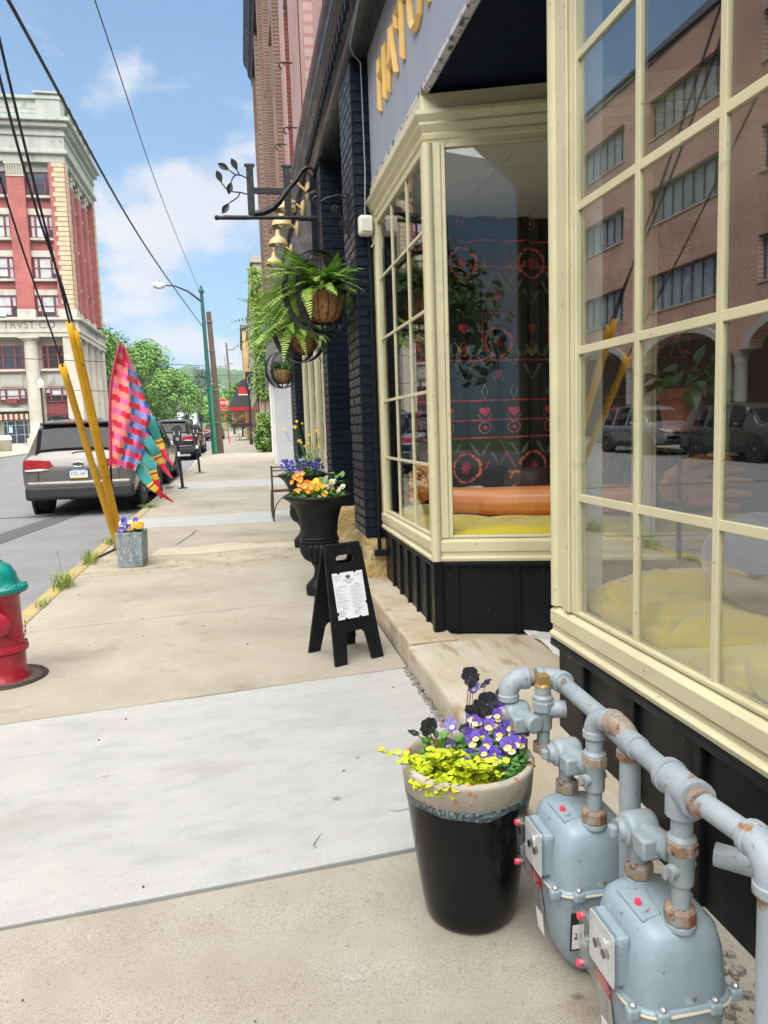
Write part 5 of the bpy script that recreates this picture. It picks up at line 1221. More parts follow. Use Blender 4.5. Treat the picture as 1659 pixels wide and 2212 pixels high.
wire([(-1.58,2.6,4.72),(-1.60,6.63,4.81),(-1.70,16.7,5.25),(-1.52,37.0,6.45)], .017, 'thick black cable running over the kerb to the green pole', group='overhead cables')
wire([(-1.58,2.6,7.05),(-1.60,11.1,7.19),(-1.70,21.0,7.55),(-1.47,37.0,7.85)], .009, 'thin twisted cable high over the kerb to the green pole', group='overhead cables')
np_ = thing('utility_pole', 'wooden utility pole beside the camera carrying the guy wires', 'pole', (-1.58,2.6,0))
m_wood = mat('weathered_pole', (.16,.11,.08), .9, c2=(.09,.06,.045), scale=6, stretch=(6,6,.6), bump=.6, bscale=30, c3=(.25,.2,.17), s3=14, lo3=.6, hi3=.7)
b = MB(); b.tube([(0,0,0),(0,0,5),(0,0,10)], [.15,.13,.11], 14); part('shaft', b, m_wood, np_, smooth=60)
b = MB(); b.tube([(.10,.16,0),(.10,.16,6)], .05, 10); part('conduit', b, m_white, np_, smooth=60)
# ------------------------------------------------------------------ wrought iron hanging sign
hs = thing('iron_sign', 'wrought iron bracket sign shaped like a letter H with leafy twigs', 'sign', (.945,8.02,3.60))
def hp(x, z): return Vector(((x-.945)*1.055+.0, 0, (z-3.48)*1.055))
b = MB(); P = [hp(-.06,3.46), hp(.91,3.48)]
b.tube([P[0],P[1]], .021, 8); part('bar', b, m_iron, hs)
tw = MB()
for s_, e_ in ((.0,.24),(.72,.90)):
    for k in range(2):
        tw.tube([hp(s_+(e_-s_)*i/24, 3.465)+Vector((0,.017*math.cos(i*1.1+k*3.14),.017*math.sin(i*1.1+k*3.14))) for i in range(25)], .010, 6)
part('twist', tw, m_iron, hs, smooth=60)
b = MB(); b.sphere(hp(-.065,3.46), .026, 14, 9); part('ball_end', b, m_iron, hs, smooth=60)
for x in (.27,.625):
    b = MB(); b.box((hp(x,3.72)), (.072,.03,.46*1.055)); b.box(hp(x,3.955), (.105,.04,.026)); part('upright', b, m_iron, hs, bevel=.004)
b = MB(); b.box(hp(.448,3.72),(.355,.025,.062)); part('crossbar', b, m_iron, hs, bevel=.004)
sw_ = [(.29,3.50),(.38,3.515),(.47,3.555),(.545,3.625),(.60,3.70),(.66,3.77),(.72,3.83),(.77,3.91),(.82,3.95),(.87,3.945),(.895,3.905),(.88,3.865),(.85,3.87),(.845,3.90)]
b = MB(); b.tube([hp(*p) for p in sw_], [.034,.034,.034,.034,.032,.028,.026,.023,.02,.017,.015,.014,.012,.011], 6); part('scroll', b, m_iron, hs, smooth=60)
twigs = [[(.25,3.83),(.19,3.86),(.13,3.865),(.08,3.90)],[(.25,3.68),(.18,3.70),(.10,3.705),(.04,3.73),(.0,3.78)],[(.17,3.70),(.14,3.65),(.10,3.625),(.06,3.60)],[(.14,3.865),(.11,3.84),(.09,3.80)],[(.17,3.865),(.155,3.90)],[(.65,3.60),(.72,3.62),(.78,3.70),(.86,3.73)]]
ti = MB()
for t_ in twigs: ti.tube([hp(*p) for p in t_], .007, 6)
part('twigs', ti, m_iron, hs, smooth=60)
lfm = leaf_mb(.135,.066,.25,.0,5,1.1).mesh('leaf', m_iron)
for (x,z,ang) in ((.08,3.90,150),(.155,3.90,115),(.09,3.80,255),(.0,3.78,110),(.06,3.60,235),(.80,3.71,20)):
    o = obj('leaf', lfm, hs, Matrix.Translation(hp(x,z)) @ Matrix.Rotation(R(-90),4,'X').inverted() @ Matrix.Rotation(R(ang-90),4,'Z')); m_ = o.modifiers.new('s','SOLIDIFY'); m_.thickness = .004
b = MB(); b.box((.004,0,.02),(.012,.05,.50)); part('wall_plate', b, m_iron, hs)
# scroll brackets for baskets
def spiral(c, r0, r1, a0, turns, n=22): return [(c[0]+(r0+(r1-r0)*i/n)*math.cos(R(a0)+turns*6.283*i/n), c[1]+(r0+(r1-r0)*i/n)*math.sin(R(a0)+turns*6.283*i/n)) for i in range(n+1)]
def basket(name_lab, x, y, z, yaw, fern_lab, wallx, seed, nf, flen, bushy=False):
    br = thing('scroll_bracket', 'black scroll bracket on the brick pilaster holding %s' % name_lab[1], 'bracket', (wallx,y,z), group='scroll brackets')
    dx = x-wallx
    b = MB(); b.box((-.004,0,.60),(.012,.03,.34)); part('wall_plate', b, m_iron, br)
    b = MB(); pts = [(0,.74),(dx*.3,.765),(dx*.7,.74),(dx,.69)]+spiral((dx-.0,.725),.035,.012,-90,-1.2,14); b.tube([(p[0],0,p[1]) for p in pts], .009, 6); part('arm', b, m_iron, br, smooth=60)
    b = MB(); b.tube([(p[0],0,p[1]) for p in [(0,.46),(dx*.12,.50),(dx*.2,.60),(dx*.5,.68)]+spiral((dx*.42,.655),.03,.01,40,1.1,12)], .008, 6); b.tube([(p[0],0,p[1]) for p in spiral((dx*.14,.53),.045,.012,-60,1.3,16)], .006, 6); part('scroll', b, m_iron, br, smooth=60)
    bk = thing('hanging_basket', name_lab[0], 'basket', (x,y,z), yaw, group='hanging fern baskets')
    b = MB(); b.tube([(0,0,.32),(0,0,.70)], .005, 5); part('chain', b, m_iron, bk)
    def hoop(rr_, w_, rz):
        mb = MB(); n = 56; Mr = Matrix.Rotation(rz,4,'Z'); rings = []
        for k in range(n):
            a = 6.2832*k/n; c_, s_ = math.cos(a), math.sin(a)
            rings.append([Mr @ Vector((rr_*c_,-w_/2,rr_*s_)), Mr @ Vector((rr_*c_,w_/2,rr_*s_)), Mr @ Vector(((rr_-.009)*c_,w_/2,(rr_-.009)*s_)), Mr @ Vector(((rr_-.009)*c_,-w_/2,(rr_-.009)*s_))])
        return mb.loft(rings, False, None, True)
    part('hoop', hoop(.335,.078,0), m_iron, bk, smooth=40); part('hoop', hoop(.318,.05,R(26)), m_iron, bk, smooth=40)
    m_coco = MATS.get('coco_liner') or mat('coco_liner', (.40,.20,.08), 1, c2=(.52,.29,.13), scale=26, bump=1, bscale=70, bdist=.012, stretch=(1,1,.7), c3=(.18,.08,.03), s3=40, lo3=.58, hi3=.7)
    b = MB(); b.lathe([(.03,-.245),(.09,-.238),(.145,-.20),(.178,-.135),(.194,-.06),(.201,0),(.193,.004),(.175,-.02)], 40, cap=False); part('coco_liner', b, m_coco, bk, smooth=70)
    for k in range(14):
        a = 6.283*k/14; mb = MB(); mb.tube([(r_*1.02*math.cos(a),r_*1.02*math.sin(a),zz) for r_, zz in ((.203,.004),(.197,-.06),(.182,-.135),(.150,-.20),(.094,-.24),(.03,-.25))], .0035, 5); part('wire_rib', mb, m_iron, bk)
    mb = MB(); mb.tube([(.206*math.cos(k*.2618),.206*math.sin(k*.2618),.003) for k in range(24)], .005, 6, closed=True); part('wire_rim', mb, m_iron, bk)
    mb = MB(); mb.tube([(0,0,-.24),(0,0,-.315)], .010, 6); part('stem_rod', mb, m_iron, bk)
    mb = MB(); mb.lathe([(.001,-.01),(.155,-.02)], 20, cap=False); part('soil', mb, m_soil, bk)
    fn = thing('fern_plant', fern_lab, 'fern', (x,y,z), group='ferns in the hanging baskets'); q = random.Random(seed)
    mats_f = [m_fern1, m_fern2, m_fern3]
    for i in range(nf):
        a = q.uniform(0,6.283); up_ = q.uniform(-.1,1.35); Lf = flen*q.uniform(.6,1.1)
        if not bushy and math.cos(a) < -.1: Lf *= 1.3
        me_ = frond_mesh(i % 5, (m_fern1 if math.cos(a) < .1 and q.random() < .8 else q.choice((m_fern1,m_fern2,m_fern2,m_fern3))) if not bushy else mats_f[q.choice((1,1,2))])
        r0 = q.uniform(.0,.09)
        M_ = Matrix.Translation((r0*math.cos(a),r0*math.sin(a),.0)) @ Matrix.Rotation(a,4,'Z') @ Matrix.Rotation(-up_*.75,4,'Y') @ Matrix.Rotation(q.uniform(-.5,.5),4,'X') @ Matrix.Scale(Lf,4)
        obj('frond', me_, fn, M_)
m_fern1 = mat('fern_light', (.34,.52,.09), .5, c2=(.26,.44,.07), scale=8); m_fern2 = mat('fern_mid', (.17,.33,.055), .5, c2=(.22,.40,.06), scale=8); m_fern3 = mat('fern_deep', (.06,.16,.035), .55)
_fr = {}
def frond_mesh(v_, m_):
    k = (v_, m_.name)
    if k in _fr: return _fr[k]
    q = random.Random(v_*7+1); mb = MB(); n = 26; droop = .35+.12*v_
    def P(t): return Vector((t, .04*math.sin(t*3+v_), .10*math.sin(t*2.2)-droop*t*t))
    mb.tube([P(i/8) for i in range(9)], [.006*(1-.8*i/8) for i in range(9)], 4, False)
    for i in range(n):
        t = .08+.92*i/n; p = P(t); d = (P(t+.02)-P(t-.02)).normalized(); L_ = .16*math.sin(math.pi*min(1,(t*.86+.14)))**.7*(1.02-t*.35); w_ = .026
        for s_ in (-1,1):
            sd_ = Vector((d.x*.35, s_*1.0, -.25+q.uniform(-.2,.2))).normalized(); e = p+sd_*L_; ac = d*w_
            mid = p+sd_*L_*.5+Vector((0,0,.012))
            mb.add([p-ac*.4, p+ac*.5, mid+ac*.55, mid-ac*.45, e], [(0,1,2,3),(3,2,4)])
    _fr[k] = mb.mesh('frond', m_); return _fr[k]
basket(('nearest hanging basket in a double iron hoop, highest in view','the nearest fern basket'), .70,6.16,2.50,R(24),'big fern arching out of the nearest hanging basket',.945,1,190,.38)
basket(('middle hanging basket partly behind the nearest one','the middle fern basket'), .69,8.22,2.46,R(30),'pale fern spilling to the left from the middle hanging basket',.945,2,170,.48)
basket(('smallest and farthest hanging basket','the farthest fern basket'), .80,13.9,2.50,R(28),'compact dark fern in the farthest hanging basket',.96,3,70,.30,True)
# ------------------------------------------------------------------ barn lamps
m_lcream = mat('lamp_cream', (.60,.46,.22), .4, c2=(.52,.38,.17), scale=8); m_bulb = mat('frosted_bulb', (.80,.78,.72), .4)
def barn_lamp(y, lab):
    l_ = thing('barn_lamp', lab, 'lamp', (.885,y,4.02), group='cream barn lamps under the cornice'); l_.scale = (1.25,)*3
    b = MB(); b.lathe([(.075,0),(.078,.012),(.065,.02),(.05,.028)], 20, frame3((0,0,0),(0,1,0),(0,0,1),(-1,0,0))); part('back_plate', b, m_lcream, l_, smooth=40)
    b = MB(); b.tube([(-.02,0,0),(-.10,0,.07),(-.17,0,.08),(-.21,0,.04),(-.215,0,-.03)], .011, 8); part('arm', b, m_lcream, l_, smooth=60)
    b = MB(); b.lathe([(.022,-.02),(.026,-.05),(.030,-.075),(.055,-.09),(.085,-.115),(.098,-.15),(.102,-.165),(.096,-.166),(.080,-.12),(.02,-.09)], 28, T(-.215,0,0), cap=False); part('shade', b, m_lcream, l_, smooth=50)
    b = MB(); b.sphere((-.215,0,-.135), .042, 14, 9); part('bulb', b, m_bulb, l_, smooth=60)
    return l_
for k, (y, lab) in enumerate(((8.55,'nearest cream barn lamp, seen through the iron sign'),(9.2,'cream barn lamp just under the iron sign bar'),(10.1,'third cream barn lamp from the camera below the cornice'),(11.3,'farthest cream barn lamp just above the ferns'))): barn_lamp(y, lab)
fl_ = thing('flood_lamp', 'small silver flood lamp on the grey fascia beyond the ferns', 'lamp', (1.0,17.5,4.0))
b = MB(); b.tube([(0,0,0),(-.12,-.1,-.05)], .02, 8); part('arm', b, m_iron, fl_); b = MB(); b.lathe([(.05,0),(.10,.16),(.11,.18),(.09,.17)], 16, frame3((-.12,-.1,-.05),(0,1,.2),(.3,0,1),(-1,-.6,-.1))); part('reflector', b, m_white, fl_, smooth=40)
# emergency lamp and conduit on the pilaster
em = thing('emergency_lamp', 'cream bulkhead lamp box at the top corner of the far bay window', 'lamp', (1.015,5.74,2.92))
b = MB(); b.box((0,0,0),(.115,.085,.15)); part('housing', b, mat('cream_plastic', (.66,.64,.56), .4), em, bevel=.028, seg=4, smooth=60)
b = MB(); b.box((-.0,-.046,.0),(.085,.012,.10)); part('lens', b, mat('frosted_lens', (.72,.71,.64), .25), em, bevel=.005)
b = MB(); b.tube([(.05,.03,-.07),(.06,.03,-.12),(.045,.03,-.15)], .007, 6); b.box((.07,.02,-.10),(.03,.03,.07)); part('bracket', b, m_steel, em)
cd = thing('conduit', 'black conduit running down the pilaster from the emergency lamp', 'conduit', (1.045,5.79,.40))
b = MB(); b.tube([(0,0,0),(0,0,2.45)], .0155, 10); part('pipe', b, m_black, cd, smooth=60); b = MB(); b.box((.01,-.02,.0),(.11,.055,.05)); part('junction_box', b, m_black, cd, bevel=.005)
for z in (.85,1.9): b = MB(); b.box((0,.0,z),(.055,.03,.02)); part('pipe_strap', b, m_black, cd)
cb_ = thing('fascia_cable', 'thin cable looped under the cornice above the fascia', 'cable', (.93,5.7,4.15))
b = MB(); b.tube([(0,-1.5,.08),(-.02,-.6,.03),(-.01,-.1,-.02),(.03,.0,-.03),(.09,.05,-.06),(.10,.07,-.8),(.085,.06,-1.15)], .005, 6); part('cable', b, m_pipe, cb_, smooth=60)
for o in (em, cd): pass

# ------------------------------------------------------------------ window display: far bay
m_vel = mat('chartreuse_velvet', (.74,.57,.02), .75, c2=(.64,.50,.016), scale=3, sheen=.6, bump=.15, bscale=90, c3=(.46,.38,.01), s3=4.5, lo3=.60, hi3=.66)
def cushion(name, lab, c, d, rz, group=None, m_=None, seed=0, amp=.012):
    from mathutils import noise
    bm = bmesh.new(); bmesh.ops.create_cube(bm, size=1); bmesh.ops.subdivide_edges(bm, edges=bm.edges[:], cuts=30, use_grid_fill=True)
    for v in bm.verts:
        p = v.co.copy(); e = Vector((p.x*d[0],p.y*d[1],p.z*d[2]))
        rr_ = min(d)*.40; 
        k = [max(0,abs(e[i])-(d[i]/2-rr_)) for i in range(3)]; L_ = math.sqrt(sum(q*q for q in k))
        if L_ > rr_:
            for i in range(3): e[i] -= math.copysign(k[i]*(1-rr_/L_), e[i])
        pf = 1-abs(p.x*2)**4*.35
        e.z *= pf*(1-abs(p.y*2)**6*.2)
        e.z += amp*noise.noise(e*5+Vector((seed,0,0)))+amp*.9*math.sin((e.y+e.x*.4)*46+4*noise.noise(e*6))*max(0,max(abs(p.x*2),abs(p.y*2))-.55)
        v.co = e
    me = bpy.data.meshes.new(name); bm.to_mesh(me); bm.free(); me.materials.append(m_ or m_vel); me.polygons.foreach_set('use_smooth', [True]*len(me.polygons))
    return obj(name, me, M=T(*c,rz=rz), label=lab, cat='cushion', group=group)
cushion('window_cushion','chartreuse velvet cushion along the street side of the far bay', (1.42,5.05,.715),(.50,1.25,.16),0,'chartreuse window cushions',seed=1)
cushion('window_cushion','long chartreuse cushion under the orange arm behind the slanted pane', (2.18,4.24,.715),(2.05,.62,.16),R(-18.7),'chartreuse window cushions',seed=2)
m_skin = mat('orange_leather', (.72,.26,.08), .40, c2=(.64,.20,.055), scale=3, coat=.15, bump=.12, bscale=40)
ar = thing('arm_sofa', 'orange sculpted arm with a hand at each end lying on the cushion', 'sculpture', (1.9,4.55,.79))
def arm_mesh():
    mb = MB(); o_ = Vector((1.9,4.55,.79))
    def tb(P, r_, n=12): mb.tube([Vector(p)-o_ for p in P], r_, n)
    # forearm lies on the cushion from left wrist to right wrist
    tb([(1.30,4.95,.93),(1.42,4.84,.89),(1.62,4.72,.88),(1.95,4.54,.885),(2.20,4.36,.90),(2.40,4.22,.915),(2.48,4.17,.93)], [.062,.088,.098,.102,.096,.078,.066])
    # left hand: palm, curled fingers, thumb
    mb.sphere(Vector((1.25,5.0,.965))-o_, .085, 14, 10, (1.0,.75,1.0))
    for k, (z0, l_) in enumerate(((1.06,.060),(1.0,.070),(.94,.066),(.885,.050))):
        tb([(1.24,5.02,z0),(1.20,5.05,z0+.01),(1.155,5.04,z0+.005),(1.15,4.98,z0-.005),(1.18,4.95,z0-.01)], [.028,.027,.025,.024,.020])
    tb([(1.30,4.97,1.0),(1.27,4.95,1.07),(1.22,4.97,1.12),(1.18,5.0,1.12)], [.045,.036,.032,.024])
    # right hand: open, fingers pointing right, thumb above
    mb.sphere(Vector((2.60,4.12,.975))-o_, .095, 14, 10, (1.25,.5,1.0))
    for (z0, z1, l_) in ((1.045,1.075,.36),(.99,1.0,.43),(.935,.925,.41),(.885,.85,.33)):
        x0 = 2.66; tb([(x0,4.10,z0),(x0+l_*.4,4.07,(z0+z1)/2+.008),(x0+l_*.75,4.05,z1),(x0+l_,4.05,z1-.012)], [.030,.026,.024,.016])
    tb([(2.54,4.10,1.03),(2.60,4.04,1.11),(2.70,4.01,1.15),(2.82,4.0,1.15),(2.90,4.0,1.13)], [.045,.036,.030,.026,.018])
    return mb
o = part('arm', arm_mesh(), m_skin, ar)
m_ = o.modifiers.new('r','REMESH'); m_.mode = 'VOXEL'; m_.voxel_size = .007; m_.use_smooth_shade = True
m_ = o.modifiers.new('s','SMOOTH'); m_.iterations = 4; m_.factor = .5
b = MB(); b.sphere((1.150-1.9,4.985-4.55,1.035-.79), .022, 12, 8); b.tube([(1.19-1.9+.034*math.cos(a*.45),4.985-4.55,1.0-.79+.034*math.sin(a*.45)) for a in range(14)], .008, 6, closed=True); part('ring', b, m_gold, ar, smooth=60)
b = MB()
for k in range(26):
    a = k*.25; b.sphere((1.31-1.9+.02*math.sin(k),4.94-4.55+.07*math.cos(a),.945-.79+.07*math.sin(a)), .013, 6, 4)
part('bracelet', b, m_gold, ar, smooth=60)
b = MB(); b.tube([(2.44-1.9+.01*math.cos(a*.4),4.19-4.55+.075*math.cos(a*.4),.925-.79+.075*math.sin(a*.4)) for a in range(16)], .012, 6, closed=True); part('bracelet', b, mat('pale_gold', (.7,.6,.35), .3, metal=.4), ar, smooth=60)
ot = thing('floral_stool', 'round dark brown stool with an orange flower cover behind the orange arm', 'stool', (2.14,5.28,.64))
m_floral = mat('dark_floral_cloth', (.045,.014,.012), .6, c2=(.035,.012,.01), scale=9, bump=.2, bscale=60, c3=(.45,.17,.02), s3=9, lo3=.63, hi3=.66)
b = MB(); b.lathe([(.205,0),(.208,.10),(.205,.30),(.198,.38),(.180,.41),(.10,.422),(.001,.424)], 60, flute=.035, nf=26, frange=(-.01,.37)); part('cover', b, m_floral, ot, smooth=70)
blanket = MB(); blanket.grid(lambda u,v: (1.45+.42*u, 5.0+.35*v, .86+.08*math.sin(u*3.1)*math.sin(v*3)+.03*_ns.noise(Vector((u*6,v*6,1)))), 18, 16)
part('folded_throw', blanket, mat('pale_print', (.55,.52,.44), .9, c2=(.12,.13,.12), scale=22, lo=.5, hi=.56), smooth=70, solid=.012, label='pale printed throw lying behind the orange arm', cat='throw')
# curtain with painted folk pattern
ct = thing('folk_curtain', 'black curtain painted with red wreaths, hearts and lines behind the far bay', 'curtain', (0,0,0))
def cy_(x): return 5.90+.030*math.sin(x*21)+.012*math.sin(x*47+1)
b = MB(); b.grid(lambda u,v: (1.34+2.5*u, cy_(1.34+2.5*u), .645+2.40*v), 130, 2); part('cloth', b, mat('black_cloth', (.010,.014,.013), .85, c2=(.016,.020,.018), scale=5), ct, smooth=80, solid=.004)
m_pr = mat('print_red', (.78,.05,.09), .8); m_po = mat('print_orange_red', (.80,.14,.08), .8); m_pl = mat('print_leaf', (.14,.16,.11), .8); m_py = mat('print_gold', (.65,.52,.22), .8)
def cpt(x, z, d=.004): return (x, cy_(x)-.004-d, z)
def ribbon(P, w_, closed=False):
    mb = MB(); n = len(P); L_ = []; Q = []
    for i, p in enumerate(P):
        a, c_ = P[(i-1)%n if closed else max(0,i-1)], P[(i+1)%n if closed else min(n-1,i+1)]
        t = Vector((c_[0]-a[0],c_[1]-a[1])).normalized(); nn = Vector((-t.y,t.x))*w_/2
        L_.append(cpt(p[0]+nn.x,p[1]+nn.y)); Q.append(cpt(p[0]-nn.x,p[1]-nn.y))
    m = n if closed else n-1
    return mb.add(L_+Q, [(i,(i+1)%n,n+(i+1)%n,n+i) for i in range(m)])
def blob(P, d=.005): return MB().add([cpt(x,z,d) for x,z in P], [tuple(range(len(P)))])
def heart(cx, cz, s_): return [(cx+s_*.0625*16*math.sin(t)**3*.5, cz+s_*.0625*(13*math.cos(t)-5*math.cos(2*t)-2*math.cos(3*t)-math.cos(4*t))*.5) for t in [k*.349 for k in range(18)]]
def pleaf(cx, cz, a, L_, W): return [(cx+L_*t*math.cos(a)-W*s_*math.sin(math.pi*t)*math.sin(a), cz+L_*t*math.sin(a)+W*s_*math.sin(math.pi*t)*math.cos(a)) for t, s_ in [(0,0),(.3,1),(.7,1),(1,0),(.7,-1),(.3,-1)]]
leafs = MB()
def sprig(cx, cz, s_=1):
    for k in range(5):
        for sg in (-1,1): bl = blob(pleaf(cx+sg*.012*k*s_, cz+.022*k*s_, R(90-sg*55), .05*s_, .010*s_), .003); leafs.add(bl.v, bl.f)
def wreath(cx, cz, r_):
    for k in range(8):
        a0, a1 = R(45*k+3), R(45*k+42); P = [(cx+r_*(1+.06*math.sin((t)*3.14))*math.cos(a0+(a1-a0)*t), cz+r_*(1+.06*math.sin(t*3.14))*math.sin(a0+(a1-a0)*t)) for t in (0,.25,.5,.75,1)]
        part('print_wreath', ribbon(P, r_*.18), m_po, ct)
    bl = MB()
    for k in range(8): x_ = blob(pleaf(cx, cz, R(45*k), r_*.52, r_*.11)); bl.add(x_.v, x_.f)
    part('print_star', bl, m_pr, ct)
for k in range(-1, 4):
    x = 2.11+.58*k
    for z_, s_ in ((2.43,.10),(1.80,.10)): part('print_heart', blob(heart(x,z_,s_)), m_pr, ct)
    wreath(x, 2.06, .112); sprig(x, 2.19); sprig(x,1.70,.8)
    part('print_line', ribbon([(x-.14,2.06),(x-.14,2.29),(x+.14,2.29),(x+.14,2.06)], .011), m_pr, ct)
    for sg in (-1,1): part('print_lattice', ribbon([(x+sg*.13,2.0),(x+sg*.18,1.95),(x+sg*.13,1.88),(x+sg*.07,1.93)], .005, True), m_py, ct); part('print_line', ribbon([(x,1.27),(x+sg*.14,1.02)], .011), m_pr, ct)
    for sg in (-1,1): part('print_line', ribbon([(x,3.0-.08),(x+sg*.13,2.68)], .006), m_pr, ct)
    x2 = x+.29
    wreath(x2, 2.69, .112); part('print_heart', blob(heart(x2,2.17,.10)), m_pr, ct); sprig(x2,2.36); sprig(x2,1.76,1.1); sprig(x2-.09,1.95,1.0); sprig(x2+.09,1.95,1.0); sprig(x-.09,2.52,.9); sprig(x+.09,2.52,.9); sprig(x,1.05,1.0); sprig(x2-.12,1.14,.9); sprig(x2+.12,1.14,.9); sprig(x2-.13,2.6,.9); sprig(x2+.13,2.6,.9); wreath(x2,1.04,.115); wreath(x2,3.0,.045)
    part('print_line', ribbon([(x2,2.30),(x2,1.94)], .007), m_pr, ct); part('print_bird', blob([(x2-.07,2.05),(x2-.03,2.0),(x2+.04,2.0),(x2+.065,2.06),(x2+.04,1.965),(x2,1.945),(x2-.05,1.97)]), m_py, ct)
    part('print_bird', blob([(x2-.03,2.015),(x2+.03,2.03),(x2+.03,1.985),(x2-.01,1.975)], .007), m_pr, ct)
    for xx in (x+.13, x-.13):
        part('print_heart', blob(heart(xx,1.50,.095)), m_pr, ct); wreath(xx,1.37,.045); part('print_line', ribbon([(xx,1.46),(xx,1.42)], .006), m_pr, ct); part('print_lattice', ribbon([(xx,1.72),(xx+.025,1.66),(xx,1.59),(xx-.025,1.66)], .005, True), m_py, ct); sprig(xx,1.40,.7); sprig(xx,2.45,.9)
for z_ in (2.86,2.66,1.915,1.59,1.43,1.285): part('print_line', ribbon([(1.36+.02*i,z_) for i in range(123)], .011), m_pr, ct)
part('print_leaves', leafs, m_pl, ct, kind='stuff')

# ------------------------------------------------------------------ window display: near bay
cushion('window_cushion','yellow velvet cushion in the near bay at the right edge of the frame', (1.88,.86,.735),(1.24,1.75,.26),R(1),'chartreuse window cushions',seed=5,amp=.03)
cushion('window_cushion','wrinkled yellow velvet cushion at the left end of the near bay, under the ring bolster', (1.84,2.12,.70),(1.16,1.06,.22),R(-2),'chartreuse window cushions',seed=9,amp=.028)
cushion('window_cushion','yellow velvet cushion at the back left of the near bay', (2.35,2.42,.705),(1.1,.40,.20),R(2),'chartreuse window cushions',seed=6,amp=.015)
dg = thing('ring_bolster', 'grey velvet ring shaped bolster on the yellow cushion', 'bolster', (1.83,2.02,.905), R(20))
b = MB(); rings = []
for k in range(44):
    a = 6.2832*k/44; c_ = Vector((.26*math.cos(a),.26*math.sin(a),.03*math.sin(a))); rr_ = .125*(1+.02*math.sin(a*9))
    rings.append([c_+Vector((math.cos(a)*rr_*math.cos(t),math.sin(a)*rr_*math.cos(t),rr_*math.sin(t))) for t in [6.2832*j/18 for j in range(18)]])
b.loft(rings, False, None, True); part('ring', b, mat('grey_velvet', (.24,.23,.27), .8, c2=(.19,.18,.22), scale=4, sheen=.7), dg, smooth=80)
tp = thing('terracotta_pot', 'terracotta pot seen behind the near window on a thin stand', 'pot', (1.66,2.60,1.34))
b = MB(); b.lathe([(.055,0),(.062,.005),(.080,.125),(.088,.127),(.090,.165),(.082,.167),(.076,.14)], 28, cap=False); part('body', b, mat('terracotta', (.36,.12,.05), .85, c2=(.28,.09,.04), scale=8, bump=.2), tp, smooth=40)
b = MB(); b.lathe([(.001,.15),(.078,.15)], 20, cap=False); part('soil', b, m_soil, tp)
b = MB(); b.lathe([(.09,-.012),(.09,0)], 24); b.tube([(0,0,-.012),(0,0,-.74)], .010, 8); part('stand', b, m_iron, tp, smooth=40)
ph = thing('pothos_plant', 'trailing heart leaved pothos in the terracotta pot', 'plant', (1.66,2.60,1.50)); q = random.Random(3)
ml = leaf_mb(.075,.056,.2,.35,5,.75).mesh('leaf', mat('pothos_leaf', (.025,.075,.02), .4, c2=(.04,.11,.03), scale=20)); pr = []
for i in range(34):
    a = q.uniform(0,6.28); r_ = q.uniform(.02,.13); p = Vector((r_*math.cos(a),r_*math.sin(a),q.uniform(.0,.09)-.2*max(0,r_-.09)*3))
    if i in (0,1): p = Vector((.06+.06*i,-.02,.10))
    pr.append(((0,0,0),p)); d = (math.cos(a),math.sin(a),q.uniform(-.7,.4)) if i > 1 else (.1,.0,1)
    obj('leaf', ml, ph, Matrix.Translation(p) @ rot_to(d, q.uniform(-.7,.7)) @ Matrix.Scale(q.uniform(.7,1.2),4))
part('stem', stems(pr, .002), m_stem, ph)
# ------------------------------------------------------------------ cars
m_tyre = mat('tyre', (.012,.012,.013), .85, bump=.2, bscale=80); m_rimm = mat('alloy', (.42,.43,.44), .3, metal=.8); m_clad = mat('car_cladding', (.018,.02,.022), .6)
m_cglass = mat('car_glass', (.010,.012,.014), .05, spec=.3); m_tail = mat('tail_red', (.28,.006,.012), .12, coat=.6, c2=(.40,.012,.02), scale=14); m_lens = mat('head_lens', (.65,.68,.70), .1, coat=.5); m_chr = mat('chrome', (.6,.62,.63), .12, metal=1); m_plate = mat('plate_white', (.72,.76,.80), .5); m_pblue = mat('plate_blue', (.03,.06,.20), .5)
def paint(n, c): return mat(n, c, .28, metal=.35, coat=.7)
SUV = [(0,.80,.44,.93,.985,.66),(.025,.885,.38,.985,1.03,.69),(.055,.915,.35,1.02,1.085,.70),(.13,.93,.33,1.03,1.32,.67),(.21,.935,.32,1.03,1.54,.65),(.36,.938,.31,1.025,1.635,.645),(.75,.94,.30,1.015,1.675,.645),(1.6,.945,.30,1.0,1.70,.66),(2.4,.945,.30,.99,1.69,.66),(2.85,.945,.30,.985,1.63,.65),(3.25,.94,.30,.98,1.42,.67),(3.6,.94,.30,.975,1.14,.72),(3.75,.938,.30,.97,1.05,.74),(4.3,.925,.30,.90,.955,.72),(4.58,.88,.31,.80,.86,.66),(4.72,.80,.34,.68,.73,.60),(4.75,.72,.38,.62,.66,.55)]
def ring_half(w, zb, zt, zr, wr):
    zr = max(zr, zt+.035)
    P = [(0,zb),(w*.80,zb),(w*.95,zb+.08),(w*.995,zb+.24),(w,zt-.22),(w*.99,zt-.06),(w*.945,zt)]
    for k in (.34,.70): P.append((w*.945+(wr-w*.945)*k, zt+(zr-.045-zt)*k))
    P += [(wr,zr-.045),(wr*.88,zr-.006),(wr*.5,zr+.012),(0,zr+.018)]
    return P
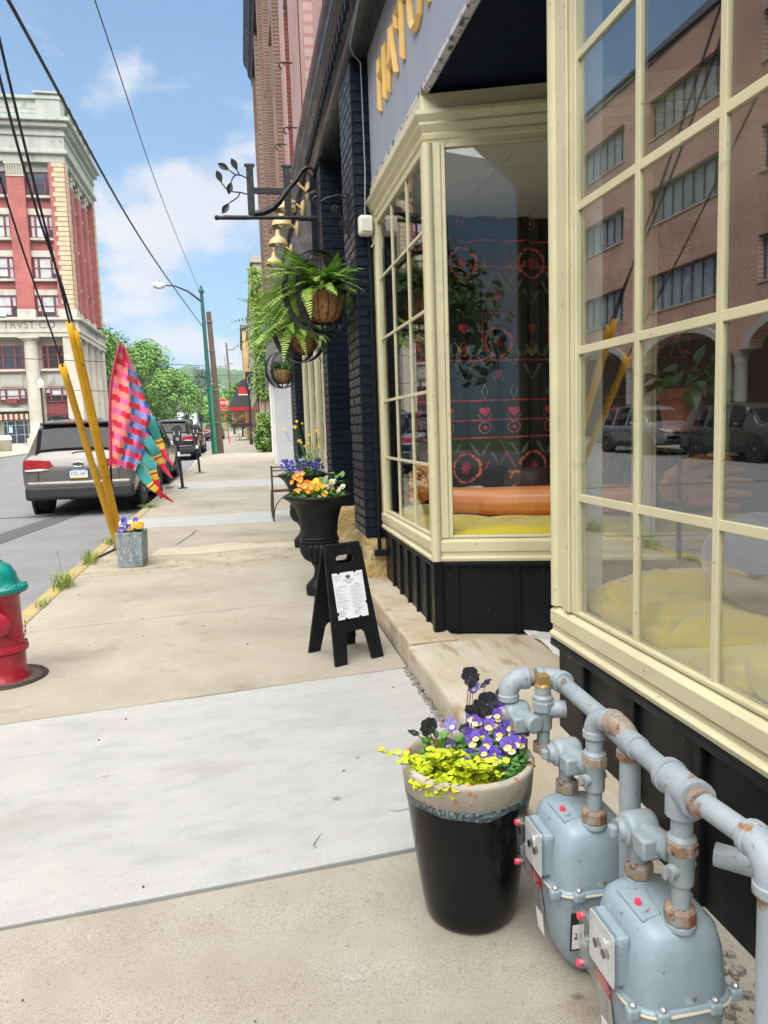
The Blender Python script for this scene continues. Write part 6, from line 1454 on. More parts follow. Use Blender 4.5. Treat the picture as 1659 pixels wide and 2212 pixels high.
def make_car(name, label, body, group, st=SUV, sc_=1.0, rear=True, front=False, plate=None, emblem=None, rails=True):
    c = thing(name, label, 'car', (0,0,0), 0, group)
    yy = []; sub = 5; S_ = []
    for i in range(len(st)-1):
        p0, p1, p2, p3 = st[max(0,i-1)], st[i], st[i+1], st[min(len(st)-1,i+2)]
        for k in range(sub):
            t = k/sub; S_.append([p1[j]+(p2[j]-p1[j])*t if j == 0 else .5*((2*p1[j])+(-p0[j]+p2[j])*t*.8*0+(p2[j]-p1[j])*2*(t*t*(3-2*t)*.35+t*.65)) for j in range(6)])
    S_.append(list(st[-1]))
    rings = []
    for s_ in S_:
        h = ring_half(*s_[1:]); full = [Vector((x,s_[0],z)) for x,z in h]+[Vector((-x,s_[0],z)) for x,z in h[-2:0:-1]]
        rings.append(full)
    n = len(rings[0])
    b = MB(); b.loft(rings, True); part('body', b, body, c, smooth=35)
    def cells(y0, y1, idx, off, name_, m_, jit=.0):
        mb = MB()
        sel = [i for i in range(len(S_)) if y0 <= S_[i][0] <= y1]
        for i in sel[:-1]:
            for k in idx:
                q = [rings[i][k],rings[i][(k+1)%n],rings[i+1][(k+1)%n],rings[i+1][k]]; nn = (q[1]-q[0]).cross(q[3]-q[0])
                if nn.length < 1e-9: continue
                ctr = (q[0]+q[2])/2; nn.normalize()
                if nn.dot(ctr-Vector((0,2.3,.8))) < 0: nn = -nn
                mb.add([p+nn*off for p in q], [(0,1,2,3)])
        bm = bmesh.new(); me = mb.mesh(name_, m_); bm.from_mesh(me); bmesh.ops.remove_doubles(bm, verts=bm.verts, dist=.012); bm.to_mesh(me); bm.free()
        me.polygons.foreach_set('use_smooth', [True]*len(me.polygons)); o = obj(name_, me, c); m2 = o.modifiers.new('s','SOLIDIFY'); m2.thickness = .006; m2.offset = -1; return o
    top = [9,10,11,12,13,14]; 
    rg = cells(.06,.215,top,.006,'rear_window',m_cglass)
    cells(3.02,3.66,top,.006,'windshield',m_cglass)
    for side in ([6,7,8],[n-9,n-8,n-7]):
        for (a_, b_) in ((.62,1.35),(1.42,2.28),(2.35,3.12)): cells(a_,b_,side,.006,'side_window',m_cglass)
    for sx_ in (-1,1):
        for ya in (.96,3.72):
            Mw = frame3((sx_*.80,ya,.355),(0,1,0),(0,0,1),(sx_,0,0)) if sx_ > 0 else frame3((sx_*.80,ya,.355),(0,-1,0),(0,0,1),(-1,0,0))
            w_ = obj('wheel', None, c)
            t_ = MB(); t_.lathe([(.22,-.11),(.33,-.115),(.35,-.10),(.357,-.06),(.357,.08),(.35,.12),(.33,.135),(.255,.14)], 36, Mw); part('tyre', t_, m_tyre, w_, smooth=40)
            t_ = MB(); t_.lathe([(.255,.128),(.25,.138),(.235,.142),(.225,.10),(.001,.095)], 30, Mw, cap=False)
            for k in range(5): t_.box((.12,0,.125),(.22,.055,.02),0,Mw @ Matrix.Rotation(k*1.2566,4,'Z'))
            t_.lathe([(.06,.09),(.055,.14),(.001,.142)], 14, Mw, cap=False); part('rim', t_, m_rimm, w_, smooth=40)
            t_ = MB(); t_.lathe([(.36,.148),(.43,.150),(.445,.140),(.445,.10),(.36,.10)], 36, Mw, cap=False); part('wheel_arch', t_, m_clad, c, smooth=40)
            t_ = MB(); t_.lathe([(.405,.10),(.405,.1345)], 30, Mw @ Matrix.Translation((0,0,.0))); part('arch_well', t_, m_ink, c)
        t_ = MB(); t_.bb(min(sx_*.80,sx_*.955),max(sx_*.80,sx_*.955),1.3,3.35,.24,.42); part('side_sill', t_, m_clad, c, bevel=.03)
        t_ = MB(); t_.box((sx_*1.02,3.0,1.06),(.20,.11,.14)); part('mirror', t_, body, c, bevel=.035, smooth=50)
        if rails: t_ = MB(); t_.tube([(sx_*.58,.7,1.70),(sx_*.58,.85,1.735),(sx_*.59,2.3,1.745),(sx_*.59,2.5,1.70)], .018, 8); part('roof_rail', t_, m_clad, c, smooth=60)
        for yd in (1.55,2.45): t_ = MB(); t_.box((sx_*.952,yd,.86),(.02,.18,.03)); part('door_handle', t_, m_chr, c, bevel=.008)
        # lights
        t_ = MB(); poly = [(.40,.875),(.46,.985),(.83,1.01),(.875,.97),(.87,.80),(.62,.79)]
        t_.prism([(p[0]*sx_,p[1]) for p in poly], .15, frame3((0,.142,0),(1,0,0),(0,0,1),(0,-1,0))); tl = part('tail_light', t_, m_tail, c, bevel=.012)
        t_ = MB(); t_.prism([(p[0]*sx_,p[1]) for p in ((.46,.83),(.60,.845),(.86,.83),(.86,.805),(.62,.805))], .004, frame3((0,-.021,0),(1,0,0),(0,0,1),(0,-1,0))); part('reverse_lens', t_, m_lens, tl)
        t_ = MB(); t_.prism([(p[0]*sx_,p[1]) for p in ((.46,.47),(.52,.53),(.80,.525),(.82,.46),(.76,.44),(.50,.44))], .05, frame3((0,.035,0),(1,0,0),(0,0,1),(0,-1,0))); rf = part('reflector_surround', t_, m_clad, c, bevel=.01)
        t_ = MB(); t_.prism([(p[0]*sx_,p[1]) for p in ((.52,.47),(.54,.51),(.76,.505),(.77,.47))], .008, frame3((0,-.016,0),(1,0,0),(0,0,1),(0,-1,0))); part('reflector', t_, m_tail, rf)
        if front:
            t_ = MB(); t_.prism([(p[0]*sx_,p[1]) for p in ((.42,.74),(.50,.80),(.84,.87),(.88,.83),(.80,.76))], .18, frame3((0,4.50,0),(1,0,0),(0,0,1),(0,1,0))); part('head_light', t_, m_lens, c, bevel=.012)
    t_ = MB(); t_.box((0,.07,.42),(1.78,.24,.24)); part('rear_bumper', t_, m_clad, c, bevel=.06, seg=4, smooth=60)
    t_ = MB(); t_.box((0,.06,.56),(1.74,.20,.13)); part('bumper_band', t_, body, c, bevel=.05, seg=4, smooth=60)
    t_ = MB(); t_.box((0,.26,1.605),(1.20,.24,.04)); sp_ = part('spoiler', t_, m_clad, c, bevel=.015); t_ = MB(); t_.box((0,.136,1.61),(.42,.01,.018)); part('brake_light', t_, m_tail, sp_)
    t_ = MB(); t_.tube([(-.1,.045,1.09),(.0,.055,1.11),(.28,.065,1.13)], .012, 6); part('rear_wiper', t_, m_ink, c)
    t_ = MB(); t_.tube([(.50,.0,.30),(.50,.25,.30)], .03, 10); part('exhaust', t_, m_chr, c)
    t_ = MB(); t_.bb(-.66,.66,-.008,.03,.60,.604); t_.bb(-.665,-.655,-.008,.03,.60,.80); t_.bb(.655,.665,-.008,.03,.60,.80); part('tailgate_seam', t_, m_ink, c)
    if plate is not None:
        t_ = MB(); t_.box((0,-.013,.74),(.325,.016,.165)); pl_ = part('number_plate', t_, m_pblue, c, bevel=.004)
        t_ = MB(); t_.box((0,-.0225,.735),(.290,.003,.11)); part('plate_face', t_, m_plate, pl_)
        t_ = MB(); t_.box((0,-.0225,.671),(.290,.003,.018)); part('plate_band', t_, m_yel, pl_)
        if plate: text('plate_text', plate, .095, m_pblue, pl_, T(0,-.0245,.735,R(90)) @ Matrix.Diagonal((.60,1,1,1)), .0006, bold=.001); text('plate_text', 'PENNSYLVANIA', .03, m_plate, pl_, T(0,-.0245,.803,R(90)), .0006)
    else:
        t_ = MB(); t_.box((0,-.013,.74),(.31,.014,.16)); part('number_plate', t_, m_plate, c, bevel=.004)
    if emblem:
        t_ = MB(); t_.lathe([(.085,0),(.085,.012),(.078,.014)], 28, frame3((0,-.002,.90),(1,0,0),(0,0,1),(0,-1,0)) @ Matrix.Diagonal((1,.5,1,1))); eb = part('emblem', t_, m_ink, c, smooth=40)
        t_ = MB(); t_.tube([(.083*math.cos(k*.314),-.016,.90+.042*math.sin(k*.314)) for k in range(20)], .006, 6, closed=True); part('emblem_ring', t_, m_chr, eb)
        text('emblem_text', emblem, .062, m_chr, eb, T(0,-.0175,.90,R(90)), .002)
    if front:
        t_ = MB(); t_.box((0,4.72,.72),(.95,.10,.12)); g_ = part('grille', t_, m_ink, c, bevel=.02); t_ = MB(); t_.box((0,4.775,.73),(.90,.02,.025)); part('grille_bar', t_, m_chr, g_)
        t_ = MB(); t_.box((0,4.66,.42),(1.55,.22,.20)); part('front_bumper', t_, m_clad, c, bevel=.05, smooth=50)
    c.scale = (sc_,sc_,sc_)
    return c
kia = make_car('parked_car', 'silver beige SUV parked nearest the camera with number plate KVD 1047', paint('silver_beige_paint', (.135,.129,.117)), 'cars parked along the street', plate='KVD-1047', emblem='KIA')
kia.location = (-2.78,13.55,gz(14.5)-.10)
GR = 'cars parked along the street'
c2 = make_car('parked_car', 'dark blue SUV parked just ahead of the silver one', paint('dark_blue_paint', (.022,.032,.055)), GR, front=True); c2.location = (-2.90,19.7,gz(21)-.10)
c3 = copy_tree(c2, None, 'black minivan with red tail lights, third in the parked row'); c3.location = (-2.98,33.5,gz(35)-.10); c3.scale = (1.06,1.06,1.06)
blk_p = paint('black_paint_car', (.012,.013,.015)); gry_p = paint('grey_green_paint', (.05,.058,.058)); slv_p = paint('blue_silver_paint', (.20,.22,.25)); red_p = paint('dark_red_paint', (.12,.012,.016)); wht_p = paint('white_car_paint', (.55,.56,.57))
def repaint(c, m_):
    for o in [x for x in bpy.data.objects if x.parent == c]:
        if o.type == 'MESH' and o.name.split('.')[0] in ('body','mirror','bumper_band'):
            o.data = o.data.copy(); o.data.materials[0] = m_
repaint(c3, blk_p)
def more(lab, x, y, rz, p, s_=1.0):
    c = copy_tree(c2, None, lab); c.location = (x,y,gz(y)-.10); c.rotation_euler = (0,0,rz); c.scale = (s_,)*3; repaint(c, p); return c
more('dark grey car ahead of the black minivan', -2.95,41.5,0,gry_p,.95)
more('dark red car far down the street behind the stop sign', -2.6,74,0,red_p,.98)
more('white car far down the street past the crossing', -2.7,82,0,wht_p,.95)
crv = more('dark grey green SUV across the street, mirrored in the near window', -12.25,21.7,math.pi,gry_p,.97)
slv = more('blue silver SUV across the street, mirrored left of the darker one', -12.25,27.4,math.pi,slv_p,1.0)
more('black car parked across the street nearest the arcade', -12.25,13.5,math.pi,blk_p,.97)
# ------------------------------------------------------------------ bank building
m_lime = mat('limestone', (.43,.40,.335), .85, c2=(.36,.335,.28), scale=.8, bump=.2, bscale=8, c3=(.25,.235,.20), s3=1.3, lo3=.60, hi3=.78, detail=8)
m_limeg = mat('grey_limestone', (.36,.36,.33), .9, c2=(.29,.29,.265), scale=.9, c3=(.18,.18,.165), s3=1.6, lo3=.60, hi3=.75, stretch=(1,1,.4), detail=8)
m_bbrick = brick_mat('bank_brick_front', (.33,.07,.06), (.27,.055,.05), (.34,.16,.14), plane='xz', w_=.32, h_=.115, ms=.014, bump=.2)
m_bbricks = brick_mat('bank_brick_side', (.33,.07,.06), (.27,.055,.05), (.34,.16,.14), plane='yz', w_=.32, h_=.115, ms=.014, bump=.2)
m_qb = mat('cream_quoin_brick', (.44,.375,.25), .85, c2=(.37,.31,.20), scale=3, bump=.3, bscale=30); m_rfr = mat('dark_red_frame', (.16,.022,.022), .6, c2=(.11,.016,.018), scale=2); m_blind = mat('white_blind', (.44,.45,.46), .8, c2=(.34,.34,.36), scale=2)
m_cop = mat('green_copper', (.22,.33,.28), .7)
bk = thing('bank_building', 'tall red brick and limestone bank building on the far left', 'building', (-15.05,78.0,gz(78)))
BX, BY, BZ = -15.05, 78.0, gz(78)
K = 1.22
def lz(z): return 1.4+(z-1.4)*K-BZ
def lx(x): return x*K-BX
def bpart(name, x0,x1,y0,y1,z0,z1, m_, bevel=0, parent=None):
    b = MB(); b.bb(x0,x1,y0,y1,z0,z1); return part(name, b, m_, parent or bk, bevel=bevel)
X1, X0, DP = 0.0, -15.0, 14.6
zt_, zl = lz(22.7), lz(10.83)
bpart('brick_wall', X0,X1-.9,.9,DP-.02,zl,zt_, m_bbrick)
bpart('brick_wall', X1-.901,X1-.9+.002,.9,DP-.02,zl,zt_, m_bbricks)
bpart('limestone_base', X0,X1-.9,.95,DP-.02,-.1,zl, m_lime)
# front brick piers and quoin corner
def quoins(x0, x1, y, side, n=30):
    h = (zt_-zl-.9)/n
    for k in range(n):
        z = zl+.9+h*k; w_ = 1.15 if k % 2 else .95
        if side == 'f': bpart('quoin', -.12-w_,-.10,-.06,.06,z+.02,z+h-.03,m_qb,.02)
        else: bpart('quoin', -.04,.05,.0+(.0),w_,z+.02,z+h-.03,m_qb,.02)
bpart('corner_pier', lx(-13.6),-.0001,.0,1.3,zl+.9,zt_,m_bbrick); bpart('corner_pier_side', -.0,.002,.0,1.3,zl+.9,zt_,m_bbricks)
quoins(0,0,0,'f'); quoins(0,0,0,'s')
bpart('pier_base', lx(-13.6)-.05,.06,-.10,1.4,zl,zl+.9,m_lime,.03)
for xa, xb in ((lx(-16.71),lx(-15.45)),(lx(-20.1),lx(-18.85)),(lx(-23.5),lx(-22.25))):
    bpart('brick_pier', xa,xb,.15,1.0,zl+.9,zt_-1.3,m_bbrick); bpart('pier_base', xa-.06,xb+.06,.06,1.0,zl,zl+.9,m_lime,.03)
    c_ = MB(); xm = (xa+xb)/2; hw_ = (xb-xa)/2
    c_.bb(xa-.03,xb+.03,.08,1.0,zt_-1.3,zt_-1.12); c_.bb(xa+.04,xb-.04,.12,1.0,zt_-1.12,zt_-.45); c_.bb(xa-.14,xb+.14,.0,1.0,zt_-.2,zt_-.002)
    for k in range(7): c_.tube([(xa+.1+k*(hw_*2-.2)/6,.10,zt_-1.1),(xa+.1+k*(hw_*2-.2)/6,.02,zt_-.5),(xa+.1+k*(hw_*2-.2)/6,-.06,zt_-.25)], .09, 6)
    part('capital', c_, m_lime, bk, smooth=50)
def bwindow(x0, x1, z0, z1, y, blind=.5, cols=(.22,.78), rail=.5, frame=.10, face='f', lower=None):
    w_ = obj('window', None, bk); 
    def tr(b):
        if face == 's': b.v = [(-v_[1]+0.0, v_[0], v_[2]) for v_ in b.v]
        return b
    b = MB(); b.bb(x0,x1,y+.10,y+.14,z0,z1); part('pane', tr(b), m_glassd, w_)
    b = MB(); b.bb(x0,x0+frame,y-.02,y+.12,z0,z1); b.bb(x1-frame,x1,y-.02,y+.12,z0,z1); b.bb(x0+frame,x1-frame,y-.018,y+.12,z0,z0+frame); b.bb(x0+frame,x1-frame,y-.018,y+.12,z1-frame,z1)
    for c_ in cols: xm = x0+(x1-x0)*c_; b.bb(xm-frame*.7,xm+frame*.7,y-.03,y+.12,z0+frame,z1-frame)
    b.bb(x0+frame,x1-frame,y+.03,y+.118,z0+(z1-z0)*rail-.04,z0+(z1-z0)*rail+.04); part('frame', tr(b), m_rfr, w_)
    if blind:
        cs = [0]+list(cols)+[1]; q = random.Random(int(x0*31+z0*7))
        for i in range(len(cs)-1):
            bl = min(1,max(.1,blind+q.uniform(-.25,.4))); b = MB(); b.bb(x0+(x1-x0)*cs[i]+frame,x0+(x1-x0)*cs[i+1]-frame*.6,y+.085,y+.095,z1-(z1-z0)*bl,z1-frame); part('blind', tr(b), m_blind, w_)
    return w_
bays = [(lx(-15.36),lx(-13.65)),(lx(-18.75),lx(-16.80)),(lx(-22.15),lx(-20.2))]
rows = [(20.24,22.1,None),(17.02,18.85,19.31),(13.89,15.65,16.12),(10.93,12.7,13.13)]
for bi, (xa, xb) in enumerate(bays):
    for ri, (z0, z1, zl2) in enumerate(rows):
        bwindow(xa,xb,lz(z0)+.1,lz(z1),.62,blind=(.0,.75,.95,.55)[ri])
        bpart('window_sill', xa-.15,xb+.15,.45,.95,lz(z0)-.12,lz(z0)+.1,m_lime,.02)
        if zl2: bpart('lintel', xa-.12,xb+.12,.55,.95,lz(z1)+.0,lz(zl2)+.02,m_lime,.02)
        else: bpart('lintel', xa-.12,xb+.12,.56,.95,lz(z1),zt_,m_limeg)
b = MB(); b.box((bays[1][0]+.9,.45,lz(10.93)+.45),(.85,.5,.6)); part('air_conditioner', b, m_white, bk, bevel=.03)
# entablature
def band(z0, z1, out, m_, name='cornice_band', bevel=.0):
    b = MB(); o_ = out
    b.add([(X0,-o_,z0),(o_,-o_,z0),(o_,DP,z0),(X0,DP,z0),(X0,-o_,z1),(o_,-o_,z1),(o_,DP,z1),(X0,DP,z1)], [(3,2,1,0),(4,5,6,7),(0,1,5,4),(1,2,6,5),(2,3,7,6),(3,0,4,7)]); return part(name, b, m_, bk, bevel=bevel)
band(zt_,lz(23.25),.02,m_limeg); band(lz(23.25)+.004,lz(23.58),.35,m_limeg,bevel=.08); band(lz(23.58)+.004,lz(24.59),.06,m_limeg); band(lz(24.59)+.004,lz(24.85),.22,m_limeg,bevel=.05); band(lz(24.85)+.004,lz(25.18),.12,m_limeg); band(lz(25.18)+.004,lz(25.55),.55,m_limeg,bevel=.1); band(lz(25.55)+.004,lz(25.78),.85,m_limeg,bevel=.06); band(lz(25.78)+.004,lz(25.86),.80,m_cop)
band(lz(25.86)+.004,lz(27.3),-.15,m_limeg,'parapet'); band(lz(27.3)+.004,lz(27.55),.12,m_limeg,bevel=.05)
for k in range(6):
    y_ = .3+k*2.7; bpart('parapet_pier', -.9,.10,y_,y_+1.0,lz(25.86)+.01,lz(27.7),m_limeg,.03); bpart('pier_cap', -1.0,.25,y_-.15,y_+1.15,lz(27.7)+.004,lz(27.86),m_limeg,.04)
bpart('parapet_pier', -2.2,-.02,-.02,.28,lz(25.86)+.02,lz(27.69),m_limeg,.03); bpart('pier_cap', -2.35,.22,-.22,.10,lz(27.7)+.006,lz(27.87),m_limeg,.04)
for xx in (-8.5,): bpart('parapet_pier', xx,xx+1.6,-.02,.28,lz(25.86)+.02,lz(27.69),m_limeg,.03); bpart('pier_cap', xx-.12,xx+1.72,-.22,.10,lz(27.7)+.006,lz(27.87),m_limeg,.04)
# stone block courses in the attic
q = random.Random(4)
for r_ in range(3):
    for k in range(9):
        x_ = -.3-1.55*k-(.7 if r_ % 2 else 0); z_ = lz(25.95)+.42*r_*1.0
        bpart('attic_block', x_-1.50,x_,.10,.148,z_,z_+.39,m_limeg,.01)
# side elevation: giant pilasters with capitals, recessed windows
for k, y_ in enumerate((3.3,6.7,10.1)):
    bpart('side_pilaster', -.9,-.25,y_,y_+1.25,zl+.9,zt_-1.3,m_bbricks); bpart('pier_base', -.9,-.18,y_-.06,y_+1.31,zl,zl+.9,m_lime,.03)
    c_ = MB(); c_.bb(-.9,-.22,y_+.02,y_+1.23,zt_-1.3,zt_-1.15); c_.bb(-.9,-.28,y_+.06,y_+1.19,zt_-1.15,zt_-.4); c_.bb(-.9,-.12,y_-.12,y_+1.37,zt_-.2,zt_-.002)
    for yy2 in (y_+.05,y_+1.2): c_.tube([(-.7,yy2,zt_-.55),(-.10,yy2,zt_-.55)], .22, 12)
    part('capital', c_, m_lime, bk, smooth=40)
bpart('end_pier', -.9,-.001,13.3,DP,zl+.9,zt_,m_bbricks)
h = (zt_-zl-.9)/30
for k in range(30): bpart('quoin', -.06,.05,DP-(1.1 if k % 2 else .8),DP+.02,zl+.9+h*k+.02,zl+.9+h*k+h-.03,m_qb,.02)
for y_ in (1.55,4.75,8.15,11.55):
    for z0, z1, zl2 in rows:
        bwindow(y_,y_+1.65,lz(z0)+.1,lz(z1),.62,.4,face='s'); b = MB(); b.bb(-.95,-.5,y_-.1,y_+1.75,lz(z0)-.12,lz(z0)+.1); part('window_sill', b, m_lime, bk)
# lower order: cornice, frieze with inscription, columns
band(zl-.004,lz(10.65),.45,m_limeg,bevel=.06); band(lz(10.0),lz(10.65)-.004,.10,m_lime,'frieze'); band(lz(9.73),lz(10.0)-.004,.22,m_lime,bevel=.04); band(lz(9.41),lz(9.73)-.004,.12,m_lime)
m_letter_shade = mat('letter_shade', (.17,.155,.13), .95)  # dark colour stands in for the shade of the inscription letters
text('inscription', 'COVNTY TRVST CO', 1.02, m_letter_shade, bk, T(lx(-13.95),-.107,lz(10.31),R(90)), .012, 'RIGHT', bold=.006)
text('inscription', 'COVNTY TRVST', .9, m_letter_shade, bk, T(.107,7.3,lz(10.31),R(90),0,R(90)), .012, 'CENTER')
zc = lz(9.41)
def column(x, y, r_, lab=None):
    c_ = MB(); c_.lathe([(r_*1.22,zc-.02),(r_*1.22,zc-.18),(r_*1.05,zc-.35),(r_*.86,zc-.42),(r_*.86,zc-.62),(r_*.92,zc-.66),(r_*.86,zc-.70),(r_*.90,zc-4),(r_*.96,2.4),(r_*1.0,1.2),(r_*1.15,1.1),(r_*1.18,.7)], 28, T(x,y,0)); part('column', c_, m_lime, bk, smooth=45)
    bpart('column_plinth', x-r_*1.25,x+r_*1.25,y-r_*1.25,y+r_*1.25,-.1,.7,m_lime,.03); bpart('abacus', x-r_*1.3,x+r_*1.3,y-r_*1.3,y+r_*1.3,zc-.16,zc+.0,m_lime)
column(lx(-16.02),.35,.70); column(lx(-19.5),.35,.70); column(lx(-22.9),.35,.70)
for y_ in (3.9,7.3,10.7): column(-.45,y_,.62)
bpart('corner_pier', lx(-13.55),-.02,.02,1.5,-.1,zc,m_lime,.03); bpart('end_pier', -1.2,-.02,13.2,DP-.03,-.1,zc,m_lime,.03)
bays2 = [(lx(-15.3),lx(-13.6)),(lx(-18.75),lx(-16.75)),(lx(-22.2),lx(-20.2))]
for bi, (xa, xb) in enumerate(bays2):
    bwindow(xa,xb,lz(6.87)+.1,lz(8.83),.62,0,cols=(.27,.72),rail=.58,frame=.13); bpart('window_sill', xa-.2,xb+.2,.45,.96,lz(6.87)-.12,lz(6.87)+.1,m_lime,.03)
    bpart('carved_panel', xa+.2,xb-.2,.84,.96,lz(5.59),lz(6.55),m_lime,.04); bpart('panel_field', xa+.32,xb-.32,.80,.90,lz(5.72),lz(6.42),m_limeg,.03)
    bwindow(xa,xb,lz(4.3),lz(5.45),.66,(.5 if bi == 0 else .9),cols=(.25,.75),rail=.48,frame=.10)
    if bi == 0: bpart('red_panel', xa,xb,.80,.95,lz(3.33),lz(4.3)-.01,m_rfr); bwindow(xa,xb,lz(1.6),lz(3.3),.7,0)
    if bi == 1:
        b = MB(); b.box(((xa+xb)/2,.5,lz(4.45)),(.9,.5,.5)); part('air_conditioner', b, m_rfr, bk, bevel=.03)
        bpart('entrance_cornice', xa-.3,xb+.3,.25,.95,lz(3.62),lz(3.9),m_limeg,.05); bpart('sign_band', xa-.1,xb+.1,.5,.95,lz(3.45),lz(3.62)-.004,m_ink)
        for k in range(11): bpart('awning_stripe', xa-.1+k*(xb-xa+.2)/11,xa-.1+(k+1)*(xb-xa+.2)/11-.01,.35,.95,lz(2.98),lz(3.42),m_rfr if k % 2 else m_qb)
        d_ = obj('entrance', None, bk); gl_ = MB(); gl_.bb(xa+.1,xb-.1,.80,.84,.1,lz(2.9)); part('door_glass', gl_, m_glassd, d_)
        fr_ = MB()
        for xx in (xa+.05,xa+.42,(xa+xb)/2-.04,xb-.5,xb-.13): fr_.bb(xx,xx+.08,.74,.82,.1,lz(2.9))
        for zz in (lz(2.5),1.05,lz(2.85)): fr_.bb(xa+.13,xb-.13,.745,.818,zz,zz+.07)
        part('door_frame', fr_, m_rimm, d_)
        b = MB(); b.bb(xa+.6,xa+.9,.72,.735,1.3,1.9); part('notice', b, mat('blue_notice', (.35,.55,.75), .6), d_)
    if bi == 2: bwindow(xa,xb,lz(1.2),lz(3.3),.7,.3)
for k in range(3): bpart('entrance_step', bays2[1][0]-.6+.1*k,bays2[1][1]+.6-.1*k,-.6+.25*k,.94,-.15+.13*k,-.02+.13*k,m_lime,.01)
# street furniture by the bank
def lamp_post(x, y, lab, h=4.6):
    l_ = thing('lamp_post', lab, 'street lamp', (x,y,gz(y)), group='acorn lamp posts')
    b = MB(); b.lathe([(.20,0),(.20,.3),(.12,.5),(.08,.7),(.06,h-.3),(.09,h-.15),(.05,h)], 12); part('post', b, m_iron, l_, smooth=40)
    b = MB(); b.lathe([(.09,h),(.20,h+.12),(.24,h+.35),(.20,h+.55),(.12,h+.66),(.03,h+.72),(.02,h+.85)], 16); part('globe', b, mat('lamp_globe', (.82,.83,.84), .3) if 'lamp_globe' not in MATS else MATS['lamp_globe'], l_, smooth=40)
    b = MB(); b.lathe([(.10,h-.05),(.11,h+.02)], 12); part('globe_ring', b, m_iron, l_)
    return l_
lamp_post(-14.75,61,'acorn lamp post standing in front of the bank')
for x, y, lab in ((-13.9,98,'acorn lamp post past the bank by the trees'),(-13.9,122,'distant acorn lamp post left of the parked cars'),(-13.9,140,'farthest acorn lamp post on the left pavement')): lamp_post(x, y, lab)
bin_ = thing('litter_bin', 'round pale concrete litter bin outside the bank', 'bin', (-16.85,58.2,gz(58.2)))
b = MB(); b.lathe([(.42,0),(.45,.05),(.46,.75),(.42,.78)], 20); part('drum', b, m_conc, bin_, smooth=40); b = MB(); b.lathe([(.47,.78),(.50,.82),(.48,1.0),(.40,1.12),(.30,1.13)], 20); part('lid', b, m_white, bin_, smooth=40)

# ------------------------------------------------------------------ opposite brick block with arcade (seen in the window reflections)
ob = thing('arcade_building', 'brown brick block with strip windows and an arcade, reflected in the near window', 'building', (-15.46,0,0))
m_ob = brick_mat('brown_brick', (.52,.235,.155), (.44,.185,.12), (.60,.50,.42), plane='yz', w_=.22, h_=.078, ms=.012, bump=.5)
m_obf = mat('grey_frame', (.10,.10,.10), .5); m_blg = mat('strip_glass', (.30,.34,.36), .10, spec=.8, c2=(.20,.23,.25), scale=.8)
def opart(name, x0,x1,y0,y1,z0,z1,m_,bevel=0,parent=None): b = MB(); b.bb(x0,x1,y0,y1,z0,z1); return part(name, b, m_, parent or ob, bevel=bevel)
Y0, Y1, PER = -11.95, 44.85, 7.1
zr_ = [(6.0,7.55),(9.65,11.15),(13.2,14.8)]
zb_ = [5.2]+[z for r_ in zr_ for z in r_]+[16.3]
for i in range(0, len(zb_), 2): opart('brick_band', -.5,0,Y0,Y1,zb_[i],zb_[i+1],m_ob)
nb_ = int((Y1-Y0)/PER)
for k in range(nb_):
    yp = 30.65-PER*6+PER*k-.0
    if yp+PER > Y1+.1 or yp < Y0: continue
    for (za, zb2) in zr_:
        opart('brick_pier', -.5,-.001,yp,yp+2.1,za,zb2,m_ob)
        w_ = obj('window', None, ob); opart('pane', -.34,-.30,yp+2.1,yp+PER,za,zb2,m_blg,0,w_)
        f_ = MB()
        for j in range(8): f_.bb(-.30,-.24,yp+2.1+j*5/7-.03,yp+2.1+j*5/7+.03,za,zb2)
        f_.bb(-.30,-.235,yp+2.1,yp+PER,za,za+.06); f_.bb(-.30,-.235,yp+2.1,yp+PER,zb2-.06,zb2); part('frame', f_, m_obf, w_)
        opart('sill', -.30,.05,yp+2.1,yp+PER,za-.08,za-.002,m_lime,0,w_)
opart('coping', -.6,.08,Y0,Y1,16.302,16.7,mat('coping_grey', (.12,.125,.14), .5))
m_arch = mat('pale_arch', (.42,.41,.38), .8)
for k in range(nb_):
    yc = 28.2-PER*6+PER*k
    if yc+3.55 > Y1+.2: continue
    a_ = [(yc+2.75*math.cos(R(t)),3.75+1.05*math.sin(R(t))) for t in range(180,-1,-12)]
    poly = [(yc-3.55,3.75)]+a_+[(yc+3.55,3.75),(yc+3.55,5.198),(yc-3.55,5.198)]
    b = MB(); b.prism(poly, .5, frame3((-.5,0,0),(0,1,0),(0,0,1),(1,0,0))); part('arch_wall', b, m_ob, ob)
    ring_ = a_+[(yc+3.05*math.cos(R(t)),3.75+1.35*math.sin(R(t))) for t in range(0,181,12)]
    b = MB(); b.prism(ring_, .10, frame3((.0,0,0),(0,1,0),(0,0,1),(1,0,0))); part('arch_trim', b, m_arch, ob)
    for dy in (-3.85,-3.1):
        b = MB(); b.lathe([(.30,.05),(.30,.25),(.24,.3),(.23,3.3),(.25,3.34),(.23,3.4),(.28,3.6),(.32,3.65),(.32,3.75)], 16, T(-.25,yc+dy+.3,0)); part('column', b, m_arch, ob, smooth=40)
opart('arcade_back', -3.6,-3.2,Y0,Y1,0,5.2,mat('arcade_dark_wall', (.16,.10,.075), .9)); opart('arcade_ceiling', -3.2,-.5,Y0,Y1,5.0,5.19,m_lime); opart('mass', -14,-.52,Y0+.05,Y1-.05,5.25,16.2,m_ob)  # back wall of the arcade in a darker brown
opart('arcade_floor', -3.2,.3,Y0,Y1,-.3,.12,m_conc)

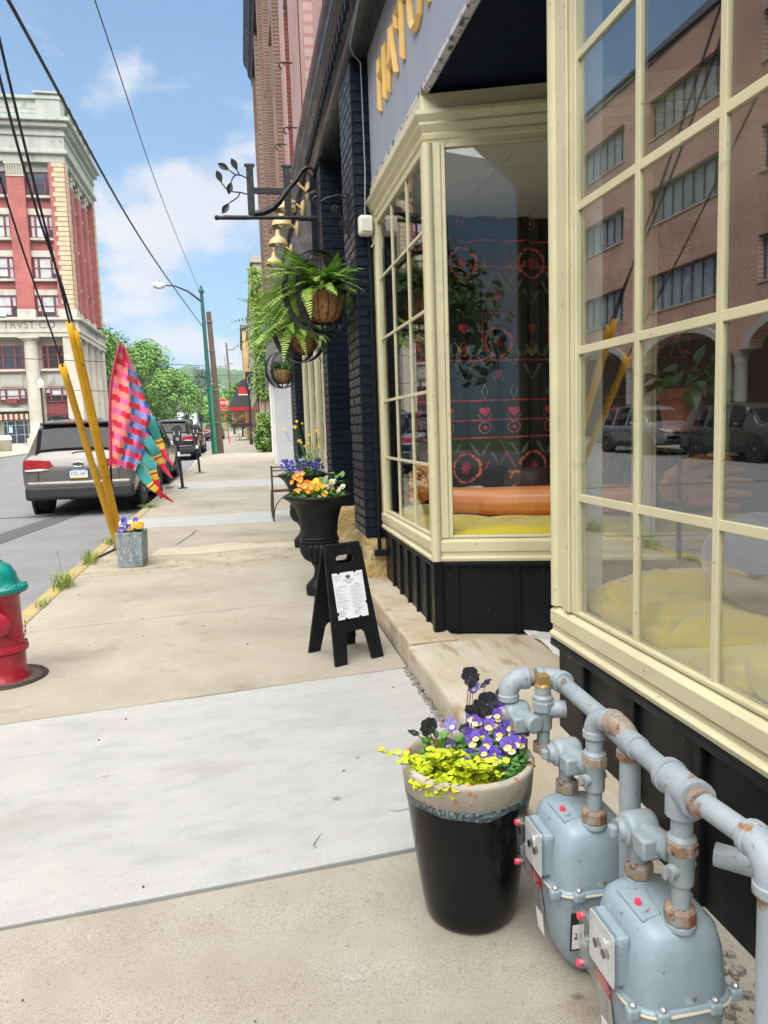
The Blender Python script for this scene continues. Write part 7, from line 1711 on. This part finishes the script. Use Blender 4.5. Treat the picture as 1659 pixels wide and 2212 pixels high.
# ------------------------------------------------------------------ far right-hand buildings
iv = thing('ivy_building', 'tan brick building with ivy climbing its near wall', 'building', (1.02,38.2,gz(38)))
m_iv = brick_mat('pale_tan_brick', (.42,.33,.21), (.36,.28,.18), (.45,.40,.32), plane='xy+z', w_=.3, h_=.1)
b = MB(); b.bb(0,12,0,32,-.2,9.3); part('wall', b, m_iv, iv); b = MB(); b.bb(-.12,12.1,-.12,32.1,9.3,9.65); part('coping', b, m_limeg, iv); b = MB(); b.bb(.6,1.5,.4,1.5,9.65,10.5); part('chimney', b, m_limeg, iv)
for k in range(6):
    for zz in (1.0,4.0,6.8):
        b = MB(); b.bb(-.03,.05,1.5+k*5,4.0+k*5,zz,zz+1.9); part('window', b, m_glassd, iv); b = MB(); b.bb(-.10,.05,1.3+k*5,4.2+k*5,zz-.2,zz); part('sill', b, m_limeg, iv)
m_ivy = mat('ivy_leaf', (.07,.16,.025), .5, c2=(.21,.28,.03), scale=2.2, lo=.42, hi=.6); 
ivp = thing('ivy_vine', 'green ivy covering the near corner of the tan building', 'ivy', (1.02,38.2,gz(38)))
lm = leaf_mb(.17,.15,.2,.2,3,.8); mb = MB(); q = random.Random(9)
for i in range(3600):
    z = q.uniform(.2,9.1); wv = .62+.40*math.sin(z*1.3)+.30*math.sin(z*3.1+1)+.2*q.gauss(0,1); 
    if z < 3.2: wv = 1.15
    if 2.0 < z < 2.7: continue
    x = q.uniform(-.15,wv)
    p = Vector((x,-.03-q.random()*.22,z)) if q.random() < .85 else Vector((-.05-q.random()*.15,q.uniform(0,.8),z))
    mb.add(lm.v, lm.f, Matrix.Translation(p) @ rot_to((q.uniform(-.7,.7),-.5,-.9), q.uniform(-.6,.6)))
part('leaves', mb, m_ivy, ivp, kind='stuff'); b = MB()
for k in range(3): b.tube([(.2+.25*k,-.02,0),(.3+.2*k,-.03,3),(.25+.2*k,-.02,6),(.3+.2*k,-.02,8.8)], .025, 6)
part('stem', b, m_wood, ivp)
yb_ = thing('yellow_brick_building', 'narrow yellow brick building further along the right side', 'building', (.62,72,gz(72)))
b = MB(); b.bb(0,9,0,18,-.2,10.2); part('wall', b, brick_mat('yellow_brick', (.55,.36,.12), (.48,.30,.09), (.45,.36,.22), plane='xy+z', w_=.5, h_=.2, ms=.02), yb_); b = MB(); b.bb(-.15,9.1,-.15,18.1,10.2,10.6); part('coping', b, m_ink, yb_)
aw = thing('dark_awning', 'steep dark awning with a red valance on the far right shops', 'awning', (1.0,66,gz(66)))
b = MB(); b.prism([(.0,2.6),(-1.9,2.6),(-1.9,2.9),(-.75,5.2),(.0,5.4)], 4.5, frame3((0,4.5,0),(1,0,0),(0,0,1),(0,-1,0))); part('canopy', b, mat('charcoal_canvas', (.05,.053,.06), .8), aw)
b = MB(); b.bb(-1.95,.0,-.06,-.01,2.55,2.9); part('valance', b, mat('red_canvas', (.38,.012,.02), .7), aw); b = MB(); b.bb(-1.0,-.3,-.03,-.005,4.0,4.6); part('badge', b, m_red, aw); b = MB(); b.bb(-1.0,-.2,-.035,-.004,3.9,4.0); part('badge', b, m_white, aw)
b = MB(); b.bb(-1.7,-.1,.5,4.0,-.3,1.0); 
b = MB()
for k in range(14): b.bb(-1.7+.12*k,-1.66+.12*k,-.02,.0,1.5,2.4)
b.bb(-1.75,0,-.02,.0,1.45,1.52); part('red_railing', b, mat('railing_red', (.20,.02,.03), .6), aw); b = MB(); b.bb(-1.8,0,.01,4.3,1.2,1.45); part('balcony_base', b, m_ink, aw)
sg = thing('hanging_shop_sign', 'square black shop sign with a round emblem over the far pavement', 'sign', (.5,52,gz(52)))
b = MB(); b.bb(0,1.15,0,.10,3.75,4.95); part('board', b, m_ink, sg, bevel=.02); m_gl = mat('sign_pale', (.55,.52,.40), .6)
b = MB(); b.tube([(.575+.46*math.cos(k*.2),-.012,4.35+.46*math.sin(k*.2)) for k in range(32)], .018, 5, closed=True); b.tube([(.575+.22*math.cos(k*.3),-.012,4.35+.22*math.sin(k*.3)) for k in range(21)], .016, 5, closed=True); b.tube([(.30,-.012,4.08),(.85,-.012,4.62)], .022, 5); b.tube([(.36,-.012,4.6),(.80,-.012,4.12)], .016, 5); part('emblem', b, m_gl, sg)
for xx in (.18,.86): b = MB(); b.lathe([(.12,-.1),(.12,.3),(.06,.4),(.06,3.74)], 10, T(xx,.05,0)); part('post', b, m_iron, sg, smooth=40)
fs = thing('far_shop_row', 'pale row of shops at the far end of the right pavement', 'building', (1.3,90.2,gz(90)))
b = MB(); b.bb(0,9,0,60,-.3,6.2); part('wall', b, m_white, fs)
for k in range(7): b = MB(); b.bb(-.05,.05,1.5+8*k,6+8*k,.4,2.6); part('window', b, m_glassd, fs)
# ------------------------------------------------------------------ poles, signs, meters
m_gpole = mat('green_steel', (.012,.085,.07), .5, c2=(.02,.12,.10), scale=2, c3=(.12,.07,.04), s3=3, lo3=.62, hi3=.7, stretch=(1,1,.2))
gp_ = thing('green_lamp_pole', 'leaning dark green steel pole with a street light arm', 'street lamp', (-1.40,37.2,gz(37.2)))
b = MB(); b.tube([(.10,0,0),(0,0,4),(-.08,0,7.75)], [.13,.105,.08], 14); part('pole', b, m_gpole, gp_, smooth=60); b = MB(); b.lathe([(.13,7.70),(.13,7.80),(.07,7.85),(.06,8.0)], 10, T(-.08,0,0)); part('pole_cap', b, m_gpole, gp_)
b = MB(); b.tube([(-.08,0,7.25),(-.7,0,7.75),(-1.3,0,8.0),(-1.75,0,8.02)], [.05,.045,.035,.03], 8); part('arm', b, m_iron, gp_, smooth=60)
b = MB(); b.loft([sring(.05,.05,0,16,2.5),sring(.14,.10,.10,16,2.5),sring(.17,.12,.35,16,2.5),sring(.10,.10,.55,16,2.5)], True, T(-1.72,0,8.02,0,R(-90),0)); part('lamp_head', b, mat('lamp_grey', (.42,.43,.43), .4), gp_, smooth=50); b = MB(); b.sphere((-2.02,0,7.95), .13, 12, 8, (1.3,1,.7)); part('lens', b, m_lens, gp_, smooth=60); b = MB(); b.lathe([(.04,0),(.04,.09)], 8, T(-1.98,0,8.12)); part('photocell', b, m_iron, gp_)
bp_ = thing('wooden_pole', 'weathered brown wooden pole standing right of the green pole', 'pole', (-1.08,38.0,gz(38)))
b = MB(); b.tube([(.05,0,0),(-.03,0,3.5),(-.15,0,6.9)], [.16,.14,.12], 12); part('shaft', b, m_wood, bp_, smooth=60)
for z in (1.5,3.1,5.0,6.4): b = MB(); b.lathe([(.165,z),(.168,z+.05)], 12, T(0-.02*z,0,0)); part('band', b, m_steel, bp_)
gc_ = thing('green_conduit', 'bright green conduit strapped between the two poles', 'conduit', (-1.27,37.0,gz(37)))
b = MB(); b.tube([(.05,0,0),(-.03,0,3.25)], .075, 10); part('tube', b, mat('bright_green_steel', (.015,.19,.10), .5, c2=(.02,.24,.13), scale=2), gc_, smooth=60)
fp = thing('far_utility_pole', 'distant utility pole with insulators and a lamp arm at the end of the street', 'pole', (-.85,110,gz(110)))
b = MB(); b.tube([(0,0,0),(-.25,0,6),(-.5,0,13)], [.22,.18,.14], 10); part('shaft', b, m_wood, fp, smooth=60)
b = MB(); b.tube([(-.45,0,12.0),(.6,0,12.1)], .07, 6); b.tube([(-.45,0,10.0),(.3,0,10.1)], .07, 6); b.tube([(-.8,.1,11.2),(-.8,.1,9.2)], .05, 6); part('cross_arm', b, m_wood, fp)
b = MB(); b.tube([(-.25,0,5.6),(-1.0,0,6.8),(-2.4,0,7.3)], .06, 6); b.sphere((-2.7,0,7.25), .3, 8, 6, (1.4,1,.5)); part('lamp_arm', b, m_lime, fp, smooth=60)
ss = thing('stop_sign', 'red octagonal stop sign on a red post', 'sign', (-.95,59.5,gz(59.5)))
b = MB(); oc = [(.41*math.cos(R(22.5+45*k)),.41*math.sin(R(22.5+45*k))) for k in range(8)]; FS = frame3((-.28,0,3.08),(1,0,0),(0,0,1),(0,-1,0))
b.prism(oc, .012, FS); part('plate', b, m_white, ss); b = MB(); b.prism([(x*.93,z*.93) for x,z in oc], .006, frame3((-.28,-.012,3.08),(1,0,0),(0,0,1),(0,-1,0))); m_stop = mat('stop_red', (.62,.01,.02), .45); part('face', b, m_stop, ss)
text('lettering', 'STOP', .33, m_white, ss, T(-.28,-.021,3.08,R(90)), .002, bold=.008); b = MB(); b.box((-.28,-.01,2.56),(.46,.012,.16)); al_ = part('all_way_plate', b, m_stop, ss); text('lettering', 'ALL WAY', .11, m_white, al_, T(-.28,-.019,2.56,R(90)), .002)
b = MB(); b.tube([(.04,.02,0),(-.28,.02,3.3)], .045, 8); part('post', b, m_stop, ss, smooth=60)
tw_ = thing('small_traffic_sign', 'small white traffic sign on a grey post behind the stop sign', 'sign', (-.15,68,gz(68)))
b = MB(); b.box((-.25,-.04,2.15),(.5,.012,.68)); part('plate', b, m_white, tw_); b = MB(); b.tube([(-.40,-.05,2.0),(-.1,-.05,2.35)], .03, 6); b.tube([(-.25+.17*math.cos(k*.35),-.05,2.18+.17*math.sin(k*.35)) for k in range(18)], .02, 5, closed=True); part('symbol', b, m_stop, tw_); b = MB(); b.tube([(.05,0,0),(-.27,0,2.5)], .035, 8); part('post', b, m_steel, tw_)
def parking_meter(x, y, lab, base=False):
    p_ = thing('parking_meter', lab, 'parking meter', (x,y,gz(y)), group='parking meters')
    b = MB(); b.tube([(0,0,0),(-.05,0,1.02)], .034, 12); part('post', b, m_iron, p_, smooth=60); b = MB(); b.box((0,0,.01),(.28 if base else .2,.2,.02)); part('base_plate', b, m_rust if base else m_iron, p_)
    b = MB(); b.loft([sring(.05,.045,1.0,20,2.4),sring(.075,.06,1.04,20,3),sring(.095,.075,1.12,20,3),sring(.10,.08,1.26,20,3),sring(.10,.08,1.30,20,3)], True, T(-.05,0,0)); part('vault', b, mat('meter_grey', (.05,.055,.06), .4, metal=.3) if 'meter_grey' not in MATS else MATS['meter_grey'], p_, smooth=50)
    b = MB(); b.prism([(.11*math.cos(R(a)),.13*math.sin(R(a))) for a in range(0,181,15)], .13, frame3((-.05,.065,1.31),(1,0,0),(0,0,1),(0,-1,0))); part('dome', b, MATS['meter_grey'], p_, bevel=.015, smooth=50)
    b = MB(); b.box((-.05,-.07,1.25),(.13,.012,.09)); part('window', b, m_lens, p_); b = MB(); b.box((-.04,-.08,1.12),(.07,.012,.07)); part('coin_plate', b, m_steel, p_); b = MB(); b.box((-.035,-.037,.78),(.06,.008,.10)); part('sticker', b, m_plate, p_)
parking_meter(-1.36,17.34,'nearer parking meter, right of the flag'); parking_meter(-1.26,22.7,'farther parking meter on a rusty base plate', True)
for P, lab in (([(-14,100,8.2),(-.95,108,9.4),(12,112,8.5)],'distant wire crossing at the far pole'),([(-16,70,5.6),(-1.6,80,5.5),(6,90,6.1)],'low wire crossing beyond the stop sign'),([(-20,60,7.6),(-1.2,100,9.9)],'faint wire from the left to the far pole')):
    wire(P, .035, lab, 'cable', group='distant cables')
# ------------------------------------------------------------------ trees
m_leafs = [mat('tree_leaf_a', (.12,.27,.025), .6, c2=(.17,.33,.035), scale=.5), mat('tree_leaf_b', (.065,.17,.02), .6, c2=(.10,.22,.025), scale=.5)]
def tree(x, y, h, rx, lab, seed, mats_=None, n=5200, ls=.42, trunk_h=.28, clumps=34, cat='tree', dark=False):
    q = random.Random(seed); t = thing('tree', lab, cat, (x,y,gz(y)-.1)); 
    b = MB(); b.tube([(0,0,0),(.1,0,h*trunk_h),(0,.1,h*.6)], [.035*h*.6,.03*h*.5,.01*h], 10)
    cl_ = []
    for i in range(clumps):
        a = q.uniform(0,6.28); zz = q.random(); r_ = rx*math.sqrt(q.random())*math.sin(math.pi*(.18+.78*zz))**.8; c_ = Vector((r_*math.cos(a),r_*math.sin(a),h*(trunk_h*.8)+h*(1-trunk_h*.8)*(zz*.9+.05))); cl_.append((c_,rx*q.uniform(.24,.42)))
        if i < 9: b.tube([(0,0,h*(trunk_h+.1*q.random())),c_*.6+Vector((0,0,h*trunk_h*.4)),c_], [.012*h,.007*h,.003*h], 6)
    part('trunk', b, m_wood, t, smooth=60)
    for kk in range(2):
        mb = MB(); lf_ = [(-.5,0,0),(0,-.35,.1),(.5,0,0),(0,.35,.1)]
        for i in range(n//2):
            c_, r_ = cl_[q.randrange(len(cl_))]; d = Vector((q.gauss(0,1),q.gauss(0,1),q.gauss(0,1))).normalized(); p = c_+d*r_*(q.random()**.4)*Vector((1,1,.8)).length/1.62
            nrm = (d+Vector((q.uniform(-.6,.6),q.uniform(-.6,.6),.5))).normalized(); M_ = Matrix.Translation(p) @ nrm.to_track_quat('Z','Y').to_matrix().to_4x4() @ Matrix.Rotation(q.uniform(0,3.1),4,'Z') @ Matrix.Scale(ls*q.uniform(.6,1.2),4)
            mb.add(lf_, [(0,1,2),(0,2,3)], M_)
        part('crown', mb, (mats_ or m_leafs)[kk], t)
    return t
tree(-17.5,103,14.6,5.2,'big leafy tree right behind the bank',1,n=11000); tree(-13.2,112,13.5,5.0,'broad green tree next beyond the bank tree',2,n=11000); tree(-10.8,126,10.5,4.3,'green tree tapering down towards the parked cars',3,n=9000); tree(-21,118,15.5,5.5,'tall tree crown half hidden by the bank corner',4,n=4000)
m_dk = [mat('dark_conifer_a', (.035,.085,.045), .7), mat('dark_conifer_b', (.025,.065,.04), .7)]
tree(-9.5,190,15,6.0,'dark rounded tree below the hill',5,m_dk,4200,.6); tree(-4.5,175,9,4.5,'pale green shrub tree beside the white house',6,None,3000,.5); tree(.2,88,6.2,2.3,'round street tree behind the stop sign',7,None,4200,.26); tree(2.2,150,7,3.5,'far green trees above the dark awning',8,None,3600,.5); tree(-2.0,230,11,6,'pale trees on the lower hill slope',9,None,4000,.9); tree(9,260,14,8,'tall trees on the slope right of the far pole',10,None,4000,1.0)
tree(1.35,95,2.2,1.0,'low hedge bush by the far right pavement',11,None,900,.2,.1,14,'bush')
bsh = tree(1.45,37.4,1.75,.85,'bushy ivy shrub at the foot of the tan building',12,[m_ivy,m_leafs[1]],2600,.17,.05,24,'bush')
hs_ = thing('white_house', 'white gabled house far beyond the trees', 'house', (-9.5,170,gz(170)))
b = MB(); b.bb(-4,0,0,9,-.3,4.6); part('wall', b, m_white, hs_); b = MB(); b.prism([(-4.3,4.6),(.3,4.6),(-2,7.8)], 9.4, frame3((0,9.2,0),(1,0,0),(0,0,1),(0,-1,0))); part('roof', b, mat('grey_roof', (.13,.125,.12), .9), hs_)
for xx in (-3.2,-1.6): b = MB(); b.bb(xx,xx+.9,-.06,.02,1.2,2.7); part('window', b, m_glassd, hs_)
h2 = thing('brown_house', 'low brown roofed house behind the left trees', 'house', (-14.5,160,gz(160)))
b = MB(); b.bb(-6,0,0,9,-.3,5); part('wall', b, m_lime, h2); b = MB(); b.prism([(-6.4,5),(.4,5),(-3,8.6)], 9.4, frame3((0,9.2,0),(1,0,0),(0,0,1),(0,-1,0))); part('roof', b, m_wood, h2)

tree(-6.2,-8.5,6.5,2.4,'added tree behind the camera, mirrored in the left of the slanted pane',21,None,4500,.34); tree(-8.5,-15,9,3.6,'larger added tree behind the camera across the kerb line',22,None,4500,.45); tree(-12.0,-19,11,4.5,'leafy added tree behind the camera on the far pavement',23,None,4000,.5)  # unseen trees, added to fill the slanted pane's reflection
rs = thing('row_behind', 'shop row behind the camera with a dark block added to darken the slanted pane', 'building', (1.25,-2.2,0)); b = MB(); b.bb(0,8,-28,0,0,11); part('wall', b, m_tan, rs)
b = MB(); b.bb(-2.45,-.01,-9.5,-4.4,0,5.6); part('added_dark_block', b, m_navy, rs)  # unseen block, added to keep bright sky out of the slanted pane
for k in range(4): b = MB(); b.bb(-2.5,-2.44,-9.2+1.2*k,-8.3+1.2*k,.8,3); part('window', b, m_glassd, rs)
# ------------------------------------------------------------------ summer haze
hzb = MB(); hzb.bb(-1700,1700,-260,2000,-2.5,95)
hm_ = bpy.data.materials.new('haze_air'); hm_.use_nodes = True; ht = hm_.node_tree; ht.nodes.clear()
pv = ht.nodes.new('ShaderNodeVolumePrincipled'); pv.inputs['Color'].default_value = (.86,.93,1,1); pv.inputs['Density'].default_value = .0003; pv.inputs['Anisotropy'].default_value = .2
ho = ht.nodes.new('ShaderNodeOutputMaterial'); ht.links.new(pv.outputs[0], ho.inputs['Volume'])
part('haze', hzb, hm_, kind='stuff')
